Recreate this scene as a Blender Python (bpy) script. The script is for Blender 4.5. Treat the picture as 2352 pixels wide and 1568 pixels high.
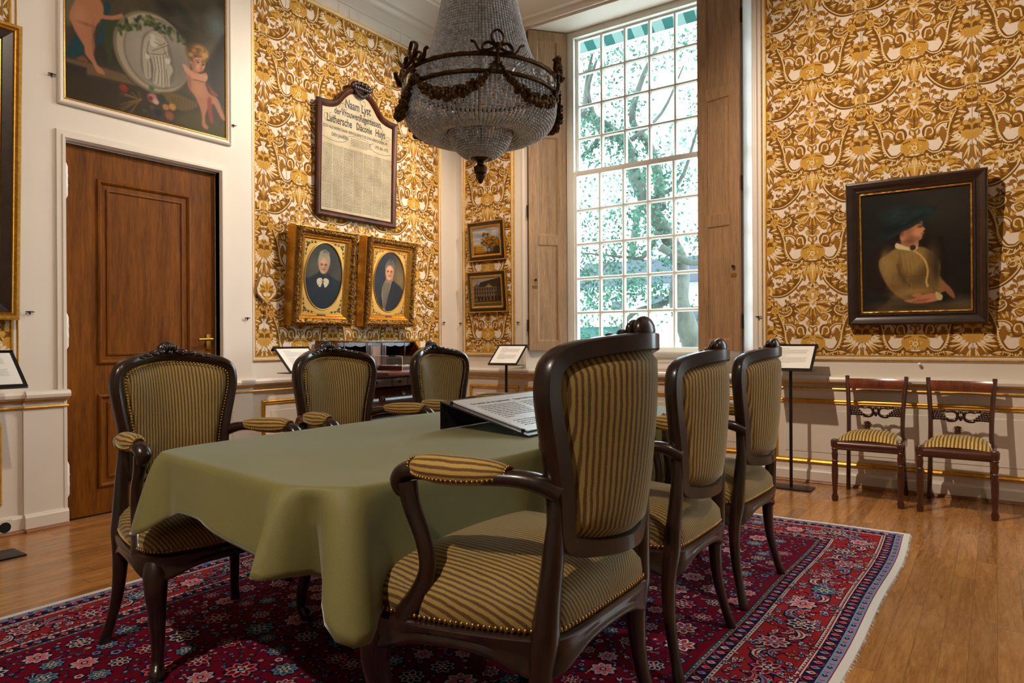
import bpy, bmesh, math, random
import numpy as np
from mathutils import Vector, Matrix, Euler
from math import sin, cos, pi, radians, atan2, sqrt

for _o in list(bpy.data.objects):
    bpy.data.objects.remove(_o, do_unlink=True)
scene = bpy.context.scene
COL = scene.collection

# ------------------------------------------------------------------ camera
cd = bpy.data.cameras.new('camera'); cam = bpy.data.objects.new('camera', cd); COL.objects.link(cam)
cd.sensor_width = 36.0; cd.sensor_fit = 'HORIZONTAL'; cd.lens = 24.103
cd.clip_start = 0.05; cd.clip_end = 200
_yaw, _pitch, _roll = 0.614757, -0.000749, -0.005223
_F = Vector((-sin(_yaw), cos(_yaw), 0)); _R = Vector((cos(_yaw), sin(_yaw), 0)); _U = Vector((0, 0, 1))
_F2 = _F*cos(_pitch) + _U*sin(_pitch); _U2 = _U*cos(_pitch) - _F*sin(_pitch)
_R3 = _R*cos(_roll) + _U2*sin(_roll); _U3 = _U2*cos(_roll) - _R*sin(_roll)
_m = Matrix((_R3, _U3, -_F2)).transposed().to_4x4(); _m.translation = Vector((0, 0, 1.10))
cam.matrix_world = _m
scene.camera = cam

# ------------------------------------------------------------------ world, lamps, exposure
scene.view_settings.view_transform = 'Standard'; scene.view_settings.look = 'None'
scene.view_settings.gamma = 1.0; scene.view_settings.use_curve_mapping = False
scene.view_settings.exposure = 0.0
scene.cycles.use_denoising = True
scene.cycles.max_bounces = 8; scene.cycles.diffuse_bounces = 4; scene.cycles.glossy_bounces = 4
scene.cycles.transmission_bounces = 6; scene.cycles.transparent_max_bounces = 12
scene.cycles.caustics_reflective = False; scene.cycles.caustics_refractive = False
scene.cycles.sample_clamp_indirect = 6.0
w = bpy.data.worlds.new('daylight'); scene.world = w; w.use_nodes = True
_bg = w.node_tree.nodes['Background']
_bg.inputs['Color'].default_value = (0.74, 0.90, 1.0, 1); _bg.inputs['Strength'].default_value = 10.0

def spot(name, loc, target, power, angle, blend=0.6, color=(1.0, 0.78, 0.56), radius=0.035):
    l = bpy.data.lights.new(name, 'SPOT'); l.energy = power; l.color = color
    l.spot_size = radians(angle); l.spot_blend = blend; l.shadow_soft_size = radius
    o = bpy.data.objects.new(name, l); COL.objects.link(o); o.location = loc
    o.rotation_euler = (Vector(target)-Vector(loc)).to_track_quat('-Z', 'Y').to_euler()
    return o
WARM = (1.0, 0.83, 0.66)
spot('ceiling_spot_portrait', (-1.9, 2.5, 4.05), (-0.3, 5.6, 1.7), 540, 76, 0.9, WARM)
spot('ceiling_spot_window_wall', (-2.7, 3.4, 4.1), (-3.9, 5.64, 1.5), 260, 70, 0.9, WARM)
spot('ceiling_spot_register', (-2.1, 4.75, 4.1), (-4.7, 3.9, 1.8), 450, 84, 0.9, WARM)
spot('ceiling_spot_table', (-1.0, -1.3, 3.9), (-1.75, 1.25, 0.6), 440, 50, 0.8, WARM)
spot('ceiling_spot_door', (-0.6, 0.8, 4.2), (-4.6, 1.6, 2.4), 330, 80, 1.0, WARM)
spot('fill_spot_floor', (1.2, 2.2, 4.1), (0.3, 3.2, 0), 260, 66, 0.9, WARM)  # added fill without a known fixture, brightens the right floor

# ------------------------------------------------------------------ mesh builder
class MB:
    def __init__(s):
        s.v = []; s.f = []; s.mi = []; s.su = []; s.col = None
    def _add(s, vs, fs, mi=0, su=None):
        b = len(s.v)
        s.v.extend([tuple(map(float, p)) for p in vs])
        s.f.extend([tuple(b+i for i in f) for f in fs]); s.mi.extend([mi]*len(fs))
        s.su.extend(list(su) if su is not None else [0.0]*len(vs))
        return s
    def box(s, lo, hi, mi=0, bev=0.0, M=None):
        x0, y0, z0 = lo; x1, y1, z1 = hi
        if bev <= 0:
            vs = [(x0,y0,z0),(x1,y0,z0),(x1,y1,z0),(x0,y1,z0),(x0,y0,z1),(x1,y0,z1),(x1,y1,z1),(x0,y1,z1)]
            fs = [(0,3,2,1),(4,5,6,7),(0,1,5,4),(1,2,6,5),(2,3,7,6),(3,0,4,7)]
        else:
            bm = bmesh.new(); bmesh.ops.create_cube(bm, size=1)
            for q in bm.verts: q.co = Vector(((x0+x1)/2+q.co.x*(x1-x0), (y0+y1)/2+q.co.y*(y1-y0), (z0+z1)/2+q.co.z*(z1-z0)))
            bmesh.ops.bevel(bm, geom=list(bm.edges), offset=min(bev, .45*min(x1-x0, y1-y0, z1-z0)), segments=2, profile=.6, affect='EDGES')
            bm.verts.index_update(); vs = [q.co[:] for q in bm.verts]; fs = [[q.index for q in f.verts] for f in bm.faces]; bm.free()
        if M is not None: vs = [tuple(M @ Vector(p)) for p in vs]
        return s._add(vs, fs, mi)
    def tube(s, path, r, seg=10, mi=0, closed=False, cap=True, sq=None):
        P = [Vector(p) for p in path]; n = len(P)
        rs = r if hasattr(r, '__len__') else [r]*n
        vs = []; nrm = None
        for i in range(n):
            t = (P[(i+1) % n]-P[i-1]) if closed else (P[min(i+1, n-1)]-P[max(i-1, 0)])
            t = t.normalized() if t.length > 1e-9 else Vector((0, 0, 1))
            if nrm is None:
                a = Vector((0, 0, 1)) if abs(t.z) < .9 else Vector((1, 0, 0))
                nrm = (a-t*a.dot(t)).normalized()
            else:
                nn = nrm-t*nrm.dot(t)
                nrm = nn.normalized() if nn.length > 1e-6 else nrm
            b = t.cross(nrm)
            ra, rb = rs[i] if hasattr(rs[i], '__len__') else (rs[i], rs[i])
            for k in range(seg):
                a = 2*pi*k/seg
                vs.append(P[i]+nrm*cos(a)*ra+b*sin(a)*rb)
        fs = []
        for i in range(n if closed else n-1):
            j = (i+1) % n
            for k in range(seg):
                l = (k+1) % seg
                fs.append((i*seg+k, i*seg+l, j*seg+l, j*seg+k))
        if cap and not closed:
            fs.append(tuple(range(seg))[::-1]); fs.append(tuple((n-1)*seg+k for k in range(seg)))
        return s._add(vs, fs, mi)
    def lathe(s, prof, seg=16, center=(0, 0, 0), mi=0, M=None):
        vs = []; n = len(prof); c = Vector(center)
        for r, z in prof:
            for k in range(seg):
                a = 2*pi*k/seg; p = Vector((r*cos(a), r*sin(a), z))
                vs.append((M @ p if M is not None else p)+c)
        fs = [(i*seg+k, i*seg+(k+1) % seg, (i+1)*seg+(k+1) % seg, (i+1)*seg+k) for i in range(n-1) for k in range(seg)]
        fs.append(tuple(range(seg))[::-1]); fs.append(tuple((n-1)*seg+k for k in range(seg)))
        return s._add(vs, fs, mi)
    def loft(s, rings, mi=0, closed=True, cap=True, su=None):
        n = len(rings[0]); vs = [p for r in rings for p in r]; fs = []
        for i in range(len(rings)-1):
            for k in range(n if closed else n-1):
                l = (k+1) % n
                fs.append((i*n+k, i*n+l, (i+1)*n+l, (i+1)*n+k))
        if cap and closed:
            fs.append(tuple(range(n))[::-1]); fs.append(tuple((len(rings)-1)*n+k for k in range(n)))
        return s._add(vs, fs, mi, su)
    def prism(s, poly, f0, f1, mi=0):
        """poly: 2-D outline; f0/f1 map (u,v) to the two faces"""
        n = len(poly); vs = [f0(*p) for p in poly]+[f1(*p) for p in poly]
        fs = [tuple(range(n))[::-1], tuple(range(n, 2*n))]+[(i, (i+1) % n, n+(i+1) % n, n+i) for i in range(n)]
        return s._add(vs, fs, mi)
    def frame(s, u0, v0, u1, v1, prof, f, mi=0, sub=1, jit=0.0, rnd=None):
        """mitred rectangular frame; prof = [(inset, height)...] from the outer edge in; f(u,v,h) -> xyz"""
        cor = [(u0, v0), (u1, v0), (u1, v1), (u0, v1)]; sg = [(1, 1), (-1, 1), (-1, -1), (1, -1)]
        for e in range(4):
            a, b = cor[e], cor[(e+1) % 4]; sa, sb = sg[e], sg[(e+1) % 4]
            rings = []
            for q in range(sub+1):
                t = q/sub; ring = []
                for (i, h) in prof:
                    pa = (a[0]+sa[0]*i, a[1]+sa[1]*i); pb = (b[0]+sb[0]*i, b[1]+sb[1]*i)
                    ring.append(f(pa[0]+(pb[0]-pa[0])*t, pa[1]+(pb[1]-pa[1])*t, h+(jit*rnd.uniform(-1, 1) if (jit and 0 < q < sub) else 0)))
                rings.append(ring)
            s.loft(rings, mi, closed=False, cap=False)
        return s
    def grid(s, nu, nv, fn, mi=0, su=None):
        vs = [fn(i/(nu-1), j/(nv-1)) for j in range(nv) for i in range(nu)]
        fs = [(j*nu+i, j*nu+i+1, (j+1)*nu+i+1, (j+1)*nu+i) for j in range(nv-1) for i in range(nu-1)]
        return s._add(vs, fs, mi, [su(i/(nu-1), j/(nv-1)) for j in range(nv) for i in range(nu)] if su else None)
    def ball(s, c, r, seg=8, ring=5, mi=0, sc=(1, 1, 1), half=False):
        prof = []
        for i in range(ring+1):
            a = (pi/2 if half else pi)*i/ring
            prof.append((max(1e-4, sin(a)*r), cos(a)*r))
        vs = []
        for (rr, z) in prof:
            for k in range(seg):
                a = 2*pi*k/seg; vs.append((c[0]+rr*cos(a)*sc[0], c[1]+rr*sin(a)*sc[1], c[2]+z*sc[2]))
        fs = [(i*seg+k, (i+1)*seg+k, (i+1)*seg+(k+1) % seg, i*seg+(k+1) % seg) for i in range(ring) for k in range(seg)]
        return s._add(vs, fs, mi)
    def xf(s, M, start=0):
        for i in range(start, len(s.v)): s.v[i] = tuple(M @ Vector(s.v[i]))
        return s
    def build(s, name, mats, parent=None, smooth=40, fixn=True):
        me = bpy.data.meshes.new(name); me.from_pydata(s.v, [], s.f)
        mats = mats if isinstance(mats, (list, tuple)) else [mats]
        for m in mats: me.materials.append(m)
        if len(mats) > 1: me.polygons.foreach_set('material_index', s.mi)
        if any(s.su):
            a = me.attributes.new('su', 'FLOAT', 'POINT'); a.data.foreach_set('value', s.su)
        if s.col is not None:
            a = me.color_attributes.new('Col', 'FLOAT_COLOR', 'CORNER')
            cols = np.repeat(np.array(s.col, dtype=np.float32), [len(f) for f in s.f], axis=0)
            a.data.foreach_set('color', np.hstack([cols, np.ones((len(cols), 1), np.float32)]).ravel())
        if fixn:
            bm = bmesh.new(); bm.from_mesh(me); bmesh.ops.recalc_face_normals(bm, faces=list(bm.faces)); bm.to_mesh(me); bm.free()
        if smooth:
            me.polygons.foreach_set('use_smooth', [True]*len(me.polygons))
            me.set_sharp_from_angle(angle=radians(smooth))
        me.update()
        o = bpy.data.objects.new(name, me); COL.objects.link(o)
        if parent is not None: o.parent = parent
        return o

def tag(o, label=None, cat=None, group=None, kind=None):
    if label: o['label'] = label
    if cat: o['category'] = cat
    if group: o['group'] = group
    if kind: o['kind'] = kind
    return o
def thing(name, label, cat, loc=(0, 0, 0), rz=0.0, group=None):
    o = bpy.data.objects.new(name, None); COL.objects.link(o); o.empty_display_size = .05
    o.location = loc; o.rotation_euler = (0, 0, rz)
    return tag(o, label, cat, group)
def struct(o, label=None):
    o['kind'] = 'structure'
    if label: o['label'] = label
    return o
def dup(root, loc, rz, label, group=None):
    r = root.copy(); COL.objects.link(r); r.location = loc; r.rotation_euler = (0, 0, rz); r['label'] = label
    if group: r['group'] = group
    for ch in list(root.children):
        c = ch.copy(); COL.objects.link(c); c.parent = r
        for g in list(ch.children):
            d = g.copy(); COL.objects.link(d); d.parent = c
    return r

def catmull(pts, n=8, closed=False):
    P = [Vector(p) for p in pts]; out = []; N = len(P)
    for i in range(N if closed else N-1):
        p0 = P[(i-1) % N] if closed or i > 0 else P[0]*2-P[1]
        p1 = P[i]; p2 = P[(i+1) % N]
        p3 = P[(i+2) % N] if closed or i+2 < N else P[-1]*2-P[-2]
        for k in range(n):
            t = k/n
            out.append(0.5*((2*p1)+(p2-p0)*t+(2*p0-5*p1+4*p2-p3)*t*t+(3*p1-p0-3*p2+p3)*t**3))
    if not closed: out.append(P[-1])
    return out

# ------------------------------------------------------------------ materials
def lin(r, g, b):
    f = lambda c: (c/255/12.92) if c/255 <= .04045 else ((c/255+.055)/1.055)**2.4
    return (f(r), f(g), f(b))
def c4(c): return (c[0], c[1], c[2], 1.0)
class NT:
    def __init__(s, name):
        s.m = bpy.data.materials.new(name); s.m.use_nodes = True; s.t = s.m.node_tree
        s.b = s.t.nodes['Principled BSDF']
    def n(s, typ, **kw):
        x = s.t.nodes.new(typ)
        for k, v in kw.items(): setattr(x, k, v)
        return x
    def l(s, a, b): s.t.links.new(a, b)
    def set(s, **kw):
        for k, v in kw.items():
            s.b.inputs[k.replace('_', ' ')].default_value = v
        return s
    def coords(s, scale=(1, 1, 1), src='Object'):
        tc = s.n('ShaderNodeTexCoord'); mp = s.n('ShaderNodeMapping'); mp.inputs['Scale'].default_value = scale
        s.l(tc.outputs[src], mp.inputs['Vector']); return mp.outputs['Vector']
    def noise(s, vec, scale, detail=4, rough=.55, dist=0.0):
        x = s.n('ShaderNodeTexNoise'); x.inputs['Scale'].default_value = scale; x.inputs['Detail'].default_value = detail
        x.inputs['Roughness'].default_value = rough; x.inputs['Distortion'].default_value = dist
        s.l(vec, x.inputs['Vector']); return x.outputs['Fac']
    def ramp(s, fac, stops):
        r = s.n('ShaderNodeValToRGB'); e = r.color_ramp.elements
        while len(e) < len(stops): e.new(.5)
        for q, (p, c) in zip(e, stops): q.position = p; q.color = c4(c)
        s.l(fac, r.inputs['Fac']); return r.outputs['Color']
    def math(s, op, a, b=None):
        x = s.n('ShaderNodeMath', operation=op)
        for i, q in enumerate((a, b)):
            if q is None: continue
            if isinstance(q, (int, float)): x.inputs[i].default_value = q
            else: s.l(q, x.inputs[i])
        return x.outputs[0]
    def mix(s, fac, a, b, mode='MIX'):
        x = s.n('ShaderNodeMix', data_type='RGBA', blend_type=mode)
        for i, q in ((0, fac), (6, a), (7, b)):
            if isinstance(q, (int, float)): x.inputs[i].default_value = q
            elif isinstance(q, tuple): x.inputs[i].default_value = c4(q)
            else: s.l(q, x.inputs[i])
        return x.outputs[2]
    def color(s, c): s.l(c, s.b.inputs['Base Color']); return s
    def bump(s, h, strength=.2, dist=.01):
        x = s.n('ShaderNodeBump'); x.inputs['Strength'].default_value = strength; x.inputs['Distance'].default_value = dist
        s.l(h, x.inputs['Height']); s.l(x.outputs['Normal'], s.b.inputs['Normal']); return s

def plain(name, c, rough=.5, metal=0.0, var=.12, scale=14, bump=0.0, coat=0.0, stretch=(1, 1, 1)):
    t = NT(name); v = t.coords(stretch); f = t.noise(v, scale)
    t.color(t.ramp(f, [(.3, tuple(q*(1-var) for q in c)), (.7, tuple(min(1, q*(1+var)) for q in c))]))
    t.set(Roughness=rough, Metallic=metal)
    if coat: t.set(Coat_Weight=coat, Coat_Roughness=.08)
    if bump: t.bump(f, bump, .004)
    return t.m
def wood(name, dark, light, rough=.35, scale=3.0, axis=2, coat=0.0, bump=.05, stretch=14, spec=.5):
    t = NT(name); t.b.inputs['Specular IOR Level'].default_value = spec; sc = [stretch]*3; sc[axis] = 1.0
    v = t.coords(tuple(sc)); f = t.noise(v, scale, 6, .62, .6); g = t.noise(v, scale*6, 3, .6)
    c = t.ramp(f, [(.3, dark), (.5, tuple((a+b)/2 for a, b in zip(dark, light))), (.72, light)])
    c = t.mix(.28, c, t.ramp(g, [(.35, tuple(q*.55 for q in dark)), (.65, light)]))
    t.color(c).set(Roughness=rough)
    if coat: t.set(Coat_Weight=coat, Coat_Roughness=.1)
    t.bump(g, bump, .002)
    return t.m
M = {}
M['wall'] = plain('wall_paint', lin(222, 210, 196), .45, var=.02, scale=3)
M['paint'] = plain('woodwork_paint', lin(220, 208, 194), .38, var=.02, scale=4)
M['winpaint'] = plain('window_paint', lin(226, 222, 212), .35, var=.02)
M['ceil'] = plain('ceiling_plaster', lin(232, 228, 222), .6, var=.015, scale=2)
M['gilt'] = plain('gilding', lin(206, 152, 62), .32, .85, var=.25, scale=60, bump=.15)
M['giltline'] = plain('gilt_line', lin(208, 152, 50), .38, .6, var=.2, scale=30)
M['oldgilt'] = plain('old_gilding', lin(128, 88, 36), .38, .85, var=.5, scale=90, bump=.4)
M['rosewood'] = wood('dark_rosewood', lin(17, 8, 5), lin(48, 24, 14), .30, 2.5, 2, .35, .06)
M['mahogany'] = wood('mahogany', lin(44, 17, 10), lin(88, 40, 20), .28, 2.2, 0, .5, .03)
M['darkmahogany'] = wood('dark_mahogany', lin(34, 13, 8), lin(66, 28, 15), .25, 2.2, 2, .5, .03)
M['doorwood'] = wood('oak_door', lin(80, 40, 3), lin(134, 78, 14), .5, 1.6, 2, .0, .05, 10, .15)
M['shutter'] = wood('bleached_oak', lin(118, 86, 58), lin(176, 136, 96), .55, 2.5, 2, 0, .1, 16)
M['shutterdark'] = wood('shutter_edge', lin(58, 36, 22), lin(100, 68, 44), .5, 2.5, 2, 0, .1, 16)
M['black'] = plain('black_steel', lin(22, 22, 24), .4, .3, var=.2)
M['blackframe'] = plain('ebonised_wood', lin(24, 16, 10), .35, coat=.3)
M['ebony'] = wood('ebonised_frame', lin(16, 9, 6), lin(58, 32, 16), .28, 2.0, 2, .5, .03, 8)
M['bronze'] = plain('patinated_bronze', lin(84, 60, 32), .42, .8, var=.5, scale=60, bump=.5)
M['brass'] = plain('brass', lin(170, 128, 62), .3, .95, var=.15)
M['iron'] = plain('old_iron', lin(52, 44, 38), .45, .7, var=.3)
M['steel'] = plain('wire', lin(176, 172, 164), .4, .7)
M['paper'] = plain('printed_card', lin(232, 228, 220), .5, var=.01)
M['ink'] = plain('ink', lin(38, 36, 34), .7)
M['greyink'] = plain('grey_ink', lin(128, 124, 118), .7)
M['white'] = plain('white_plastic', lin(235, 233, 228), .4, var=.02)

def velvet(name, gold, brown, period):
    t = NT(name); at = t.n('ShaderNodeAttribute', attribute_name='su')
    v = t.coords(); wob = t.noise(v, 22, 2)
    u = t.math('ADD', t.math('MULTIPLY', at.outputs['Fac'], 1.0/period), t.math('MULTIPLY', wob, .35))
    sn = t.math('SINE', t.math('MULTIPLY', u, 2*pi))
    fine = t.noise(v, 420, 2, .7)
    k = t.math('ADD', sn, t.math('MULTIPLY', t.math('SUBTRACT', fine, .5), 1.6))
    col = t.ramp(t.math('ADD', t.math('MULTIPLY', k, .5), .5), [(.25, brown), (.62, gold)])
    big = t.noise(v, 5, 3)
    col = t.mix(1.0, col, t.ramp(big, [(.3, (.78, .78, .78)), (.7, (1, 1, 1))]), 'MULTIPLY')
    t.color(col).set(Roughness=.75, Sheen_Weight=.45, Sheen_Roughness=.35)
    t.b.inputs['Sheen Tint'].default_value = (.85, .9, .7, 1)
    t.bump(fine, .25, .002)
    return t.m
M['velvet'] = velvet('striped_velvet', lin(160, 134, 70), lin(96, 64, 22), .0124)
M['velvetside'] = velvet('striped_velvet_yellow', lin(186, 152, 74), lin(100, 66, 24), .0155)

def vcol(name, rough=.6, spec=.3, bump=None):
    t = NT(name); a = t.n('ShaderNodeVertexColor', layer_name='Col')
    t.color(a.outputs['Color']).set(Roughness=rough); t.b.inputs['Specular IOR Level'].default_value = spec
    if bump:
        v = t.coords(); t.bump(t.noise(v, bump[0], 3, .6), bump[1], .002)
    return t.m
M['vcloth'] = vcol('woven_wallcovering', .8, .15, (700, .15))
M['vrug'] = vcol('wool_pile', .95, .05, (260, .5))
M['vpaint'] = vcol('oil_paint', .42, .16, (150, .08))
# ------------------------------------------------------------------ flat pattern art (woven / printed motifs as real thin pile)
class Art:
    def __init__(s): s.p = []
    def poly(s, pts, col, layer): s.p.append((np.array(pts, float), col, layer)); return s
    def ell(s, x, y, rx, ry, col, layer, rot=0, n=12):
        a = np.linspace(0, 2*pi, n, endpoint=False); X = rx*np.cos(a); Y = ry*np.sin(a)
        return s.poly(np.c_[x+X*cos(rot)-Y*sin(rot), y+X*sin(rot)+Y*cos(rot)], col, layer)
    def petal(s, x, y, L, wd, rot, col, layer, n=5, tip=.35):
        t = np.linspace(0, 1, n+2); ww = wd*np.sin(pi*t**(.5+tip))
        X = np.r_[t*L, (t*L)[::-1][1:-1]]; Y = np.r_[ww, -ww[::-1][1:-1]]
        return s.poly(np.c_[x+X*cos(rot)-Y*sin(rot), y+X*sin(rot)+Y*cos(rot)], col, layer)
    def flower(s, x, y, r, n, cols, layer, rot=0, k=.55):
        for i in range(n): s.petal(x, y, r, r*k, rot+2*pi*i/n, cols[0], layer+.00002*i)
        s.ell(x, y, r*.36, r*.36, cols[1], layer+.0006)
        if len(cols) > 2: s.ell(x, y, r*.17, r*.17, cols[2], layer+.0009, n=8)
        return s
    def stroke(s, pts, w, col, layer, n=6, sm=True):
        P = np.array([q[:2] for q in (catmull([(p[0], p[1], 0) for p in pts], n) if sm else [Vector((p[0], p[1], 0)) for p in pts])])
        N = len(P); t = np.gradient(P, axis=0); t /= np.linalg.norm(t, axis=1)[:, None]+1e-9
        nn = np.c_[-t[:, 1], t[:, 0]]
        W = np.interp(np.linspace(0, 1, N), np.linspace(0, 1, len(w)), w) if hasattr(w, '__len__') else np.full(N, w)
        for i in range(N-1):
            s.poly([P[i]+nn[i]*W[i], P[i+1]+nn[i+1]*W[i+1], P[i+1]-nn[i+1]*W[i+1], P[i]-nn[i]*W[i]], col, layer)
        return P, nn, W
    def acanthus(s, pts, w, cols, layer, lobes=7, side=1, n=6):
        """leafy scroll: a band with feathered lobes on one side and pale veins"""
        P, nn, W = s.stroke(pts, w, cols[0], layer, n)
        N = len(P)
        for k in range(lobes):
            i = int((k+.3)/lobes*(N-1)); d = nn[i]*side; t = P[min(i+1, N-1)]-P[max(i-1, 0)]
            a = atan2(d[1], d[0])*1.0; ta = atan2(t[1], t[0])
            s.petal(P[i][0], P[i][1], W[i]*2.1, W[i]*.90, a+.55*(1 if side < 0 else -1)*(-1), cols[0], layer+.00004)
            s.petal(P[i][0]+d[0]*W[i]*.1, P[i][1]+d[1]*W[i]*.1, W[i]*1.6, W[i]*.20, a+.55*(1 if side < 0 else -1)*(-1), cols[2], layer+.0003)
            s.petal(P[i][0]+d[0]*W[i]*.2, P[i][1]+d[1]*W[i]*.2, W[i]*1.65, W[i]*.38, a+.15, cols[1], layer+.0002)
        s.stroke([P[i]-nn[i]*W[i]*side*.55 for i in range(0, N, max(1, N//8))], [q*.16 for q in (W[0], W[N//2], W[-1])], cols[2], layer+.0004, 4)
        return s
    def mirror(s):
        q = [(np.c_[-p[:, 0], p[:, 1]], c, l+.00001) for p, c, l in s.p]; s.p += q; return s

def clip(poly, lo, hi):
    P = [tuple(p) for p in poly]
    for ax in (0, 1):
        for sgn, lim in ((1, lo[ax]), (-1, hi[ax])):
            out = []
            for i in range(len(P)):
                a, b = P[i], P[(i+1) % len(P)]
                ia, ib = sgn*(a[ax]-lim) >= 0, sgn*(b[ax]-lim) >= 0
                if ia: out.append(a)
                if ia != ib:
                    t = (lim-a[ax])/(b[ax]-a[ax]); out.append((a[0]+t*(b[0]-a[0]), a[1]+t*(b[1]-a[1])))
            P = out
            if len(P) < 3: return []
    return P

CREAM, GOLD, PALE, BROWN, DARK = lin(224, 206, 186), lin(196, 148, 62), lin(222, 192, 138), lin(146, 98, 30), lin(118, 76, 20)
def damask():
    A = Art(); B3 = (BROWN, GOLD, PALE); D3 = (DARK, BROWN, PALE); L = .0003
    # S-shaped acanthus from the vase up towards the lower fan, and its fuller twin below
    A.acanthus([(.335,-.285),(.285,-.305),(.215,-.295),(.150,-.25),(.100,-.19),(.090,-.150),(.118,-.135),(.140,-.160),(.124,-.178)], [.014,.026,.034,.034,.028,.020,.017,.014,.010], D3, L, 10, -1)
    A.acanthus([(.320,.375),(.315,.31),(.285,.245),(.225,.200),(.165,.215),(.140,.262),(.165,.300),(.200,.288),(.192,.258)], [.014,.030,.036,.036,.032,.024,.019,.015,.010], D3, L, 10, 1)
    A.acanthus([(.335,-.33),(.300,-.37),(.262,-.415),(.205,-.44),(.160,-.42)], [.012,.020,.022,.018,.012], B3, L-.0001, 6, -1)
    # big C scroll
    A.acanthus([(.262,.225),(.235,.15),(.222,.08),(.208,.01),(.165,-.058),(.105,-.060),(.070,-.025)], [.020,.032,.036,.036,.036,.028,.018], D3, L+.0001, 11, 1)
    A.acanthus([(.215,.165),(.155,.165),(.112,.130),(.110,.085),(.142,.072),(.160,.100)], [.020,.024,.026,.024,.018,.010], B3, L+.0001, 7, -1)
    A.acanthus([(.058,-.055),(.100,-.105),(.150,-.115),(.185,-.085),(.178,-.058)], [.024,.030,.026,.020,.012], B3, L+.0001, 7, -1)
    A.ell(.088,.095,.040,.054, DARK, L+.0005, .35, 16); A.ell(.088,.095,.027,.038, BROWN, L+.0006, .35, 14); A.stroke([(.064,.070),(.075,.125),(.105,.125),(.112,.09),(.092,.075)], .0050, PALE, L+.0008)
    A.ell(.172,.070,.020,.055, BROWN, L+.0004, .1, 12)
    for k in range(10): t = k/9; A.ell(.182+.018*sin(pi*t), .135-.16*t, .0068, .0068, PALE, L+.0009, n=8)
    for k in range(5): A.ell(.17-.012*k, -.055-.004*k, .006, .006, PALE, L+.0009, n=7)
    # fan under the rosette
    for k, a in enumerate((-1.50, -1.15, -.80, -.45)): A.petal(.010, -.055, (.165,.140,.125,.120)[k], .028, a, (BROWN, GOLD, DARK, BROWN)[k], L+.0002)
    for k, a in enumerate((-1.9, -1.2, -.6)): A.petal(.075, -.155, .060, .018, a, (BROWN, DARK, BROWN)[k], L+.0002); A.petal(.078, -.158, .045, .004, a, PALE, L+.0005)
    for k in range(6): A.petal(.010+.016*k, -.075-.012*k, .050, .0055, -1.5+.22*k, PALE, L+.0006)
    for k in range(6): A.ell(.012+.010*(k % 3), -.115-.016*(k//3), .0045, .0045, PALE, L+.0007, n=6)
    # lotus flower with three florets
    for k, (x, z, a, ln, wd) in enumerate(((.02,.315,.10,.115,.020), (.02,.305,-.20,.120,.022), (.02,.295,-.55,.110,.022), (.01,.285,-.95,.095,.020), (.006,.275,-1.35,.085,.018))):
        A.petal(x, z, ln, wd, a, (GOLD, BROWN, GOLD, BROWN, GOLD)[k], L+.0002); A.petal(x+.01, z, ln*.8, wd*.22, a, (PALE, DARK, PALE, PALE, DARK)[k], L+.0006)
    for k, a in enumerate((.35, .75, 1.15)): A.petal(.010,.335,.055,.016, a, (BROWN, DARK, GOLD)[k], L+.0004)
    A.stroke([(0,.335),(.020,.338),(.038,.356)], .0048, PALE, L+.0007); A.petal(.002,.31,.030,.012, 1.3, PALE, L+.0006)
    A.flower(.034,.388,.023, 6, (GOLD, PALE, DARK), L+.0005); A.petal(.05,.365,.038,.013, .5, BROWN, L+.0004); A.petal(.018,.36,.035,.013, 1.2, BROWN, L+.0003)
    # stem with buds and heart leaves
    A.stroke([(0,.27),(.004,.22),(0,.14)], .0045, DARK, L+.0002); A.stroke([(0,.235),(.02,.205),(.05,.215),(.07,.205)], .0045, BROWN, L+.0002)
    A.petal(.055,.198,.060,.032, .35, BROWN, L+.0004); A.petal(.062,.200,.046,.020, .35, GOLD, L+.0006); A.petal(.062,.200,.044,.004, .35, DARK, L+.0008)
    A.petal(.006,.145,.050,.014, .95, BROWN, L+.0004); A.ell(.036,.160,.014,.020, GOLD, L+.0006, -.5); A.petal(.006,.18,.05,.012, .9, BROWN, L+.0004); A.petal(.004,.09,.055,.022, 1.15, BROWN, L+.0003); A.petal(.004,.088,.048,.009, 1.15, PALE, L+.0006)
    # heart-shaped ground of the rosette
    A.ell(.036,.016,.050,.060, GOLD, L+.0007, .4, 18); A.ell(.040,.018,.036,.044, lin(190, 142, 60), L+.0008, .4, 16)
    for k in range(4): A.ell(.030+.012*k, .052-.004*k, .006, .006, DARK, L+.001, n=8)
    A.stroke([(.075,-.025),(.060,-.050),(.030,-.062),(.0,-.058)], .0055, DARK, L+.0010)
    # palmette half
    X = .34
    for k, a in enumerate((1.95, 2.3, 2.65, 3.0, 3.35, 3.7, 4.05)):
        ln = (.105,.135,.142,.142,.138,.128,.115)[k]; A.petal(X-.018, .015, ln, .030, a, (BROWN, DARK)[k % 2], L+.0002+.00002*k)
        for q in range(3): A.petal(X-.018+cos(a)*ln*(.45+.16*q), .015+sin(a)*ln*(.45+.16*q), .035, .013, a+(.7 if q % 2 else -.7), (DARK, BROWN)[k % 2], L+.0003)
        A.petal(X-.03, .012, ln*.78, .0060, a+.10, PALE, L+.0006)
    for k, a in enumerate((4.35, 4.62)): A.petal(X-.010, -.02, .125, .024, a, BROWN, L+.0004); A.petal(X-.012, -.03, .10, .005, a-.05, PALE, L+.0006)
    for k, a in enumerate((1.65, 2.0, 2.4)): A.petal(X-.006, .07, .085-.010*k, .022, a, (BROWN, GOLD, DARK)[k], L+.0006)
    A.ell(X-.028,.040,.034,.038, GOLD, L+.0008, .3, 16); A.ell(X-.022,.036,.020,.024, lin(190, 142, 60), L+.0009, .3, 12)
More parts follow.
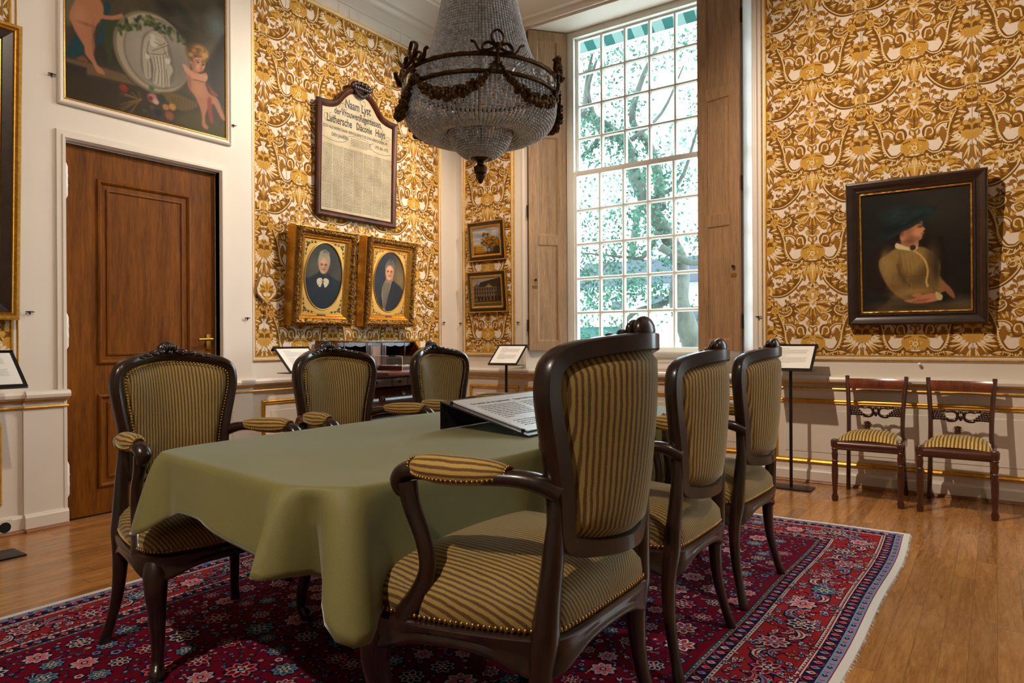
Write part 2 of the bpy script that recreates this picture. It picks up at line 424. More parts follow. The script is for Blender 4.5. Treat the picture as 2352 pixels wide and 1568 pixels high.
    for k in range(5): A.petal(X-.010-.016*k, .0+.013*k, .042, .0095, 4.35-.22*k, CREAM, L+.0010)
    for dx, dz in ((.036,.125), (.062,.095)): A.flower(X-dx, dz, .020, 6, (GOLD, PALE, DARK), L+.0008)
    A.petal(X-.05,.14,.03,.009, 2.3, DARK, L+.0006)
    # roses below the palmette
    fx, fz = X-.088, -.150
    for k, a in enumerate((2.6, 3.05, 3.5, 3.95, 4.4, 4.85, 5.3)): A.petal(fx+.010, fz+.022, (.062,.072,.076,.074,.068,.060,.055)[k], .018, a, (GOLD, BROWN, GOLD, BROWN, GOLD, GOLD, BROWN)[k], L+.0004)
    for k in range(3): A.stroke([(fx-.045+.01*k, fz-.005-.012*k),(fx-.01,fz+.004-.013*k),(fx+.025,fz-.008-.010*k)], .0035, PALE if k % 2 else DARK, L+.0007)
    A.stroke([(X-.006,-.235),(X-.035,-.165),(X-.070,-.120),(X-.150,-.112)], .0045, BROWN, L+.0003); A.ell(X-.158,-.108,.016,.022, GOLD, L+.0004, 1.2); A.petal(X-.158,-.098,.028,.009, 2.0, DARK, L+.0005)
    for k, a in enumerate((1.60, 1.85, 2.15, 2.45)): A.petal(X-.002, -.245, (.115,.100,.080,.060)[k], .011, a, (GOLD, BROWN, DARK, BROWN)[k], L+.0006)
    A.stroke([(X-.010,-.235),(X-.036,-.208),(X-.050,-.228),(X-.036,-.242)], .0055, DARK, L+.0007)
    for k, a in enumerate((3.85, 4.25, 4.65)): A.petal(X-.004, -.240, .080, .020, a, (GOLD, PALE, GOLD)[k], L+.0008)
    for k in range(4): A.ell(X-.012-.010*(k % 2), -.272-.012*(k//2), .004, .004, DARK, L+.0010, n=6)
    # flower cluster between vase and next palmette
    for (dx, dz, r) in ((.0,.318,.040), (.062,.262,.034)):
        A.flower(X-dx, dz, r, 8, (GOLD, BROWN, PALE), L+.0007); 
        for k in range(8): A.petal(X-dx, dz, r*1.15, r*.20, k*pi/4+.39, DARK, L+.0005)
    A.stroke([(X-.085,.245),(X-.115,.222),(X-.135,.240)], .0042, BROWN, L+.0003); A.flower(X-.118,.205,.019, 5, (GOLD, PALE), L+.0004); A.petal(X-.10,.215,.032,.010, 4.2, BROWN, L+.0003); A.flower(X-.145,.178,.015, 5, (BROWN, GOLD), L+.0004)
    for dx, dz, a in ((.095,.42,2.), (.060,.455,4.2), (.245,.40,1.), (.120,.36,.3), (.165,.35,1.4), (.035,-.235,2.6), (.030,-.265,3.9), (.270,-.05,0.6), (.258,.02,1.2), (.238,-.155,5.), (.215,-.20,2.2), (.06,-.255,5.4), (.12,-.30,4.), (.25,-.235,1.), (.20,.44,.4), (.10,.405,.9), (.145,.455,5.3), (.235,.10,.3), (.19,-.375,1.2), (.09,-.345,2.)):
        A.petal(dx, dz, .034, .010, a, BROWN, L+.0003); A.petal(dx, dz, .028, .009, a+1.2, (BROWN, GOLD)[int(dx*1000) % 2], L+.0003); A.stroke([(dx, dz),(dx-.012*cos(a),dz-.018),(dx-.004,dz-.03)], .0028, BROWN, L+.0002, 3)
    A.petal(.205,-.115,.05,.02, -.9, GOLD, L+.0005); A.ell(.225,-.165,.013,.018, GOLD, L+.0004, .4)
    A.mirror()
    for k in range(10): A.petal(0, 0, .046, .017, 2*pi*k/10+.2, GOLD if k % 2 else lin(220, 180, 88), L+.0012)
    for k in range(10): A.petal(0, 0, .040, .0028, 2*pi*k/10+.2, DARK, L+.0013)
    A.flower(0, 0, .022, 7, (PALE, BROWN, PALE), L+.0015); A.petal(0,.30,.05,.016, pi/2, GOLD, L+.0006); A.flower(0,.415,.024, 6, (GOLD, PALE, DARK), L+.0006); A.petal(0,.43,.035,.009, pi/2, DARK, L+.0005)
    A.petal(0,-.06,.175,.030, -pi/2, GOLD, L+.0005); A.petal(0,-.08,.12,.007, -pi/2, PALE, L+.0008); A.petal(0,.055,.075,.013, pi/2, BROWN, L+.0006)
    # every motif lies at its own height, in drawing order
    order = sorted(range(len(A.p)), key=lambda i: A.p[i][2]); q = [None]*len(order)
    for r, i in enumerate(order): q[i] = (A.p[i][0], A.p[i][1], .0003+r*1.3e-6)
    A.p = q
    return A
DAMASK = damask()
TW, TH = .68, .695
def wallcovering(name, u0, v0, u1, v1, ou, ov, f, seam0):
    """panel of woven wallcovering between (u0,v0) and (u1,v1); a rosette sits at (ou,ov); f(u,v,h)->xyz"""
    b = MB(); cols = []
    b._add([f(u0, v0, 0), f(u1, v0, 0), f(u1, v1, 0), f(u0, v1, 0)], [(0, 1, 2, 3)]); cols.append(CREAM)
    i0, i1 = int(math.floor((u0-ou)/TW))-1, int(math.ceil((u1-ou)/TW))+1
    j0, j1 = int(math.floor((v0-ov)/TH))-1, int(math.ceil((v1-ov)/TH))+1
    for i in range(i0, i1+1):
        for j in range(j0, j1+1):
            cx, cy = ou+i*TW, ov+j*TH
            for p, c, l in DAMASK.p:
                q = p+(cx, cy)
                mn, mx = q.min(0), q.max(0)
                # each tile keeps to its own half-drop cell in u, so neighbours do not overlap
                lo, hi = (max(u0, cx-TW/2), v0), (min(u1, cx+TW/2), v1)
                if mx[0] <= lo[0] or mn[0] >= hi[0] or mx[1] <= v0 or mn[1] >= v1: continue
                if mn[0] < lo[0] or mx[0] > hi[0] or mn[1] < v0 or mx[1] > v1:
                    q = clip(q, lo, hi)
                    if len(q) < 3: continue
                b._add([f(x, y, l) for x, y in q], [tuple(range(len(q)))]); cols.append(c)
    s = seam0
    while s < u1:           # seams between the widths of cloth
        if s > u0+.05: b._add([f(s-.0012, v0, .0045), f(s+.0012, v0, .0045), f(s+.0012, v1, .0045), f(s-.0012, v1, .0045)], [(0, 1, 2, 3)]); cols.append(lin(170, 150, 128))
        s += TW
    b.col = cols
    return b.build(name, M['vcloth'], smooth=0, fixn=False)

fL = lambda x0: (lambda u, v, h: (x0+h, u, v))       # left wall, u = y
fW = lambda y0: (lambda u, v, h: (u, y0-h, v))       # window wall, u = x
XL, XD, YW = -4.70, -4.64, 5.64
XR, YB, ZC = 3.0, -2.2, 4.46

# ------------------------------------------------------------------ floor
def floor_mat():
    t = NT('oak_strip_floor'); tc = t.n('ShaderNodeTexCoord'); sp = t.n('ShaderNodeSeparateXYZ'); t.l(tc.outputs['Object'], sp.inputs[0])
    u = t.math('DIVIDE', sp.outputs[0], .083); iu = t.math('FLOOR', u); fu = t.math('FRACT', u)
    wn = t.n('ShaderNodeTexWhiteNoise', noise_dimensions='1D'); t.l(iu, wn.inputs['W'])
    v = t.math('ADD', t.math('DIVIDE', sp.outputs[1], .85), t.math('MULTIPLY', wn.outputs['Value'], 7.3)); iv = t.math('FLOOR', v); fv = t.math('FRACT', v)
    w2 = t.n('ShaderNodeTexWhiteNoise', noise_dimensions='2D'); cb = t.n('ShaderNodeCombineXYZ'); t.l(iu, cb.inputs[0]); t.l(iv, cb.inputs[1]); t.l(cb.outputs[0], w2.inputs['Vector'])
    off = t.n('ShaderNodeCombineXYZ'); t.l(t.math('ADD', t.math('MULTIPLY', sp.outputs[0], 9), t.math('MULTIPLY', w2.outputs['Value'], 40)), off.inputs[0]); t.l(t.math('MULTIPLY', sp.outputs[1], .9), off.inputs[1])
    t.l(t.math('MULTIPLY', w2.outputs['Value'], 9), off.inputs[2])
    g = t.noise(off.outputs[0], 3.2, 6, .62, 1.2); g2 = t.noise(off.outputs[0], 16, 3, .6, .4)
    c = t.ramp(g, [(.22, lin(134, 84, 38)), (.5, lin(172, 116, 60)), (.78, lin(198, 146, 86))])
    c = t.mix(.22, c, t.ramp(g2, [(.35, lin(112, 66, 28)), (.65, lin(206, 154, 92))]))
    c = t.mix(1.0, c, t.ramp(w2.outputs['Value'], [(0, (.70, .66, .62)), (.5, (.92, .90, .88)), (1, (1.12, 1.10, 1.08))]), 'MULTIPLY')
    e1 = t.math('LESS_THAN', fu, .018); e2 = t.math('LESS_THAN', fv, .0024); e = t.math('MAXIMUM', e1, e2)
    t.color(t.mix(t.math('MULTIPLY', e, .55), c, lin(52, 28, 10)))
    t.l(t.ramp(t.noise(t.coords(), 2.5, 4), [(.3, (.17,)*3), (.7, (.28,)*3)]), t.b.inputs['Roughness'])
    t.set(Coat_Weight=.25, Coat_Roughness=.12); t.bump(t.math('SUBTRACT', g2, t.math('MULTIPLY', e, 2)), .06, .002)
    return t.m
struct(MB().box((XL-.4, YB-.2, -.10), (XR+.2, YW+.4, 0)).build('floor', floor_mat(), smooth=0), 'oak strip parquet floor')

# ------------------------------------------------------------------ walls
b = MB()
for (y0, y1, z0, z1, x) in ((YB-.2, 1.848, 0, ZC, XD), (1.848, 2.866, 2.347, ZC, XD), (2.866, 3.135, 0, ZC, XD), (3.135, YW+.4, 0, ZC, XL)):
    b.box((XL-.25, y0, z0), (x, y1, z1))
struct(b.build('wall_left', M['wall'], smooth=0), 'warm white painted wall with the oak door')
NX0, NX1, NZ0, NZ1, YF = -3.808, -1.60, .80, 4.178, 5.95       # window niche
GX0, GX1, GZ0, GZ1 = -3.44, -1.86, .985, 4.12                  # opening for the window
b = MB()
W2X0, W2X1 = 1.15, 2.75
b.box((XL-.25, YW, 0), (NX0, YW+.42, ZC)); b.box((NX1, YW, 0), (W2X0, YW+.42, ZC)); b.box((W2X1, YW, 0), (XR+.2, YW+.42, ZC))
b.box((NX0, YW, 0), (NX1, YW+.42, NZ0)); b.box((NX0, YW, NZ1), (NX1, YW+.42, ZC)); b.box((W2X0, YW, 0), (W2X1, YW+.42, .95)); b.box((W2X0, YW, 4.1), (W2X1, YW+.42, ZC))
for (xa, xb) in ((NX0, -3.52), (NX1, -1.78)):                   # splayed reveals
    b.prism([(xa, YW+.001), (xb, YF), (xb, YW+.42), (xa, YW+.42)], lambda u, v: (u, v, NZ0), lambda u, v: (u, v, NZ1))
b.box((-3.52, YF-.02, NZ0), (-1.78, YW+.42, .945))              # apron under the sill
b.frame(-3.40, .825, -1.90, .93, [(0, 0), (.012, .012), (.03, .012), (.04, 0)], fW(YF-.02))
struct(b.build('wall_window', M['wall'], smooth=0), 'warm white wall with the tall window niche')
struct(MB().box((XR, YB-.2, 0), (XR+.2, YW+.4, ZC)).build('wall_right', M['wall'], smooth=0))
struct(MB().box((XL-.25, YB-.2, 0), (XR+.2, YB, ZC)).build('wall_back', M['wall'], smooth=0))
b = MB(); b.box((XL-.3, YB-.3, ZC), (XR+.3, YW+.5, ZC+.15))
for ins, r in ((.34, .018), (.44, .012), (.62, .02), (.70, .012)):     # stucco bands on the ceiling
    pr = [(0, 0), (r*.6, -r*.9), (r*1.4, -r*.9), (r*2, 0)]
    b.frame(XL+ins, YB+ins, XR-ins, YW-ins, pr, lambda u, v, h: (u, v, ZC-.001+h))
for (cx, cy) in ((-3.62, 4.55), (1.9, 4.55)):
    ring = [(cx+.17*cos(2*pi*k/28), cy+.17*sin(2*pi*k/28), ZC-.004) for k in range(28)]; b.tube(ring, .016, 8, 0, True)
    sp = [(cx+(.04+.011*k)*cos(k*.55), cy+(.04+.011*k)*sin(k*.55), ZC-.004) for k in range(11)]; b.tube(sp, .009, 6)
for (a, c) in (((-3.3, 4.72), (-.9, 4.72)), ((-3.8, 4.2), (-3.8, 1.2))):
    b.tube(catmull([(a[0], a[1], ZC-.003), ((a[0]*.9+c[0]*.1), (a[1]*.9+c[1]*.1)-.06, ZC-.003), (c[0]+(a[0]-c[0])*.1, c[1]-.06+(a[1]-c[1])*.1, ZC-.003), (c[0], c[1], ZC-.003)], 6), .010, 6)
struct(b.build('ceiling', M['ceil'], smooth=50), 'white plaster ceiling with stucco bands')

# cornice: profile (distance from wall, z)
CP = [(0, 4.085), (.012, 4.085), (.016, 4.105), (.012, 4.118), (.012, 4.19), (.03, 4.20), (.05, 4.225), (.055, 4.25), (.085, 4.262), (.11, 4.30), (.165, 4.345), (.24, 4.375), (.25, 4.395), (.275, 4.40), (.285, 4.425), (.30, 4.43), (.30, ZC)]
b = MB(); b.loft([[(XL+d, YW+.05-d if False else YW-d, z) for d, z in CP], [(XL+d, YB, z) for d, z in CP]], closed=False, cap=False)
struct(b.build('trim_1', M['paint'], smooth=30), 'plaster cornice above the left wall')
CW = [(0, 4.20)]+CP[5:]
b = MB(); b.loft([[(XL+d, YW-d, z) for d, z in CW], [(XR, YW-d, z) for d, z in CW]], closed=False, cap=False)
struct(b.build('trim_2', M['paint'], smooth=30), 'plaster cornice above the window wall')

# dado: chair rail with two gilt lines, baseboard, oak quarter round
def rails(name, segs, f, base=True, label=None):
    """segs: (u0,u1,offset)"""
    b = MB()
    for u0, u1, o in segs:
        for pr, mi in (([(o, .766), (o+.022, .768), (o+.03, .778), (o+.046, .782), (o+.05, .80), (o+.042, .816), (o+.02, .822), (o, .822)], 0),
                       ([(o, .758), (o+.014, .758), (o+.016, .764), (o+.014, .768), (o, .768)], 1), ([(o, .719), (o+.012, .719), (o+.015, .725), (o+.012, .731), (o, .731)], 1)):
            b.loft([[f(u0, z, d) for d, z in pr], [f(u1, z, d) for d, z in pr]], mi, closed=True, cap=True)
    struct(b.build(name, [M['paint'], M['giltline']], smooth=35), label)
def skirting(name, segs, f, label=None):
    b = MB()
    for u0, u1, o in segs:
        pr = [(o, 0), (o+.022, 0), (o+.022, .086), (o+.016, .092), (o+.014, .10), (o, .104)]
        b.loft([[f(u0, z, d) for d, z in pr], [f(u1, z, d) for d, z in pr]], 0)
        pr = [(o+.02, 0)]+[(o+.022+.02*sin(a), .022*cos(a)) for a in np.linspace(0, pi/2, 6)]
        b.loft([[f(u0, z, d) for d, z in pr], [f(u1, z, d) for d, z in pr]], 1)
    struct(b.build(name, [M['paint'], M['floorwood']], smooth=35), label)
M['floorwood'] = wood('oak_quarter_round', lin(104, 60, 28), lin(158, 104, 58), .4, 2, 1)
rails('trim_3', [(YB, 1.616, 0), (1.616, 1.85, .02)], fL(XD), label='chair rail left of the oak door')
rails('trim_4', [(2.945, 3.13, 0)], fL(XD), label='short chair rail right of the oak door'); rails('trim_5', [(3.135, YW, .02)], fL(XL), label='chair rail below the name board')
rails('trim_6', [(XL, XR, 0)], fW(YW), label='chair rail of the window wall')
skirting('baseboard_left', [(YB, 1.616, 0), (1.616, 1.846, .02), (2.945, 3.13, 0), (3.135, YW, -.06)], fL(XD)); skirting('baseboard_window', [(XL, XR, 0)], fW(YW))
b = MB(); b.box((XD, 1.616, .10), (XD+.02, 1.835, .77)); b.box((XD, 2.96, .10), (XD+.006, 3.13, .72))
struct(b.build('trim_7', M['paint'], smooth=0), 'low pilaster strip left of the oak door')

# gilt dado frames with a raised field
def dado(name, u0, v0, u1, v1, f, wdt=.034, label=None):
    b = MB(); b.frame(u0, v0, u1, v1, [(0, 0), (.004, .014), (.012, .018), (wdt-.010, .010), (wdt-.004, .012), (wdt, 0)], f, 0)
    b.frame(u0+wdt+.05, v0+wdt+.05, u1-wdt-.05, v1-wdt-.05, [(0, 0), (.004, .004), (.012, .004)], f, 1)
    x0, z0, x1, z1 = u0+wdt+.062, v0+wdt+.062, u1-wdt-.062, v1-wdt-.062
    b._add([f(x0, z0, .004), f(x1, z0, .004), f(x1, z1, .004), f(x0, z1, .004)], [(0, 1, 2, 3)], 1)
    struct(b.build(name, [M['giltline'], M['paint']], smooth=30), label)
dado('trim_8', -.6, .178, 1.515, .642, fL(XD), label='gilt dado frame left of the door'); dado('trim_9', 3.25, .178, 5.35, .645, fL(XL), label='gilt dado frame behind the desk')
dado('trim_10', -4.525, .178, -3.90, .65, fW(YW), label='gilt dado frame in the corner'); dado('trim_11', -3.832, .178, -1.62, .65, fW(YW), label='gilt dado frame below the window')
dado('trim_12', -1.442, .150, 1.05, .645, fW(YW), label='gilt dado frame behind the side chairs')

# wallcovering panels and their mouldings
def panel(name, n, u0, v0, u1, v1, f, ou, ov, seam0, mw=.040):
    struct(wallcovering(name, u0, v0, u1, v1, ou, ov, lambda u, v, h: f(u, v, h+.004), seam0), 'gold and brown damask wallcovering')
    b = MB(); o = mw
    b.frame(u0-o, v0-o, u1+o, v1+o, [(0, 0), (.003, .015), (.008, .019), (.013, .015), (.013, .010)], f, 0)
    b.frame(u0-o+.013, v0-o+.013, u1+o-.013, v1+o-.013, [(0, .012), (.006, .014), (o-.024, .012), (o-.022, .008)], f, 1)
    b.frame(u0-.010, v0-.010, u1+.010, v1+.010, [(0, .010), (.003, .013), (.008, .013), (.013, .006), (.013, .0)], f, 0)
    struct(b.build('trim_%d' % n, [M['giltline'], M['paint']], smooth=30), 'gilt and white panel moulding')
panel('wall_left_covering', 13, 3.198, .991, 5.337, 3.942, fL(XL), 3.617, 3.146, 3.277)
panel('wall_left_covering_door', 14, -.9, .96, 1.560, 3.942, fL(XD), 1.24, 3.146, .9)
panel('wall_window_covering_corner', 15, -4.574, .990, -3.983, 3.942, fW(YW), -4.278, 3.25, -4.62)
panel('wall_window_covering_right', 16, -1.490, .980, 1.02, 4.06, fW(YW), -1.149, 3.150, -1.489)
b = MB(); b.frame(-1.60, .932, 1.12, 4.12, [(0, 0), (.008, .012), (.02, .010), (.026, 0)], fW(YW), 0); b.frame(-1.563, .950, 1.085, 4.10, [(0, 0), (.003, .006), (.006, 0)], fW(YW), 1)
struct(b.build('trim_17', [M['paint'], M['giltline']], smooth=30), 'outer moulding of the right wall panel')
b = MB(); b.loft([[(NX0+d-.045, YW-h, NZ0+.02), (NX0+d-.045, YW-h, NZ1-.02)] for d, h in ((0, 0), (.008, .012), (.02, .014), (.03, .008), (.045, .006), (.045, 0))], closed=False, cap=False)
b.loft([[(NX1+.045-d, YW-h, NZ0+.02), (NX1+.045-d, YW-h, NZ1-.02)] for d, h in ((0, 0), (.008, .012), (.02, .014), (.03, .008), (.045, .006), (.045, 0))], closed=False, cap=False)
struct(b.build('trim_18', M['paint'], smooth=30), 'moulded edges of the window niche')

# ------------------------------------------------------------------ oak door
d = thing('door_1', None, None); d['kind'] = 'structure'; d['label'] = 'closed oak door with two raised panels'
X0 = XD-.045
b = MB(); b.box((X0-.04, 1.856, .012), (X0, 2.860, 2.340))
def raised(v0, z0, v1, z1):
    b.frame(v0, z0, v1, z1, [(0, .0), (.006, .012), (.016, .016), (.026, .010), (.034, -.004), (.055, -.006), (.060, .008), (.070, .010), (.078, .002)], fL(X0))
    u = .078; b._add([(X0+.002, v0+u, z0+u), (X0+.002, v1-u, z0+u), (X0+.002, v1-u, z1-u), (X0+.002, v0+u, z1-u)], [(0, 1, 2, 3)])
raised(2.045, .962, 2.672, 2.148); raised(2.045, .175, 2.672, .775)
b.build('door_leaf', M['doorwood'], d, 30)
b = MB()
AP = [(0, 0), (.004, .016), (.03, .018), (.034, .024), (.046, .024), (.052, .014), (.058, .006), (.058, -.05)]
for (ua, ub) in (((1.800, 0), (1.800, 2.40)), ):
    pass
b.loft([[(XD+h, 1.794+i, 0.104 if h > 0 else 0.0) for i, h in AP], [(XD+h, 1.794+i, 2.40-i) for i, h in AP], [(XD+h, 2.924-i, 2.40-i) for i, h in AP], [(XD+h, 2.924-i, 0) for i, h in AP]], closed=False, cap=False)
b.build('door_frame', M['paint'], d, 30)
for z in (2.097, 1.174, .266):
    h = MB(); c = (XD-.012, 1.856, z-.11)
    h.lathe([(.004, 0), (.010, .012), (.013, .02), (.013, .07), (.0145, .075), (.0145, .085), (.013, .09), (.013, .13), (.0145, .135), (.0145, .145), (.013, .15), (.013, .195), (.010, .205), (.005, .22)], 12, c)
    h.build('hinge', M['white'], d, 40)
h = MB(); h.box((X0, 2.782, 1.045), (X0+.008, 2.822, 1.16), bev=.004); h.tube(catmull([(X0+.005, 2.802, 1.125), (X0+.045, 2.802, 1.125), (X0+.055, 2.79, 1.125), (X0+.053, 2.70, 1.122)], 6), [.011]*13+[.009]*6, 10)
h.build('handle', M['brass'], d); h = MB(); h.lathe([(.026, 0), (.026, .006), (.012, .009), (.001, .009)], 18, (X0, 2.803, 1.0), M=Matrix.Rotation(pi/2, 4, 'Y')); h.box((X0+.008, 2.800, .985), (X0+.0105, 2.806, 1.012)); h.build('keyhole_plate', M['brass'], d)
# daylight gap is just the black threshold strip under the leaf
d2 = MB().box((X0-.03, 1.856, 0), (X0-.004, 2.86, .011)).build('threshold', M['iron'], d)

# ------------------------------------------------------------------ window_1 with sliding sashes, unseen_window_2 added further right for daylight
def glass_mat():
    t = NT('window_glass'); o = t.t.nodes['Material Output']
    a = t.n('ShaderNodeBsdfTransparent'); a.inputs[0].default_value = (.97, .985, .98, 1); g = t.n('ShaderNodeBsdfGlossy'); g.inputs['Roughness'].default_value = .02
    m = t.n('ShaderNodeMixShader'); m.inputs[0].default_value = .03; t.l(a.outputs[0], m.inputs[1]); t.l(g.outputs[0], m.inputs[2]); t.l(m.outputs[0], o.inputs['Surface'])
    return t.m
M['glass'] = glass_mat()
def sash(x0, z0, x1, z1, yf, nx, nz, stile, top, bot, name, par, mun=.036):
    b = MB()
    b.box((x0, yf, z0), (x0+stile, yf+.04, z1), bev=.004); b.box((x1-stile, yf, z0), (x1, yf+.04, z1), bev=.004)
    b.box((x0+stile, yf, z1-top), (x1-stile, yf+.04, z1), bev=.004); b.box((x0+stile, yf, z0), (x1-stile, yf+.04, z0+bot), bev=.004)
    gx0, gx1, gz0, gz1 = x0+stile, x1-stile, z0+bot, z1-top
    pr = lambda c: [(c-mun/2, yf+.030), (c-mun/2, yf+.020), (c-mun*.22, yf+.004), (c+mun*.22, yf+.004), (c+mun/2, yf+.020), (c+mun/2, yf+.030)]
    for i in range(1, nx):
        c = gx0+(gx1-gx0)*i/nx; b.loft([[(x, y, gz0) for x, y in pr(c)], [(x, y, gz1) for x, y in pr(c)]])
    for j in range(1, nz):
        c = gz0+(gz1-gz0)*j/nz; b.loft([[(gx0, y+.0012, c+(z-c)*.94) for z, y in pr(c)], [(gx1, y+.0012, c+(z-c)*.94) for z, y in pr(c)]])
    o = b.build(name, M['winpaint'], par, 30)
    g = MB().box((gx0, yf+.024, gz0), (gx1, yf+.028, gz1)).build('glass_pane', M['glass'], o, 0)
    return o

def thing_struct(name, label):
    o = bpy.data.objects.new(name, None); COL.objects.link(o); o['kind'] = 'structure'; o['label'] = label; return o
wn = thing_struct('window_1', 'tall white sash window of small panes')
b = MB()
for (xa, xb) in ((-3.52, -3.44), (-1.86, -1.78)): b.box((xa, YF, .985), (xb, YF+.12, NZ1), bev=.006)
b.box((-3.44, YF, 4.115), (-1.86, YF+.12, NZ1), bev=.006); b.box((-3.44, YF+.02, .985), (-1.86, YF+.12, 1.0))
for (xa, xb) in ((-3.445, -3.432), (-1.868, -1.855)): b.box((xa, YF-.006, 1.0), (xb, YF+.02, 4.12), bev=.003)
b.build('window_frame', M['winpaint'], wn, 30)
sash(-3.44, 2.745, -1.86, 4.118, YF+.055, 6, 4, .032, .022, .045, 'upper_sash', wn); sash(-3.44, 1.0, -1.86, 2.785, YF+.008, 6, 5, .032, .05, .036, 'lower_sash', wn)
b = MB(); b.loft([[(x, YF-d, z) for d, z in ((-.02, .945), (.03, .945), (.034, .955), (.05, .96), (.055, .972), (.085, .98), (.09, .992), (.085, 1.002), (-.02, 1.002))] for x in (-3.52, -1.78)])
b.build('window_sill', M['winpaint'], wn, 30)
w2 = thing_struct('unseen_window_2', 'unseen second sash window, added further right to let in daylight')
b = MB(); y2 = YW+.25
b.box((W2X0, y2, .95), (W2X0+.07, y2+.1, 4.1)); b.box((W2X1-.07, y2, .95), (W2X1, y2+.1, 4.1)); b.box((W2X0+.07, y2, 4.03), (W2X1-.07, y2+.1, 4.1)); b.box((W2X0, y2-.08, .93), (W2X1, y2+.1, .99)); b.build('window_frame', M['winpaint'], w2, 30)
sash(W2X0+.07, .99, W2X1-.07, 4.03, y2+.02, 6, 9, .03, .03, .04, 'sash', w2)

vt = thing('vent_hole', 'small round hole in a square plate low in the left skirting', 'vent', (XD+.022, 1.52, .052))
MB().box((0, -.035, -.042), (.003, .035, .042)).build('plate', M['paint'], vt, 0)
b = MB(); b.lathe([(.001, 0), (.026, .001), (.029, .003), (.030, .0045)], 18, M=Matrix.Rotation(pi/2, 4, 'Y')); b.build('hole', plain('dark_hole', lin(8, 7, 6), .9, var=0), vt, 0)
# ------------------------------------------------------------------ upholstered armchairs
def smooth_outline(half, n=6):
    """half: right-side points from bottom centre to top centre (x>=0) -> closed smooth outline"""
    full = half+[(-x, z) for x, z in half[-2:0:-1]]
    return [(p.x, p.y) for p in catmull([(x, z, 0) for x, z in full], n, True)]
def inset(o, d):
    n = len(o); r = []
    for i in range(n):
        a, c = o[i-1], o[(i+1) % n]; t = Vector((c[0]-a[0], c[1]-a[1])); t.normalize(); r.append((o[i][0]-t.y*d, o[i][1]+t.x*d))
    return r
def resample(o, step):
    P = [Vector(p) for p in o]+[Vector(o[0])]; out = []; acc = 0.0
    for a, c in zip(P[:-1], P[1:]):
        L = (c-a).length; d = (c-a)/L if L else (c-a)
        while acc <= L: out.append(a+d*acc); acc += step
        acc -= L
    return out
def make_armchair(name, zs, bulge, lean, label, group, knob=1.0):
    Z = lambda z: z if z < .43 else .43+(z-.43)*zs
    t = thing(name, label, 'armchair', group=group)
    half = [(0,.552),(.10,.556),(.175,.572),(.207,.605),(.212,.68),(.222,.77),(.240,.86),(.250,.93),(.238,.99),(.195,1.026),(.11,1.048),(0,1.058)]
    out = smooth_outline(half, 6)
    Y = lambda x, z: -.185-lean*max(0, z-.72)/.33-bulge*.5*(1+cos(pi*min(1, abs(x)/.25)))*(.55+.45*max(0, min(1, (z-.55)/.5)))
    rings = []; inn = inset(out, .041); N = len(out)
    for i in range(N):
        (ox, oz), (ix, iz) = out[i], inn[i]; wd = 1.0
        pts = [(0, -.016), (.08, -.022), (.92, -.022), (1, -.016), (1, .012), (.8, .020), (.45, .026), (.15, .020), (0, .010)]
        rings.append([(ox+(ix-ox)*a, Y(ox+(ix-ox)*a, oz)+h, Z(oz+(iz-oz)*a)) for a, h in pts])
    b = MB(); b.loft(rings+[rings[0]], cap=False); b.build('back_frame', M['rosewood'], t, 45)
    # crest carving
    b = MB(); cz = 1.060; cy = Y(0, 1.05)
    b.ball((0, cy+.004, Z(cz)), .040*knob, 14, 8, sc=(1, .55, .85*(1.0 if knob < 1.2 else 1.15)))
    for k in range(5):
        a = -1.0+.5*k; b.ball((.022*sin(a)*1.4, cy+.026, Z(cz-.006)+.016*cos(a)), .012, 8, 6, sc=(.8, .8, 1.3))
    b.ball((0, cy+.03, Z(cz)-.012), .011, 8, 6)
    for sx in (-1, 1):
        for k, (x, dz, r, sc) in enumerate(((.045, -.004, .018, (1.5, .5, .7)), (.075, -.010, .016, (1.6, .5, .6)), (.105, -.016, .013, (1.7, .5, .6)), (.132, -.022, .010, (1.8, .5, .6)), (.06, -.022, .010, (1.6, .5, .6)))):
            x_ = x*sx; b.ball((x_, Y(x_, 1.04)+.024, Z(1.055-.18*x*x*4+dz*.5)), r, 8, 6, sc=sc)
    b.build('crest_carving', M['rosewood'], t, 60)
    # upholstered back, front and rear faces
    ctr = (0, .80); ino = inset(out, .037); b = MB()
    for sgn, base, dome in ((1, .012, .030), (-1, .017, .016)):
        nr = 8; rg = []; su = []
        for k in range(nr+1):
            r = 1-k/nr
            for (x, z) in ino:
                px, pz = ctr[0]+(x-ctr[0])*r, ctr[1]+(z-ctr[1])*r
                rg.append((px, Y(px, pz)+sgn*(base*min(1, (1-r)*12)+dome*(1-r**2.2)**.8), Z(pz))); su.append(px+.011)
        n = len(ino); fs = [(k*n+i, k*n+(i+1) % n, (k+1)*n+(i+1) % n, (k+1)*n+i) for k in range(nr) for i in range(n)]
        b._add(rg, fs, 0, su)
    br = b.build('backrest', M['velvet'], t, 80)
    nails = MB()
    for p in resample(inset(out, .046), .0115): nails.ball((p.x, Y(p.x, p.y)+.024, Z(p.y)), .0046, 6, 3, sc=(1, .7, 1))
    nails.build('nail_trim', M['brass'], br, 80); nails = MB()
    # seat rail
    plan = [(p.x, p.y) for p in catmull([(x, y, 0) for x, y in ((0,-.205),(.14,-.203),(.215,-.185),(.262,-.09),(.302,.05),(.318,.16),(.300,.235),(.22,.275),(.10,.300),(0,.306))][0:1]+[(x, y, 0) for x, y in ((.14,-.203),(.215,-.185),(.262,-.09),(.302,.05),(.318,.16),(.300,.235),(.22,.275),(.10,.300),(0,.306),(-.10,.300),(-.22,.275),(-.300,.235),(-.318,.16),(-.302,.05),(-.262,-.09),(-.215,-.185),(-.14,-.203))], 5, True)]
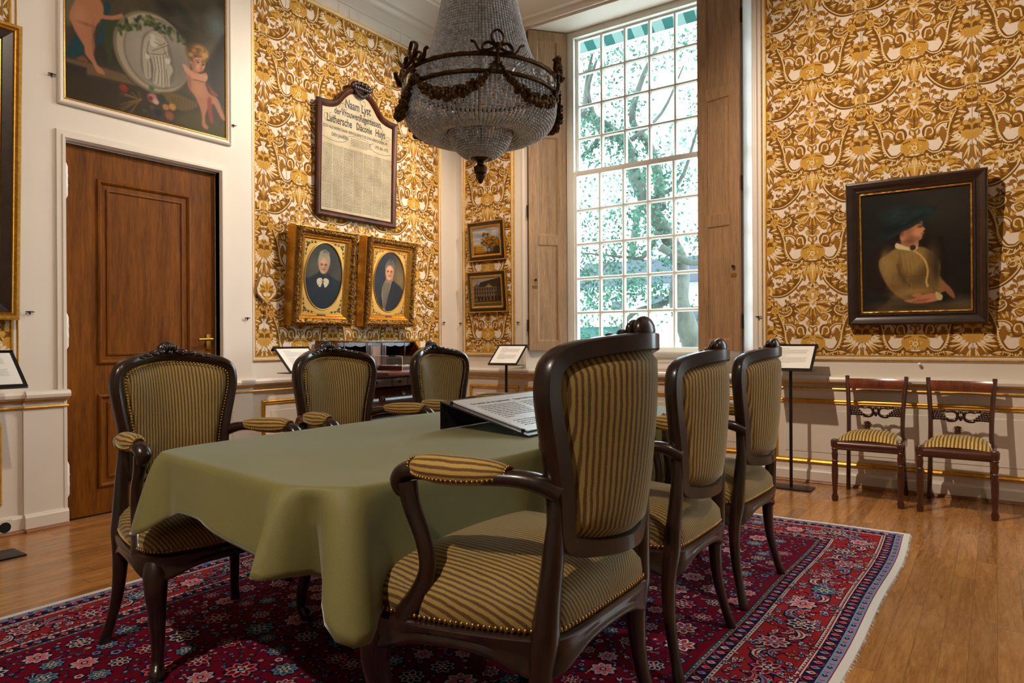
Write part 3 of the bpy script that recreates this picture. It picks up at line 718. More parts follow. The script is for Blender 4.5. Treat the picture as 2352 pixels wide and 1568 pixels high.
    legs = [(.225, -.17), (-.225, -.17), (.298, .225), (-.298, .225)]; rings = []
    for i, (x, y) in enumerate(plan):
        a, c = plan[i-1], plan[(i+1) % len(plan)]; tt = Vector((c[0]-a[0], c[1]-a[1])).normalized(); nx, ny = tt.y, -tt.x
        dm = min(sqrt((x-lx)**2+(y-ly)**2) for lx, ly in legs); zl = .362-.045*math.exp(-(dm/.085)**2)
        rings.append([(x+nx*d, y+ny*d, z) for d, z in ((-.035, zl), (.002, zl), (.012, zl+.008), (.013, zl+.016), (.008, zl+.026), (.014, .392), (.014, .402), (.004, .410), (-.035, .412))])
    b = MB(); b.loft(rings+[rings[0]], cap=False); b.build('seat_rail', M['rosewood'], t, 45)
    # seat cushion
    prof = [(.985, .405), (1.012, .420), (1.022, .440), (1.008, .468), (.95, .494), (.84, .514), (.68, .528), (.48, .538), (.25, .543), (.02, .545)]
    vs = []; su = []
    for r, z in prof:
        for (x, y) in plan:
            px, py = x*r, .03+(y-.03)*r
            notch = 0
            for lx, ly, wq in ((.300, .115, .045), (-.300, .115, .045), (.222, -.185, .05), (-.222, -.185, .05)):
                dd = sqrt((px-lx)**2+(py-ly)**2); notch = max(notch, math.exp(-(dd/wq)**2))
            vs.append((px*(1-.05*notch), py, z-.022*notch*(1 if r < 1.0 else .4))); su.append(px+(1 if px > 0 else -1)*max(0, .50-z)*.6+.011)
    n = len(plan); b = MB(); b._add(vs, [(k*n+i, k*n+(i+1) % n, (k+1)*n+(i+1) % n, (k+1)*n+i) for k in range(len(prof)-1) for i in range(n)]+[tuple((len(prof)-1)*n+i for i in range(n))], 0, su)
    st = b.build('seat', M['velvet'], t, 80)
    for p in resample([(x*1.012, .03+(y-.03)*1.012) for x, y in plan], .0125): nails.ball((p.x, p.y, .4185), .0055, 6, 3)
    nails.build('nail_trim', M['brass'], st, 80)
    # legs
    for sx in (-1, 1):
        nails = MB()
        b = MB(); P = catmull([(.205*sx, Y(.205, .70)-.004, Z(.70)), (.209*sx, -.190, Z(.585)), (.218*sx, -.182, .47), (.222*sx, -.176, .40), (.226*sx, -.168, .31), (.233*sx, -.174, .19), (.247*sx, -.196, .08), (.260*sx, -.214, .015), (.262*sx, -.216, .0)], 4)
        rr = np.interp(np.linspace(0, 1, len(P)), np.linspace(0, 1, 9), [.014, .024, .028, .033, .027, .021, .0175, .020, .020])
        b.tube(P, [(q, q*.92) for q in rr], 12); b.build('leg', M['rosewood'], t, 50)
        b = MB(); P = catmull([(.288*sx, .205, .395), (.300*sx, .222, .345), (.303*sx, .228, .29), (.293*sx, .216, .20), (.283*sx, .200, .11), (.284*sx, .200, .05), (.293*sx, .213, .018), (.296*sx, .216, 0)], 4)
        rr = np.interp(np.linspace(0, 1, len(P)), np.linspace(0, 1, 8), [.034, .038, .034, .026, .0205, .019, .025, .022])
        b.tube(P, [(q, q) for q in rr], 12)
        b.ball((.308*sx, .245, .325), .016, 8, 6, sc=(1, .8, 1.6)); b.build('leg', M['rosewood'], t, 50)
        # arm with scroll and support
        A = MB(); za = Z(.745)
        P = catmull([(.206*sx, -.205, za-.034), (.224*sx, -.165, za-.012), (.246*sx, -.115, za-.003), (.276*sx, -.01, za-.006), (.294*sx, .085, za-.002), (.299*sx, .128, za-.004), (.300*sx, .150, za-.024), (.300*sx, .143, za-.048), (.300*sx, .122, za-.049), (.300*sx, .120, za-.035)], 5)
        rr = np.interp(np.linspace(0, 1, len(P)), np.linspace(0, 1, 10), [.018, .021, .018, .017, .019, .022, .021, .016, .010, .007])
        A.tube(P, [(q, q*1.25) for q in rr], 12)
        P = catmull([(.299*sx, .130, za-.028), (.298*sx, .118, za-.08), (.294*sx, .088, za-.15), (.290*sx, .080, Z(.52)), (.293*sx, .100, Z(.46)), (.304*sx, .130, .41), (.308*sx, .137, .385)], 5)
        rr = np.interp(np.linspace(0, 1, len(P)), np.linspace(0, 1, 7), [.022, .019, .017, .018, .023, .027, .024])
        A.tube(P, [(q, q*1.1) for q in rr], 12); arm = A.build('armrest', M['rosewood'], t, 50)
        # padded arm
        rings = []; su = []
        cs = catmull([(.248*sx, -.105, za+.006), (.264*sx, -.045, za+.004), (.281*sx, .025, za+.004), (.292*sx, .075, za+.007), (.297*sx, .110, za+.009)], 4)
        for k, c in enumerate(cs):
            f = k/(len(cs)-1); s_ = (sin(pi*min(1, max(0.0, .03+.94*f)))**.34)
            ring = []
            for q in range(16):
                a = 2*pi*q/16; rx, rz = .039*s_, (.033 if sin(a) > 0 else .030)*s_
                ring.append((c.x+rx*cos(a), c.y, c.z+rz*sin(a))); su.append(abs(((q/16+.25) % 1)-.5)*.19+.003)
            rings.append(ring)
        PB = MB(); PB.loft(rings, 0, True, True, su); PB.build('arm_pad', M['velvetside'], arm, 80)
        for k in range(26):
            f = k/25; i = f*(len(cs)-1); i0 = int(min(len(cs)-2, i)); c = cs[i0].lerp(cs[i0+1], i-i0); s_ = sin(pi*(.03+.94*f))**.34
            for sd in (-1, 1): nails.ball((c.x+.034*s_*sd, c.y, c.z-.016*s_), .0042, 6, 3)
        for q in range(9):
            a = pi*q/8; nails.ball((cs[0].x+.016*cos(a), cs[0].y-.002, cs[0].z+.014*sin(a)), .0042, 6, 3); nails.ball((cs[-1].x+.020*cos(a), cs[-1].y+.002, cs[-1].z+.018*sin(a)), .0042, 6, 3)
        nails.build('nail_trim', M['brass'], arm, 80)
    return t
G = 'striped armchairs around the long table'
big = make_armchair('armchair', .948, .115, .0, 'large striped armchair nearest the camera, back turned, with rounded knob crest', G, .98)
big.location = (-1.0, 1.505, .0125); big.rotation_euler = (0, 0, pi/2); big.scale = (1.08, 1.08, 1.08)
std = make_armchair('armchair', 1.0, .085, .0, 'striped armchair behind the lectern stand of text, nearest the oak door', G)
std['label'] = 'striped armchair in front of the oak door, beside the table corner'
std.location = (-2.43, 1.436, .0125); std.rotation_euler = (0, 0, -pi/2)
dup(std, (-2.43, 2.23, .0125), -pi/2, 'striped armchair facing the table, under the two oval portraits', G)
dup(std, (-2.43, 3.00, .0125), -pi/2+.03, 'striped armchair facing the table, in front of the glass case on the desk', G)
dup(std, (-1.04, 2.335, .0125), pi/2, 'striped armchair with its back turned, middle of the row on the window side', G)
dup(std, (-1.045, 3.067, .0125), pi/2-.03, 'striped armchair with its back turned, farthest of its row, before the right text stand', G)

# ------------------------------------------------------------------ side chairs with swan splats
def make_sidechair():
    t = thing('side_chair', '', 'chair', group='mahogany side chairs along the wall')
    for sx in (-1, 1):
        b = MB()
        b.lathe([(.012, 0), (.019, .004), (.023, .030), (.014, .052), (.0155, .075), (.0205, .17), (.021, .23), (.017, .262), (.021, .268), (.021, .275), (.016, .281), (.0185, .30), (.021, .32), (.017, .345), (.022, .351), (.022, .357), (.018, .362), (.024, .368), (.026, .39), (.026, .41), (.020, .420), (.006, .424)], 16, (.196*sx, .215, 0))
        b.build('leg', M['mahogany'], t, 40)
        b = MB(); P = catmull([(.172*sx, -.175, .43), (.172*sx, -.178, .36), (.175*sx, -.188, .22), (.181*sx, -.212, .09), (.186*sx, -.236, 0)], 5)
        b.tube(P, [(.015, .020)]*len(P), 8); b.build('leg', M['darkmahogany'], t, 40)
        b = MB(); P = catmull([(.172*sx, -.172, .385), (.170*sx, -.172, .46), (.172*sx, -.186, .58), (.180*sx, -.212, .71), (.188*sx, -.238, .815), (.189*sx, -.242, .832)], 6)
        b.tube(P, [(.0145, .018)]*len(P), 10); b.build('back_post', M['mahogany'], t, 40)
    b = MB(); rings = []
    for k in range(13):
        x = -.185+.37*k/12; dy = -.022*(1-(x/.185)**2); y = -.232+dy
        rings.append([(x, y-.014, .742), (x, y-.018, .765), (x, y-.014, .800), (x, y-.006, .815), (x, y+.006, .815), (x, y+.016, .795), (x, y+.018, .765), (x, y+.010, .742)])
    b.loft(rings); b.build('crest_rail', wood('flame_mahogany', lin(78, 32, 16), lin(146, 74, 38), .22, 3, 2, .6, .02, 6), t, 40)
    # carved swan splat
    b = MB(); yy = lambda x: -.199-.014*(1-(x/.17)**2)
    fa, fb = (lambda u, v: (u, yy(u)-.009, v)), (lambda u, v: (u, yy(u)+.009, v))
    for sx in (-1, 1):
        wing = [(.172, .618), (.150, .612), (.125, .606), (.105, .592), (.090, .572), (.070, .552), (.090, .548), (.120, .553), (.150, .551), (.172, .553)]
        b.prism([(x*sx, z) for x, z in wing], fa, fb)
        for r in range(5):
            for c_ in range(6-r): b.ball(((.168-.017*c_-.004*r)*sx, yy(.14)+.009, .557+.013*r+.0008*c_), .0095, 6, 4, sc=(1.5, .5, .95))
        P = catmull([((x)*sx, yy(x), z) for x, z in ((.08, .550), (.05, .546), (.026, .556), (.018, .580), (.028, .603), (.052, .610), (.078, .606), (.094, .612))], 5)
        b.tube(P, list(np.interp(np.linspace(0, 1, len(P)), [0, .3, .7, 1], [.011, .010, .0085, .006])), 8); b.ball((.100*sx, yy(.1), .613), .0115, 8, 6, sc=(1.4, .8, .9)); b.ball((.118*sx, yy(.1), .607), .006, 6, 4, sc=(1.8, .8, .7))
    for k in range(5): b.ball((.011*(k-2), -.206, .596+.012*(1-abs(k-2)/2)), .008, 8, 6, sc=(.7, .8, 1.9))
    b.ball((0, -.205, .566), .013, 8, 6, sc=(.9, .7, 1.5))
    b.build('swan_splat', M['darkmahogany'], t, 50)
    b = MB(); b.tube([(-.185, .212, .380), (.185, .212, .380)], [(.031, .024)]*2, 16)
    for sx in (-1, 1): b.box((.186*sx-.014, -.17, .355), (.186*sx+.014, .215, .408), bev=.006)
    b.box((-.17, -.186, .36), (.17, -.160, .405), bev=.004); b.build('seat_rail', M['mahogany'], t, 40)
    vs = []; su = []; nu, nv = 25, 13; b = MB()
    for j in range(nv):
        for i in range(nu):
            u, v = 2*i/(nu-1)-1, 2*j/(nv-1)-1; wdt = .178+.010*v
            e = ((1-abs(u)**4)*(1-abs(v)**4)); vs.append((u*wdt, .02+v*.185, .408+.055*max(0, e)**.55*(1-.15*abs(v))+.012*(1-u*u))); su.append(u*wdt)
    b._add(vs, [(j*nu+i, j*nu+i+1, (j+1)*nu+i+1, (j+1)*nu+i) for j in range(nv-1) for i in range(nu-1)], 0, su)
    b.build('seat', M['velvetyellow'], t, 80)
    return t
M['velvetyellow'] = velvet('striped_velvet_gold', lin(206, 172, 86), lin(104, 70, 24), .0205)
sc = make_sidechair(); sc.location = (-.705, 5.30, 0); sc.rotation_euler = (0, 0, pi); sc['label'] = 'mahogany side chair with swan splat, the one beside the right text stand'
dup(sc, (-.200, 5.285, 0), pi-.02, 'mahogany side chair with swan splat, the one below the portrait of the seated woman')
def pinecone(x, y, z, label):
    rnd = random.Random(int(x*1000)); b = MB(); b.ball((0, 0, .024), .018, 10, 7, sc=(1, 1, 1.2))
    for k in range(70):
        f = (k+.5)/70; a = k*2.39996; ph = math.acos(1-2*f); r = .018+.011*sin(ph)
        c = Vector((sin(ph)*cos(a), sin(ph)*sin(a), cos(ph))); p = c*r; p.z = p.z*1.15+.026
        q = Vector((-sin(a), cos(a), 0)); up = c.cross(q)
        b._add([p-q*.006-c*.01, p+q*.006-c*.01, p+q*.005+c*.002+up*.002, p-q*.005+c*.002+up*.002, p+c*.004+up*.004], [(0, 1, 2, 3), (2, 4, 3)], k % 2)
    o = b.build('pine_cone', [plain('cone_scale', lin(86, 52, 28), .7), plain('cone_tip', lin(140, 92, 54), .7)], smooth=30); o.location = (x, y, z)
    tag(o, label, 'pine cone', 'pine cones laid on chair seats')
pinecone(-.735, 5.33, .476, 'pine cone on the seat of the side chair beside the text stand'); pinecone(-.206, 5.33, .476, 'pine cone on the seat of the side chair below the portrait')

# ------------------------------------------------------------------ table, cloth, sign
TP = [(-2.20,1.75,.17),(-2.178,1.25,.19),(-2.165,1.18,.22),(-2.135,1.115,.262),(-2.07,1.105,.20),(-1.95,1.09,.158),(-1.80,1.072,.15),(-1.62,1.05,.18),(-1.46,1.03,.19),(-1.375,1.02,.198),(-1.33,1.036,.215),(-1.28,1.06,.265),(-1.232,1.085,.345),(-1.215,1.16,.30),(-1.205,1.3,.28),(-1.19,1.75,.27),(-1.18,2.6,.27),(-1.17,3.15,.27),(-1.19,3.29,.34),(-1.28,3.35,.27),(-1.65,3.36,.24),(-2.02,3.35,.27),(-2.15,3.28,.34),(-2.185,3.15,.27),(-2.205,2.4,.24)]
TZ = .760
T = thing('table', 'long dining table hidden under the green cloth', 'table', (-1.67, 2.2, .0125))
b = MB(); ol = [(x+1.67+(.006 if x < -1.67 else -.006), y-2.2+(.006 if y < 2.2 else -.006)) for x, y, L in TP]; b.prism(ol, lambda u, v: (u, v, TZ-.048), lambda u, v: (u, v, TZ-.017)); b.build('tabletop', M['mahogany'], T, 30)
for (x, y) in ((-.30, -.42), (.27, -.42), (-.30, .62), (.27, .62)):
    b = MB(); b.lathe([(.018, 0), (.028, .012), (.030, .05), (.022, .075), (.026, .10), (.034, .25), (.030, .33), (.022, .355), (.040, .37), (.040, .385), (.028, .40), (.034, .45), (.045, .58), (.05, .60), (.05, .712)], 16, (x, y, 0)); b.build('leg', M['mahogany'], T, 40)
def cloth():
    Q = [Vector(q) for q in TP[::-1]]; raw = []
    for i in range(len(Q)):
        a, c = Q[i], Q[(i+1) % len(Q)]; m_ = max(1, int((Vector((c.x, c.y))-Vector((a.x, a.y))).length/.016))
        raw += [a.lerp(c, k/m_) for k in range(m_)]
    n = len(raw); ar = sum(raw[i].x*raw[(i+1) % n].y-raw[(i+1) % n].x*raw[i].y for i in range(n))
    if ar < 0: raw = raw[::-1]
    P = [sum((raw[(i+k) % n] for k in (-1, 0, 1)), Vector((0, 0, 0)))/3 for i in range(n)]
    folds = [(-1.385, 1.022, .080, .036), (-1.318, 1.045, -.070, .036), (-1.228, 1.088, .085, .040), (-1.27, 1.065, .030, .03), (-1.212, 1.19, -.01, .04), (-2.15, 1.12, .085, .05), (-2.04, 1.09, -.012, .05), (-1.72, 1.06, .012, .10), (-1.185, 1.95, .008, .08), (-1.18, 2.5, .008, .09), (-2.2, 1.9, .012, .12)]
    out = []; nr = []
    for i in range(n):
        a, c = P[(i-2) % n], P[(i+2) % n]; t = Vector((c.x-a.x, c.y-a.y)).normalized(); nr.append(Vector((t.y, -t.x)))
    rows = []
    cx, cy = -1.67, 2.2
    for r in (.985,): rows.append([(cx+(p.x-cx)*r, cy+(p.y-cy)*r, TZ) for p in P])
    for k, (d, z) in enumerate(((0, 0), (.004, -.002), (.008, -.007))): rows.append([(p.x+nr[i].x*d, p.y+nr[i].y*d, TZ+z) for i, p in enumerate(P)])
    for k in range(1, 13):
        f = k/12; row = []
        for i, p in enumerate(P):
            disp = .010+.010*f
            for fx, fy, amp, wd in folds:
                disp += amp*f**.7*math.exp(-((p.x-fx)**2+(p.y-fy)**2)/(wd*wd))
            row.append((p.x+nr[i].x*disp, p.y+nr[i].y*disp, TZ-.008-f*(p.z-.008)))
        rows.append(row)
    b = MB()
    for r in rows: b.v.extend(r); b.su.extend([0]*n)
    b.f = [tuple(range(n))]+[(k*n+(i+1) % n, k*n+i, (k+1)*n+i, (k+1)*n+(i+1) % n) for k in range(len(rows)-1) for i in range(n)]
    b.mi = [0]*len(b.f)
    # lining is the inner skin of the cloth
    t = NT('green_baize'); v = t.coords(); f1 = t.noise(v, 500, 3, .7); f2 = t.noise(v, 6, 3)
    c = t.ramp(f1, [(.3, lin(112, 108, 60)), (.7, lin(134, 128, 76))]); c = t.mix(.12, c, t.ramp(f2, [(.3, lin(100, 98, 56)), (.7, lin(140, 134, 82))]))
    t.color(c).set(Roughness=.62, Sheen_Weight=.5, Sheen_Roughness=.3); t.b.inputs['Sheen Tint'].default_value = (.80, .92, .95, 1); t.bump(f1, .25, .001)
    o = b.build('tablecloth', [t.m, plain('cloth_lining', lin(108, 94, 98), .8)], smooth=60, fixn=False)
    md = o.modifiers.new('thickness', 'SOLIDIFY'); md.thickness = .0022; md.offset = -1; md.material_offset = 1; md.material_offset_rim = 0; md.use_quality_normals = True
    tag(o, 'olive green cloth draped over the long table', 'tablecloth')
cloth()

# ------------------------------------------------------------------ lettering helper
def letters(txt, size, align='LEFT', shear=0.0, bold=0.0):
    cu = bpy.data.curves.new('lettering', 'FONT'); cu.body = txt; cu.size = size; cu.align_x = align; cu.shear = shear; cu.offset = bold; cu.resolution_u = 3
    o = bpy.data.objects.new('lettering', cu); COL.objects.link(o)
    dg = bpy.context.evaluated_depsgraph_get(); dg.update(); me = bpy.data.meshes.new_from_object(o.evaluated_get(dg))
    vs = [tuple(v.co) for v in me.vertices]; fs = [tuple(p.vertices) for p in me.polygons]
    bpy.data.objects.remove(o, do_unlink=True); bpy.data.curves.remove(cu); bpy.data.meshes.remove(me)
    return vs, fs
def put(b, txt, size, x, y, f, mi=0, align='LEFT', shear=0.0, bold=0.0, sx=1.0):
    vs, fs = letters(txt, size, align, shear, bold); b._add([f(x+p[0]*sx, y+p[1]) for p in vs], fs, mi)
def textlines(b, x0, x1, y, dy, n, f, rnd, h=.004, mi=0, last=.5):
    """printed body text too small to read: rows of word-long strokes"""
    for k in range(n):
        x = x0; xe = x1 if k < n-1 else x0+(x1-x0)*last; xe -= rnd.uniform(0, .06)*(x1-x0)
        while x < xe:
            wl = min(rnd.uniform(1.2, 5)*h*.9, xe-x+.0005)
            b._add([f(x, y-dy*k), f(x+wl, y-dy*k), f(x+wl, y-dy*k+h*.52), f(x, y-dy*k+h*.52)], [(0, 1, 2, 3)], mi)
            q = x
            while q < x+wl:
                if rnd.random() < .3: b._add([f(q, y-dy*k+h*.4), f(q+h*.15, y-dy*k+h*.4), f(q+h*.15, y-dy*k+h*.85), f(q, y-dy*k+h*.85)], [(0, 1, 2, 3)], mi)
                q += h*.5
            x += wl+h*.42

# big information panel on the table: folded steel wedge with a printed plate, read from the right side of the table
S = thing('information_panel', 'tilted information panel about the room, standing on the green tablecloth', 'sign', (-1.74, 1.985, TZ+.003))
t_ = NT('painted_steel_panel'); t_.color(t_.ramp(t_.noise(t_.coords(), 90, 2), [(.3, lin(40, 38, 40)), (.7, lin(50, 48, 51))])).set(Roughness=.26, Metallic=.3); M['panelsteel'] = t_.m
SL, SH, SD = .66, .105, .405
b = MB(); b.prism([(0, 0), (.003, 0), (.003, SH-.004), (SD, .004), (SD, 0.0005), (SD+.001, .007), (0, SH+.003)], lambda u, v: (u, 0, v), lambda u, v: (u, SL, v)); b.build('panel_body', M['panelsteel'], S, 20)
ang = atan2(SH-.004, SD); fs_ = lambda u, v, h: (0+.004+(v)*cos(ang)+h*sin(ang), u, SH+.0015-v*sin(ang)+h*cos(ang))
b = MB(); pl = [(.035, .022), (SL-.035, .022), (SL-.035, .388), (.035, .388)]
b.prism(pl, lambda u, v: fs_(u, v, .002), lambda u, v: fs_(u, v, .0065))
plate = b.build('printed_plate', plain('matt_print', lin(196, 200, 204), .32, var=.01), S, 20)
rnd = random.Random(4); b = MB(); ft = lambda u, v: fs_(u, -v, .0069)
put(b, 'De kamer van de regentessen', .021, .085, -.088, ft, 0, bold=.0005); put(b, "Regentesses' Room", .021, .368, -.088, ft, 0, bold=.0005)
textlines(b, .085, .335, -.118, .0165, 9, ft, rnd, .0085, 0, .25); textlines(b, .085, .335, -.290, .0165, 4, ft, rnd, .0085, 0, .8)
textlines(b, .368, .610, -.118, .0165, 8, ft, rnd, .0085, 0, .6); textlines(b, .368, .610, -.290, .0165, 4, ft, rnd, .0085, 0, .6)
b.build('lettering', M['ink'], plate, 0, False)
for (u, v) in ((.022, .035), (SL-.022, .035), (.022, .375), (SL-.022, .375)):
    b = MB(); b.tube([fs_(u, v, .001), fs_(u, v, .010)], .006, 10); b.build('standoff_screw', M['iron'], S)

# ------------------------------------------------------------------ text stands
def stand(loc, rz, label, lines, fold=True):
    t = thing('text_stand', label, 'sign stand', loc, rz, 'black text stands along the walls')
    b = MB(); b.box((-.15, -.09, 0), (.15, .09, .010), bev=.002); b.build('base_plate', M['black'], t)
    b = MB(); b.box((-.0095, -.0095, .010), (.0095, .0095, .885)); b.build('pole', M['black'], t, 0)
    a = radians(42); f = lambda u, v, h: (u, -.075+v*cos(a)-h*sin(a), .875+v*sin(a)+h*cos(a))   # v from the lower edge up and back
    b = MB(); b.prism([(-.165, 0), (.165, 0), (.165, .275), (-.165, .275)], lambda u, v: f(u, v, 0), lambda u, v: f(u, v, .004))
    b.prism([(-.165, .268), (.165, .268), (.165, .275), (-.165, .275)], lambda u, v: f(u, v, -.03), lambda u, v: f(u, v, .008)); b.box((-.165, -.075, .868), (.165, .075, .873))
    b.build('board', M['black'], t, 20)
    b = MB(); b.prism([(-.145, .018), (.145, .018), (.145, .255), (-.145, .255)], lambda u, v: f(u, v, .004), lambda u, v: f(u, v, .006)); card = b.build('printed_card', M['paper'], t, 20)
    b = MB(); rnd = random.Random(lines); ft = lambda u, v: f(u, v, .0066)
    textlines(b, -.10, -.02, .226, .01, 1, ft, rnd, .0052, 0, .9); textlines(b, -.10, .11, .210, .0092, 6, ft, rnd, .0040, 1, .4); textlines(b, -.10, -.03, .142, .01, 1, ft, rnd, .0052, 0, .9); textlines(b, -.10, .11, .128, .0092, 7, ft, rnd, .0040, 1, .5); textlines(b, -.10, -.02, .040, .009, 1, ft, rnd, .0034, 1, .9)
    b.build('lettering', [M['ink'], M['greyink']], card, 0, False)
    return t
stand((-1.245, 5.345, 0), 0, 'black text stand against the wall beside the side chairs', 1)
stand((-3.845, 5.35, 0), .06, 'black text stand below the two small landscape pictures', 2)
stand((-4.28, 3.31, 0), pi/2, 'black text stand between the desk and the oak door, half behind an armchair', 3)
stand((-4.20, 1.30, 0), pi/2, 'black text stand cut off by the left edge, below the big gilt frame', 4)
# ------------------------------------------------------------------ painted canvases (colour per vertex on a fine grid)
class Canvas:
    def __init__(s, wdt, hgt, res, base):
        s.w, s.h = wdt, hgt; s.nx, s.ny = int(wdt/res)+1, int(hgt/res)+1
        s.X, s.Y = np.meshgrid(np.linspace(0, 1, s.nx), np.linspace(0, 1, s.ny)); s.asp = wdt/hgt
        s.C = np.zeros((s.ny, s.nx, 3))+np.array(base, float); s.rng = np.random.RandomState(7)
    def blend(s, a, col): s.C += (np.array(col, float)-s.C)*np.clip(a, 0, 1)[..., None]; return s
    def ell(s, x, y, rx, ry, col, soft=.25, al=1.0, rot=0):
        soft *= .8; dx, dy = (s.X-x), (s.Y-y)/s.asp; ry = ry/s.asp
        u = dx*cos(rot)+dy*sin(rot); v = -dx*sin(rot)+dy*cos(rot)
        d = np.sqrt((u/rx)**2+(v/ry)**2); return s.blend(al*np.clip((1+soft-d)/(2*soft), 0, 1), col)
    def poly(s, pts, col, soft=.012, al=1.0):
        soft *= .6; P = np.array(pts, float); x, y = s.X, s.Y; ins = np.zeros(x.shape, bool); dm = np.full(x.shape, 9.)
        for i in range(len(P)):
            (x0, y0), (x1, y1) = P[i], P[(i+1) % len(P)]
            with np.errstate(divide='ignore', invalid='ignore'):
                ins ^= ((y0 > y) != (y1 > y)) & (x < (x1-x0)*(y-y0)/(y1-y0+1e-12)+x0)
            L = (x1-x0)**2+(y1-y0)**2+1e-12; t = np.clip(((x-x0)*(x1-x0)+(y-y0)*(y1-y0))/L, 0, 1)
            dm = np.minimum(dm, np.hypot(x-x0-t*(x1-x0), y-y0-t*(y1-y0)))
        sd = np.where(ins, dm, -dm); return s.blend(al*np.clip(.5+sd/(2*soft), 0, 1), col)
    def spoly(s, pts, col, soft=.012, al=1.0): return s.poly([(p.x, p.y) for p in catmull([(a, b, 0) for a, b in pts], 5, True)], col, soft, al)
    def line(s, pts, wd, col, al=1.0, soft=None):
        soft = soft or wd*.6
        for (x0, y0), (x1, y1) in zip(pts[:-1], pts[1:]):
            L = (x1-x0)**2+(y1-y0)**2+1e-12; t = np.clip(((s.X-x0)*(x1-x0)+(s.Y-y0)*(y1-y0))/L, 0, 1)
            d = np.hypot(s.X-x0-t*(x1-x0), (s.Y-y0-t*(y1-y0))); s.blend(al*np.clip(.5+(wd-d)/(2*soft), 0, 1), col)
        return s
    def cloud(s, f, amp, seed=1, tint=(1, 1, 1)):
        r = np.random.RandomState(seed); n = np.zeros(s.X.shape)
        for o in range(4):
            g = r.rand(int(f*2**o)+3, int(f*2**o)+3); gx = s.X*(f*2**o); gy = s.Y*(f*2**o); ix, iy = gx.astype(int), gy.astype(int); fx, fy = gx-ix, gy-iy
            fx = fx*fx*(3-2*fx); fy = fy*fy*(3-2*fy)
            n += ((g[iy, ix]*(1-fx)+g[iy, ix+1]*fx)*(1-fy)+(g[iy+1, ix]*(1-fx)+g[iy+1, ix+1]*fx)*fy-.5)/1.7**o
        s.C = np.clip(s.C*(1+amp*n[..., None]*np.array(tint)), 0, 255); return s
    def build(s, name, f, parent, mask=None, mat='vpaint'):
        s.C = np.clip(s.C+s.rng.normal(0, 1.6, s.C.shape[:2])[..., None], 0, 255)
        c = s.C/255; c = np.where(c <= .04045, c/12.92, ((c+.055)/1.055)**2.4)
        vs = [f(x*s.w, y*s.h) for x, y in zip(s.X.ravel(), s.Y.ravel())]; nx, ny = s.nx, s.ny
        fs = [(j*nx+i, j*nx+i+1, (j+1)*nx+i+1, (j+1)*nx+i) for j in range(ny-1) for i in range(nx-1)]
        if mask is not None:
            k = mask(s.X.ravel(), s.Y.ravel()); fs = [q for q in fs if all(k[i] for i in q)]
        me = bpy.data.meshes.new(name); me.from_pydata(vs, [], fs); me.materials.append(M[mat])
        a = me.color_attributes.new('Col', 'FLOAT_COLOR', 'POINT'); a.data.foreach_set('color', np.c_[c.reshape(-1, 3), np.ones(nx*ny)].astype(np.float32).ravel())
        o = bpy.data.objects.new(name, me); COL.objects.link(o); o.parent = parent; return o

def hang(name, label, wall, u0, z0, tilt, gap, group=None, cat='picture'):
    """empty at the lower left front corner of a hanging picture; children use local (u, v up the picture, h out of the wall)"""
    t = thing(name, label, cat, group=group)
    if wall == 'L':   # out of wall = +x, u = +y
        m = Matrix(((0, 0, 1), (1, 0, 0), (0, 1, 0))).to_4x4(); loc = Vector((XL+gap, u0, z0))
        rot = Matrix.Rotation(tilt, 4, 'Y')
    elif wall == 'D':
        m = Matrix(((0, 0, 1), (1, 0, 0), (0, 1, 0))).to_4x4(); loc = Vector((XD+gap, u0, z0)); rot = Matrix.Rotation(tilt, 4, 'Y')
    else:             # out of wall = -y, u = +x
        m = Matrix(((1, 0, 0), (0, 0, -1), (0, 1, 0))).to_4x4(); loc = Vector((u0, YW-gap, z0)); rot = Matrix.Rotation(tilt, 4, 'X')
    t.matrix_world = Matrix.Translation(loc) @ rot @ m
    return t
def wires(t, us, v0, L, gap, tilt):
    h = -(gap+v0*sin(tilt))/cos(tilt)+.007
    for u in us:
        b = MB(); b.tube([(u, v0, h), (u+.002, v0+L*cos(tilt), h-L*sin(tilt))], .0011, 6); b.build('hanging_wire', M['steel'], t, 40)
I3 = lambda u, v, h: (u, v, h)

# --- name board of 1772
tl = radians(1.6); B = hang('name_board', 'tall lettered name board in a dark frame with a carved crest, above the oval portraits', 'L', 3.758, 2.173, tl, .012, cat='name board')
BW, BH = .932, .985
top = [(0, BH), (.10, BH+.002), (.19, BH+.030), (.26, BH+.105), (.33, BH+.165), (.40, BH+.190), (.466, BH+.198)]
ring = [(p.x, p.y) for p in catmull([(x, y, 0) for x, y in top], 6)]; ring = ring+[(BW-x, y) for x, y in ring[::-1][1:]]
outl = [(0, 0), (BW, 0)]+[(x, y) for x, y in ring[::-1]]
def inset_poly(P, d):
    n = len(P); r = []
    for i in range(n):
        p, a, c = Vector(P[i]), Vector(P[i-1]), Vector(P[(i+1) % n]); e1 = (p-a).normalized(); e2 = (c-p).normalized(); n1, n2 = Vector((-e1.y, e1.x)), Vector((-e2.y, e2.x))
        m_ = (n1+n2); m_ = m_.normalized()/max(.35, m_.normalized().dot(n1)); r.append(tuple(p+m_*d))
    return r
lv = [(0, 0), (0, .035), (.012, .045), (.030, .040), (.044, .026), (.050, .030), (.056, .020)]
rings = [[(x, y, h) for x, y in (inset_poly(outl, d) if d else outl)] for d, h in lv]; b = MB()
n = len(outl); vs = [p for r in rings for p in r]; b._add(vs, [(k*n+i, k*n+(i+1) % n, (k+1)*n+(i+1) % n, (k+1)*n+i) for k in range(len(lv)-1) for i in range(n)])
M['rosestripe'] = wood('striped_rosewood', lin(14, 8, 6), lin(96, 42, 18), .4, 2.2, 1, .0, .02, 5, .3)
b.build('frame', M['rosestripe'], B, 35)
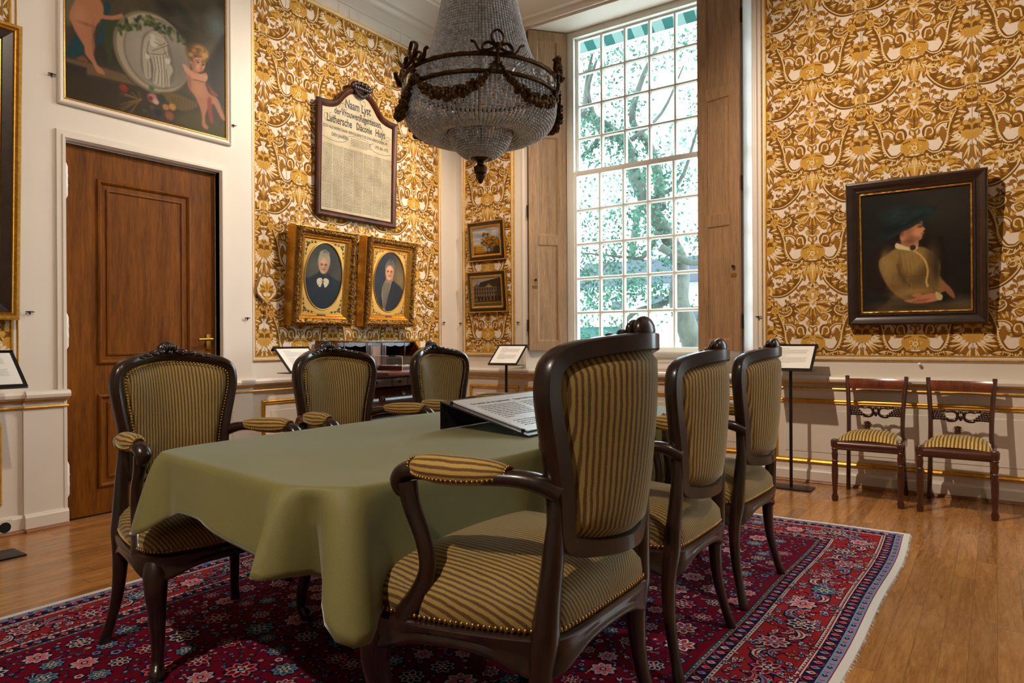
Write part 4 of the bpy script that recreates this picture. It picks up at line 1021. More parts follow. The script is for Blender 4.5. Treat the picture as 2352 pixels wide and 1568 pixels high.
b = MB()
for k in range(15):
    a = pi*k/14; x = BW/2-.105*cos(a); y = BH+.195+.040*sin(a); b.ball((x, y, .045), .021+.006*sin(3*k), 8, 6, sc=(1, 1, .8))
for k in range(13):
    x = BW/2-.085+.17*k/12; b.ball((x, BH+.178-.052*sin(pi*k/12), .05), .015, 8, 6, sc=(.8, 1.5, .8))
for k in range(7): b.ball((BW/2-.08+.16*k/6, BH+.19, .055), .026, 10, 7, sc=(1, .8, .7))
b.build('carved_crest', M['rosewood'], B, 60)
panel_in = inset_poly(outl, .052); b = MB(); b.prism(panel_in, lambda u, v: (u, v, .004), lambda u, v: (u, v, .018))
t_ = NT('aged_parchment'); v_ = t_.coords(); t_.color(t_.ramp(t_.noise(v_, 6, 6, .6), [(.25, lin(158, 136, 100)), (.5, lin(184, 166, 130)), (.75, lin(198, 180, 146))])).set(Roughness=.6)
lp = b.build('lettered_panel', t_.m, B, 0)
fb = lambda u, v: (u, v, .0186); rnd = random.Random(9); b = MB(); cx = BW/2
put(b, 'Naam Lyst', .105, .305, BH-.005, fb, 0, sx=.66, bold=.0022); put(b, 'der', .075, .185, BH-.085, fb, 0, sx=.75, bold=.0016); put(b, 'Vrouwen', .085, .265, BH-.085, fb, 0, sx=.66, bold=.0020); put(b, 'Regentessen.', .085, .475, BH-.085, fb, 0, sx=.60, bold=.0020)
put(b, 'Luthersche', .095, .105, BH-.170, fb, 0, sx=.66, bold=.0020); put(b, 'Diaconie', .085, .435, BH-.168, fb, 0, sx=.62, bold=.0020); put(b, 'Huys', .095, .665, BH-.170, fb, 0, sx=.64, bold=.0020)
put(b, 'ZOO ALS HAERE DAAR VERVOLGENS TOE ZYN VERKOOREN, IN', .034, .066, BH-.225, fb, 0, sx=.76, bold=.0008)
put(b, 'DEN JAAREN', .040, .16, BH-.285, fb, 0, sx=.8, bold=.0008); put(b, '1772 EN 1773.', .036, .66, BH-.285, fb, 0, sx=.8, bold=.0008)
def scroll(x, y, r, k0, k1, wd, mi=0):
    A = Art(); A.stroke([(x+r*(1-q/14)*cos(q*.62+k0), y+k1*r*(1-q/14)*sin(q*.62+k0)) for q in range(12)], wd, 0, 0, 3)
    for p, c, l in A.p: b._add([fb(*q) for q in p], [(0, 1, 2, 3)], mi)
for x, y, r, k0, k1 in ((cx-.19, BH+.085, .045, 0, 1), (cx+.05, BH+.085, .045, 2, 1), (.29, BH-.02, .05, 3, -1), (.56, BH-.03, .05, 1, 1), (.11, BH-.13, .05, 0, -1), (.48, BH-.13, .045, 2, 1), (.72, BH-.12, .045, 4, -1), (.82, BH-.17, .03, 0, 1), (.17, BH-.125, .04, 2, 1), (.62, BH-.05, .03, 0, 1)): scroll(x, y, r, k0, k1, .0016)
for sx in (-1, 1):
    A = Art(); A.stroke([(cx+sx*.40, BH-.305), (cx+sx*.30, BH-.325), (cx+sx*.18, BH-.315), (cx+sx*.13, BH-.275), (cx+sx*.18, BH-.245)], .0022, 0, 0); A.stroke([(cx+sx*.12, BH-.25), (cx+sx*.05, BH-.237), (cx, BH-.245)], .002, 0, 0)
    for p, c, l in A.p: b._add([fb(*q) for q in p], [(0, 1, 2, 3)], 1)
textlines(b, .375, .62, BH-.265, .014, 5, fb, rnd, .0075, 0, .8)
y = BH-.365
while y > .075:
    for c_ in range(7): textlines(b, .064+c_*.1165, .064+c_*.1165+.110, y+rnd.uniform(-.001, .001), .1, 1, fb, rnd, .0068, 0, 1.0)
    y -= .0128
for c_ in range(1, 7): b._add([fb(.061+c_*.1165, .065), fb(.0618+c_*.1165, .065), fb(.0618+c_*.1165, BH-.36), fb(.061+c_*.1165, BH-.36)], [(0, 1, 2, 3)], 1)
b.build('lettering', [plain('black_letter_ink', lin(44, 38, 30), .6), plain('blue_ink', lin(84, 96, 96), .6)], lp, 0, False)
wires(B, (.02, BW/2-.06, BW/2+.06, BW-.02), BH-.02, .92, .012, tl)

# --- two oval portraits in ornate gilt frames
def ornate(t, W, H, prof_o, ow, dep, rnd, mat=None):
    b = MB(); b.frame(0, 0, W, H, [(0, -dep), (0, dep*.25), (.008, dep*.30)], I3); b.build('frame_side', M['gilt'], t, 30)
    b = MB()
    b.frame(0, 0, W, H, [(.006, dep*.3), (.012, dep*.5), (.022, dep*.66), (.036, dep*.70), (.050, dep*.58), (.058, dep*.46), (.064, dep*.46)], I3, sub=70, jit=.005, rnd=rnd)
    for e in range(4):
        L = (W if e % 2 == 0 else H); n = int(L/.0105)
        for k in range(n):
            for q in range(2):
                s_ = (k+.5*q+.5+rnd.uniform(-.3, .3))/n*L; i = .020+.018*q+rnd.uniform(-.011, .011); h = dep*.66+rnd.uniform(-.002, .004)
                p = ((s_, i), (W-i, s_), (s_, H-i), (i, s_))[e]
                b.ball((p[0], p[1], h), rnd.uniform(.0035, .0075), 6, 4)
    b.build('ornate_moulding', M['oldgilt'], t, 60)
    b = MB(); b.frame(.062, .062, W-.062, H-.062, [(0, dep*.46), (.004, dep*.50), (.010, dep*.42), (.020, dep*.30), (.024, dep*.34), (.030, dep*.22), (.046, dep*.10)], I3)
    b.build('inner_moulding', M['gilt'], t, 30)
    return .105
def spandrel(t, W, H, m, hz, col_line, mat):
    x0, x1, y0, y1 = m, W-m, m, H-m; cx_, cy_ = W/2, H/2+.012; rx, ry = (x1-x0)/2-.018, (y1-y0)/2-.025
    b = MB(); N = 64; ov = [(cx_+rx*cos(2*pi*k/N), cy_+ry*sin(2*pi*k/N)) for k in range(N)]; rc = []
    for k in range(N):
        a = 2*pi*k/N; d = (cos(a)*rx, sin(a)*ry); s_ = min(((x1-cx_) if d[0] > 0 else (cx_-x0))/abs(d[0]+1e-9), ((y1-cy_) if d[1] > 0 else (cy_-y0))/abs(d[1]+1e-9)); rc.append((cx_+d[0]*s_, cy_+d[1]*s_))
    vs = [(x, y, hz) for x, y in ov]+[(x, y, hz) for x, y in rc]; b._add(vs, [(k, (k+1) % N, N+(k+1) % N, N+k) for k in range(N)])
    b.frame(x0-.004, y0-.004, x1+.004, y1+.004, [(0, hz+.002), (.006, hz+.004), (.010, hz)], I3)
    b.tube([(x, y, hz+.001) for x, y in [(cx_+(rx+.003)*cos(2*pi*k/N), cy_+(ry+.003)*sin(2*pi*k/N)) for k in range(N)]], .006, 8, 0, True)
    # corners of the rectangle the ray sampling misses
    sp = b.build('spandrel', mat, t, 40)
    A = Art()
    for sx in (-1, 1):
        for sy in (-1, 1):
            ox, oy = (x1 if sx > 0 else x0)-sx*.022, (y1 if sy > 0 else y0)-sy*.022
            for (dx, dy) in ((0, 0), (.022, .004), (.004, .026), (.05, -.004), (-.003, .058), (.014, .018), (.085, -.008), (-.006, .095)):
                for q in range(5): A.petal(ox-sx*dx, oy-sy*dy, .013 if dx+dy < .08 else .009, .003, q*1.26+dx*30, col_line, hz+.0012, 3)
            A.stroke([(ox, oy), (ox-sx*.04, oy-sy*.004), (ox-sx*.075, oy+sy*.004), (ox-sx*.11, oy+sy*.008)], .0012, col_line, hz+.0008, 3); A.stroke([(ox, oy), (ox-sx*.002, oy-sy*.05), (ox+sx*.004, oy-sy*.09), (ox+sx*.008, oy-sy*.13)], .0012, col_line, hz+.0008, 3)
    e = MB(); e.col = []
    for p, c, l in A.p: e._add([(x, y, l) for x, y in p], [tuple(range(len(p)))]); e.col.append(c)
    e.build('engraved_ornament', M['vpaint'], sp, 0, False)
    return cx_, cy_, rx, ry
def oval_canvas(t, C, cx_, cy_, rx, ry, hz):
    C.build('canvas', lambda x, y: (cx_-rx+x, cy_-ry+y, hz), t, mask=lambda X, Y: ((X-.5)**2+(Y-.5)**2) < .2515)
def face(C, x, y, w_, h_, skin, shade, hair, dark=(40, 30, 26)):
    """frontal head: x,y centre, half sizes"""
    C.ell(x, y, w_, h_, skin, .10); C.ell(x+w_*.55, y-h_*.1, w_*.5, h_*.9, shade, .6, .55); C.ell(x-w_*.7, y, w_*.3, h_*.8, shade, .8, .35)
    C.ell(x, y+h_*.45, w_*.7, h_*.3, tuple(min(255, c*1.12) for c in skin), .8, .5)
    for sx in (-1, 1):
        ex = x+sx*w_*.42; C.ell(ex, y+h_*.13, w_*.27, h_*.11, shade, .6, .8); C.ell(ex, y+h_*.10, w_*.17, h_*.05, (190, 176, 160), .4, .8); C.ell(ex, y+h_*.10, w_*.085, h_*.055, dark, .4)
        C.line([(ex-w_*.24, y+h_*.235), (ex, y+h_*.275), (ex+w_*.22, y+h_*.235)], w_*.05, tuple(c*.55 for c in shade), .8); C.line([(ex-w_*.18, y+h_*.14), (ex+w_*.18, y+h_*.14)], w_*.03, dark, .7)
        C.line([(x+sx*w_*.30, y-h_*.18), (x+sx*w_*.48, y-h_*.38)], w_*.03, shade, .8)
    C.poly([(x-w_*.06, y+h_*.12), (x+w_*.10, y+h_*.12), (x+w_*.2, y-h_*.2), (x-w_*.14, y-h_*.2)], shade, .012, .45); C.ell(x-w_*.02, y-h_*.12, w_*.09, h_*.12, tuple(min(255, c*1.15) for c in skin), .8, .8)
    C.ell(x, y-h_*.21, w_*.17, h_*.035, tuple(c*.6 for c in shade), .6, .8)
    C.ell(x, y-h_*.42, w_*.32, h_*.045, (128, 72, 62), .5, .9); C.line([(x-w_*.33, y-h_*.415), (x+w_*.33, y-h_*.415)], w_*.025, (70, 36, 32), .9); C.ell(x, y-h_*.55, w_*.25, h_*.05, shade, .7, .6)
G2 = 'oval portraits in gilt frames'
rnd = random.Random(3)
P1 = hang('oval_portrait', 'gilt framed oval portrait of an old woman in white cap and lace bow', 'L', 3.452, 1.232, radians(5.5), .075, G2)
m = ornate(P1, .631, .81, None, .06, .075, rnd); q = spandrel(P1, .631, .81, m, .008, lin(60, 42, 18), plain('matt_gilding', lin(186, 142, 70), .42, .7, var=.12, scale=8))
C = Canvas(2*q[2], 2*q[3], .0032, (74, 70, 58)).cloud(3, .5, 2)
C.ell(.55, .95, .6, .25, (46, 46, 42), .8, .8); C.ell(.9, .5, .3, .5, (54, 46, 38), .8, .6); C.ell(.2, .5, .2, .3, (88, 82, 62), .9, .5)
C.spoly([(-.1, 0), (-.1, .42), (.10, .46), (.30, .53), (.46, .56), (.64, .53), (.82, .47), (1.1, .38), (1.1, -.1), (-.1, -.1)], (24, 27, 32), .02); C.ell(.3, .3, .25, .2, (36, 40, 46), .9, .5)
C.spoly([(.36, .50), (.37, .60), (.44, .55), (.55, .55), (.60, .60), (.61, .50), (.5, .46)], (22, 28, 38), .01)
C.ell(.49, .73, .165, .155, (150, 136, 112), .12); C.ell(.49, .845, .13, .05, (140, 126, 104), .2); C.ell(.50, .875, .06, .03, (120, 108, 88), .3); C.line([(.45, .86), (.52, .885), (.58, .855)], .008, (92, 82, 66))
face(C, .485, .655, .128, .118, (190, 142, 108), (140, 96, 70), None)
for sx in (-1, 1): C.spoly([(.485, .43), (.485+sx*.05, .475), (.485+sx*.15, .455), (.485+sx*.16, .40), (.485+sx*.11, .35), (.485+sx*.06, .335), (.485+sx*.03, .38)], (196, 182, 150), .008)
for k in range(40): C.ell(.485+random.Random(k).uniform(-.14, .14), .40+random.Random(k+99).uniform(-.05, .05), .008, .006, (120, 108, 84), .5, .5)
C.ell(.485, .42, .022, .016, (60, 54, 46), .4); C.line([(.3, .1), (.36, .3)], .01, (16, 22, 32), .5); C.line([(.49, .3), (.49, 0)], .006, (16, 20, 30), .6)
oval_canvas(P1, C, *q, .006)
b = MB(); b.box((.26, .082, .012), (.35, .100, .020), bev=.003); b.build('name_plate', M['iron'], P1); wires(P1, (.04, .59), .78, 2.04, .075, radians(5.5))
P2 = hang('oval_portrait', 'gilt framed oval portrait of a woman in dark jacket and patterned blouse', 'L', 4.213, 1.238, radians(4.8), .075, G2)
m = ornate(P2, .633, .806, None, .06, .075, rnd); q = spandrel(P2, .633, .806, m, .008, lin(120, 82, 34), plain('bright_matt_gilding', lin(184, 130, 56), .40, .75, var=.12, scale=8))
C = Canvas(2*q[2], 2*q[3], .0032, (44, 38, 32)).cloud(3, .5, 5); C.ell(.85, .55, .28, .28, (120, 96, 48), 1.0, .9); C.ell(.15, .35, .25, .6, (34, 34, 42), .7, .7)
C.spoly([(.2, -.1), (.24, .30), (.33, .46), (.43, .53), (.60, .53), (.72, .49), (.9, .42), (1.05, .25), (1.1, -.1)], (30, 27, 26), .015)
C.spoly([(.37, .52), (.56, .53), (.55, .42), (.46, .20), (.40, .02), (.35, .02), (.31, .16), (.27, .27), (.29, .42)], (150, 130, 96), .008)
rr = random.Random(8)
for k in range(26):
    yy_ = .06+.44*k/25; C.line([(.27+.06*(1-min(1, yy_/.3)), yy_), (.55, yy_+.012)], .0035, (46, 38, 30), .8)
for k in range(9): C.line([(.30+.028*k, .5), (.36+.012*k, .05)], .004, (40, 34, 28), .8)
C.poly([(.46, -.05), (.56, .46), (.62, .53), (.8, .46), (.9, .2), (.9, -.05)], (28, 25, 24), .01)
C.spoly([(.40, .50), (.41, .60), (.60, .60), (.60, .52), (.50, .48)], (150, 104, 72), .01); C.line([(.39, .525), (.5, .50), (.61, .535)], .014, (120, 104, 78))
C.ell(.50, .735, .165, .13, (96, 86, 72), .12); C.ell(.51, .84, .095, .05, (84, 76, 64), .2); C.ell(.52, .875, .035, .03, (60, 54, 46), .3)
face(C, .495, .655, .135, .122, (206, 146, 104), (150, 96, 64), None)
oval_canvas(P2, C, *q, .006)
b = MB(); b.box((.28, .082, .012), (.36, .098, .020), bev=.003); b.build('name_plate', M['iron'], P2); wires(P2, (.04, .59), .78, 2.04, .075, radians(4.8))

# --- two small views in black and gilt frames
def smallframe(t, W, H, rnd):
    b = MB(); b.frame(0, 0, W, H, [(0, -.02), (0, .012), (.004, .018), (.010, .014), (.012, .010)], I3); b.build('outer_edge', M['gilt'], t, 30)
    b = MB(); b.frame(.010, .010, W-.010, H-.010, [(0, .008), (.004, .013), (.030, .016), (.034, .008)], I3); b.build('black_moulding', M['blackframe'], t, 30)
    b = MB(); b.frame(.042, .042, W-.042, H-.042, [(0, .014), (.006, .019), (.018, .014), (.024, .004)], I3)
    for e in range(4):
        L = (W if e % 2 == 0 else H)-.09; n = int(L/.02)
        for k in range(n):
            s_ = .045+(k+.5)*L/n; p = ((s_, .05), (W-.05, s_), (s_, H-.05), (.05, s_))[e]; b.ball((p[0], p[1], .017), .0065, 6, 4, sc=(1.5 if e % 2 == 0 else .8, .8 if e % 2 == 0 else 1.5, .8))
    b.build('rope_moulding', M['gilt'], t, 40); return .064
G3 = 'small landscape views beside the window'
V1 = hang('small_painting', 'small painting of leafy trees and yellow house, upper of the two', 'W', -4.505, 1.927, radians(5), .022, G3); W_, H_ = .470, .403; m = smallframe(V1, W_, H_, rnd)
C = Canvas(W_-2*m, H_-2*m, .003, (140, 148, 158)).cloud(4, .25, 3)
C.blend(np.clip(C.Y*1.2-.5, 0, 1)*.5, (110, 128, 150))
for x, y, rx, ry in ((.15, .85, .2, .05), (.4, .83, .15, .06), (.85, .80, .13, .09), (.2, .58, .2, .05), (.1, .42, .13, .05), (.75, .95, .15, .03)): C.ell(x, y, rx, ry, (206, 184, 160), .9, .9); C.ell(x, y-.03, rx*.8, ry*.5, (150, 138, 132), .9, .5)
C.poly([(-.1, .12), (1.1, .10), (1.1, -.1), (-.1, -.1)], (70, 48, 14), .02); C.poly([(.02, .30), (.12, .36), (.40, .32), (.40, .12), (.02, .10)], (184, 132, 34), .008); C.poly([(.02, .30), (.12, .36), (.12, .10), (.02, .10)], (140, 96, 24), .008)
for k in range(5):
    for j in range(2): C.poly([(.17+.045*k, .17+.08*j), (.19+.045*k, .17+.08*j), (.19+.045*k, .22+.08*j), (.17+.045*k, .22+.08*j)], (90, 60, 16), .004)
C.ell(.25, .1, .25, .05, (150, 104, 24), .6, .9); rr = random.Random(5)
C.line([(.53, .05), (.54, .22), (.50, .32)], .01, (40, 26, 10)); C.line([(.66, .05), (.66, .35)], .012, (40, 26, 10)); C.line([(.80, .05), (.78, .3)], .01, (40, 26, 10))
for cx_, cy_, R_ in ((.48, .56, .20), (.70, .50, .18), (.86, .40, .16), (.62, .42, .16)):
    for k in range(60):
        a, r_ = rr.uniform(0, 2*pi), R_*sqrt(rr.random()); f_ = rr.random(); x, y = cx_+r_*cos(a)*.9, cy_+r_*sin(a)*1.15
        C.ell(x, y, rr.uniform(.02, .05), rr.uniform(.02, .04), ((150, 98, 24), (96, 62, 14), (176, 122, 40), (58, 36, 8))[int(f_*4)], .6, .8)
C.ell(.9, .15, .2, .15, (44, 28, 8), .6, .9)
C.build('canvas', lambda x, y: (m+x, m+y, .004), V1); wires(V1, (.03, .44), .38, 1.76, .022, radians(5))
V2 = hang('small_painting', 'small painting of a stone institution by a canal, lower of the two', 'W', -4.506, 1.396, radians(5.5), .022, G3); W_, H_ = .492, .422; m = smallframe(V2, W_, H_, rnd)
C = Canvas(W_-2*m, H_-2*m, .003, (150, 148, 140)).cloud(3, .2, 3); C.poly([(.02, .70), (.16, .80), (.26, .72), (1.1, .66), (1.1, .1), (.02, .14)], (104, 84, 62), .006)
C.poly([(.20, .68), (.28, .84), (.95, .97), (1.1, .99), (1.1, .66)], (58, 44, 34), .006); C.poly([(.42, .66), (.58, .78), (.74, .64)], (120, 98, 68), .006); C.ell(.58, .69, .05, .03, (150, 126, 84), .5)
C.poly([(.72, .1), (1.1, .1), (1.1, .9), (.86, .7)], (40, 30, 24), .05, .55)
for j, yy_ in enumerate((.27, .42, .55)):
    for k in range(11): C.poly([(.06+.088*k, yy_), (.10+.088*k, yy_), (.10+.088*k, yy_+.09), (.06+.088*k, yy_+.09)], (46, 36, 30), .004)
C.poly([(.53, .18), (.62, .18), (.62, .34), (.53, .34)], (132, 92, 24), .006); C.poly([(-.1, .18), (1.1, .20), (1.1, .12), (-.1, .12)], (66, 50, 18), .02); C.poly([(-.1, .14), (1.1, .14), (1.1, .12), (-.1, .11)], (160, 118, 24), .012); C.poly([(-.1, .10), (1.1, .12), (1.1, -.1), (-.1, -.1)], (84, 72, 54), .01)
for k in range(7): C.ell(.2+.12*k, .26, .035, .08, (34, 28, 18), .5, .9)
C.build('canvas', lambda x, y: (m+x, m+y, .004), V2); wires(V2, (.05, .44), .40, .14, .022, radians(5.5))

# --- portrait of the seated woman
K = hang('portrait_painting', 'large dark framed portrait of a seated woman in a green hat', 'W', -.892, 1.203, radians(4.6), .045); W_, H_ = .853, 1.03
b = MB(); b.frame(0, 0, W_, H_, [(0, -.03), (0, .030), (.006, .042), (.016, .044), (.030, .034), (.048, .022), (.064, .020), (.072, .026), (.082, .024), (.086, .012)], I3); b.build('frame', M['ebony'], K, 30)
b = MB(); b.frame(.084, .084, W_-.084, H_-.084, [(0, .012), (.003, .018), (.008, .019), (.014, .013), (.016, .004)], I3, sub=60, jit=.0015, rnd=rnd); b.build('gilt_slip', M['gilt'], K, 60)
m = .098; C = Canvas(W_-2*m, H_-2*m, .0033, (30, 27, 23)).cloud(3, .35, 4); C.ell(.75, .85, .4, .25, (48, 42, 34), .9, .8); C.ell(.15, .8, .3, .3, (24, 23, 21), .9, .7)
C.spoly([(.06, .2), (.07, .52), (.20, .56), (.40, .57), (.42, .2)], (36, 25, 20), .02, .9); C.spoly([(.58, .2), (.57, .60), (.74, .60), (.77, .57), (.77, .2)], (28, 20, 17), .02, .9)
C.spoly([(-.05, -.05), (.18, .03), (.30, .13), (.46, .10), (.70, .06), (.9, .07), (1.05, .04), (1.05, -.1), (-.1, -.1)], (74, 62, 42), .03)
C.spoly([(.17, .36), (.17, .44), (.24, .48), (.33, .53), (.48, .535), (.60, .52), (.69, .45), (.735, .37), (.73, .28), (.80, .17), (.60, .11), (.44, .12), (.31, .18), (.22, .28)], (128, 100, 54), .012)
C.spoly([(.17, .40), (.20, .46), (.29, .48), (.35, .40), (.38, .30), (.47, .20), (.66, .19), (.73, .13), (.68, .08), (.46, .08), (.33, .13), (.22, .25)], (120, 92, 50), .012); C.ell(.26, .40, .07, .10, (150, 122, 72), .9, .7); C.ell(.47, .42, .11, .09, (150, 120, 68), .9, .7); C.ell(.43, .14, .16, .03, (140, 112, 66), .8, .6)
C.ell(.67, .38, .06, .16, (70, 54, 32), .9, .8); C.ell(.52, .25, .1, .05, (92, 70, 38), .8, .7); C.line([(.34, .39), (.37, .30), (.45, .21)], .006, (70, 52, 28), .7, .012); C.line([(.40, .285), (.66, .29)], .004, (86, 66, 36), .7)
for k in range(6): C.line([(.36+.045*k, .50-.01*k), (.40+.035*k, .30)], .004, (100, 78, 42), .5)
C.spoly([(.40, .53), (.38, .60), (.42, .67), (.50, .67), (.54, .60), (.52, .53)], (176, 122, 84), .012); C.ell(.43, .57, .06, .05, (130, 84, 58), .8, .6)
C.spoly([(.325, .535), (.33, .575), (.37, .565), (.44, .535), (.52, .53), (.535, .555), (.53, .52), (.49, .50), (.40, .515)], (200, 184, 140), .008); C.ell(.487, .527, .028, .024, (58, 44, 30), .3)
for (x, y, rx, ry, c_, al_) in ((.22, .40, .030, .08, (150, 122, 74), .7), (.25, .30, .025, .06, (138, 110, 64), .6), (.36, .36, .020, .07, (82, 62, 34), .7), (.40, .28, .022, .05, (78, 58, 32), .7), (.46, .47, .06, .03, (146, 116, 66), .6), (.52, .40, .05, .05, (142, 112, 62), .6), (.58, .30, .05, .06, (84, 66, 38), .7), (.66, .46, .03, .05, (84, 66, 38), .7), (.70, .36, .025, .10, (48, 38, 24), .8), (.30, .20, .05, .025, (108, 84, 46), .7), (.52, .165, .10, .018, (146, 116, 70), .7), (.55, .12, .10, .014, (76, 58, 32), .6), (.20, .03, .12, .04, (92, 76, 50), .5), (.5, .03, .2, .02, (54, 44, 30), .6)): C.ell(x, y, rx, ry, c_, .9, al_)
for k in range(26):
    r_ = random.Random(k+40); x, y = r_.uniform(.20, .66), r_.uniform(.16, .5); C.line([(x, y), (x+r_.uniform(-.03, .03), y-.05)], .003, ((150, 122, 74), (88, 68, 38))[k % 2], .35)
pts = [(.50, .50), (.545, .47), (.585, .43), (.607, .39), (.620, .34), (.618, .29), (.607, .24), (.618, .20)]; pc = catmull([(a, b_, 0) for a, b_ in pts], 3)
for p in pc: C.ell(p.x, p.y, .010, .009, (190, 152, 88), .5)
C.spoly([(.375, .60), (.38, .70), (.44, .75), (.545, .76), (.578, .735), (.580, .70), (.602, .675), (.586, .660), (.588, .640), (.576, .625), (.565, .595), (.52, .585), (.46, .60)], (182, 124, 86), .008)
C.ell(.44, .69, .05, .06, (120, 76, 54), .9, .7); C.ell(.50, .615, .06, .016, (120, 76, 54), .9, .7); C.ell(.47, .585, .05, .02, (104, 66, 46), .9, .7); C.ell(.555, .70, .028, .012, (100, 62, 46), .6, .9); C.line([(.535, .725), (.575, .725)], .006, (70, 44, 32), .8); C.line([(.568, .640), (.590, .642)], .006, (130, 58, 50), .9); C.ell(.53, .64, .03, .03, (206, 144, 104), .9, .6); C.ell(.52, .60, .04, .012, (140, 92, 66), .8, .7); C.ell(.385, .655, .028, .035, (160, 96, 66), .4, .9); C.ell(.388, .655, .014, .02, (110, 62, 44), .5, .8)
C.spoly([(.30, .62), (.34, .70), (.38, .72), (.37, .64), (.34, .60)], (28, 18, 14), .02); C.spoly([(.36, .70), (.42, .74), (.5, .765), (.58, .765), (.55, .735), (.48, .70), (.41, .68)], (34, 22, 16), .012)
C.spoly([(.17, .62), (.19, .72), (.24, .82), (.34, .885), (.46, .895), (.58, .87), (.69, .855), (.71, .83), (.66, .785), (.56, .745), (.46, .72), (.36, .665), (.27, .615)], (24, 34, 34), .015); C.ell(.36, .82, .13, .05, (40, 54, 52), .9, .7); C.ell(.60, .82, .09, .025, (44, 58, 56), .9, .6); C.ell(.27, .70, .08, .04, (14, 20, 21), .8, .8); C.line([(.27, .63), (.40, .685), (.55, .745), (.68, .80)], .014, (34, 46, 46), .8)
for k in range(30):
    r_ = random.Random(k+70); x, y = r_.uniform(.22, .66), r_.uniform(.70, .88); C.line([(x, y), (x+.06, y+r_.uniform(-.01, .035))], .006, ((40, 54, 53), (16, 23, 24), (30, 42, 42))[k % 3], .45, .01)
for k in range(14): C.line([(.30+.022*k, .645+.010*k), (.29+.022*k, .67+.010*k)], .004, (14, 20, 20), .6)
C.spoly([(.40, .085), (.47, .065), (.56, .06), (.70, .075), (.72, .11), (.66, .14), (.55, .12), (.49, .095)], (178, 116, 82), .010); C.spoly([(.47, .125), (.53, .145), (.58, .12), (.54, .105)], (170, 108, 76), .008); C.spoly([(.74, .21), (.80, .20), (.85, .14), (.86, .09), (.82, .11), (.78, .15)], (140, 86, 60), .010)
for k in range(4): C.line([(.47+.035*k, .068), (.54+.03*k, .095)], .004, (112, 66, 48), .7)
C.spoly([(.69, .15), (.75, .12), (.74, .08), (.70, .09)], (186, 164, 112), .008); C.ell(.93, .06, .1, .05, (96, 84, 64), .8, .5)
C.build('canvas', lambda x, y: (m+x, m+y, .004), K); wires(K, (.095, .80), 1.0, 1.9, .045, radians(4.6))

# --- overdoor painting, set in the wall panelling
O = thing('overdoor_painting', 'large painting of two cherubs and a stone medallion, set in above the oak door', 'painting'); OW, OH = 1.068, 1.28
O.matrix_world = Matrix.Translation(Vector((XD+.004, 1.849, 2.600))) @ Matrix(((0, 0, 1), (1, 0, 0), (0, 1, 0))).to_4x4()
b = MB(); b.frame(-.046, -.046, OW+.040, OH+.046, [(0, 0), (.004, .020), (.012, .026), (.020, .018), (.030, .016), (.036, .010)], I3); b.build('white_moulding', M['paint'], O, 30)
b = MB(); b.frame(-.010, -.010, OW+.005, OH+.01, [(0, .008), (.004, .013), (.009, .012), (.012, .004)], I3); b.build('gilt_slip', M['gilt'], O, 30)
C = Canvas(OW, OH, .0044, (56, 48, 34)).cloud(4, .35, 6)
pv = lambda x, y: ((x/3.92-148)/369, (224.5+.2553*(x/3.92-148)-y/3.92)*.00211)
pp = lambda *q: [pv(q[i], q[i+1]) for i in range(0, len(q), 2)]
def pe(x, y, rx, ry, col, soft=.25, al=1.0, rot=0): u, v = pv(x, y); C.ell(u, v, rx/3.92/369, ry/3.92*.00211, col, soft, al, rot)
for k in range(90):
    r_ = random.Random(k); pe(r_.uniform(1350, 2020), r_.uniform(-200, 700), 60, 45, ((34, 33, 22), (46, 45, 30), (58, 55, 38), (26, 24, 17))[k % 4], .8, .5)
pe(1930, 60, 90, 130, (84, 96, 96), .9, .8); pe(1870, 300, 60, 60, (88, 90, 80), .9, .4); C.poly(pp(1985, 180, 2060, 100, 2060, 1000, 1900, 800, 1840, 480, 1900, 330), (24, 20, 15), .03, .9)
C.spoly(pp(590, 0, 640, -40, 700, 60, 640, 200, 600, 240, 580, 120), (104, 96, 74), .02, .7)
C.poly(pp(580, 530, 760, 560, 1240, 690, 1240, 760, 900, 690, 580, 640), (92, 70, 46), .008); C.poly(pp(560, 560, 745, 605, 740, 720, 560, 660), (44, 34, 31), .01); C.poly(pp(560, 640, 1100, 740, 1330, 800, 2060, 1300, 560, 900), (50, 38, 24), .02); C.spoly(pp(1500, 1040, 1750, 980, 2060, 1150, 2060, 1330, 1700, 1180), (64, 56, 22), .03)
C.spoly(pp(590, 500, 650, 330, 700, 300, 720, 460, 680, 520), (26, 54, 58), .012); C.spoly(pp(800, 420, 850, 260, 880, 100, 900, -40, 940, 30, 890, 180, 880, 330, 850, 380), (26, 56, 62), .012)
C.spoly(pp(890, 190, 950, 120, 1030, 120, 1040, 190, 960, 230, 960, 400, 940, 560, 910, 480), (48, 54, 30), .012)
C.spoly(pp(960, 420, 1000, 540, 1100, 680, 1220, 770, 1240, 740, 1120, 620), (46, 36, 22), .02)
pe(1310, 410, 350, 390, (104, 92, 72), .03, 1, -.35); pe(1320, 410, 330, 372, (142, 128, 106), .03, 1, -.35); pe(1345, 412, 298, 350, (98, 88, 74), .03, 1, -.35); pe(1350, 415, 285, 338, (122, 112, 98), .04, 1, -.35)
pe(1210, 330, 130, 190, (142, 132, 116), .9, .7); pe(1560, 560, 120, 150, (96, 86, 76), .9, .7)
SD_, ST, SH_ = (92, 82, 70), (146, 136, 119), (170, 160, 143)
C.spoly(pp(1195, 440, 1215, 260, 1280, 200, 1340, 180, 1400, 220, 1450, 300, 1490, 440, 1505, 640, 1440, 740, 1400, 750, 1300, 700, 1210, 600), SD_, .012, .75)
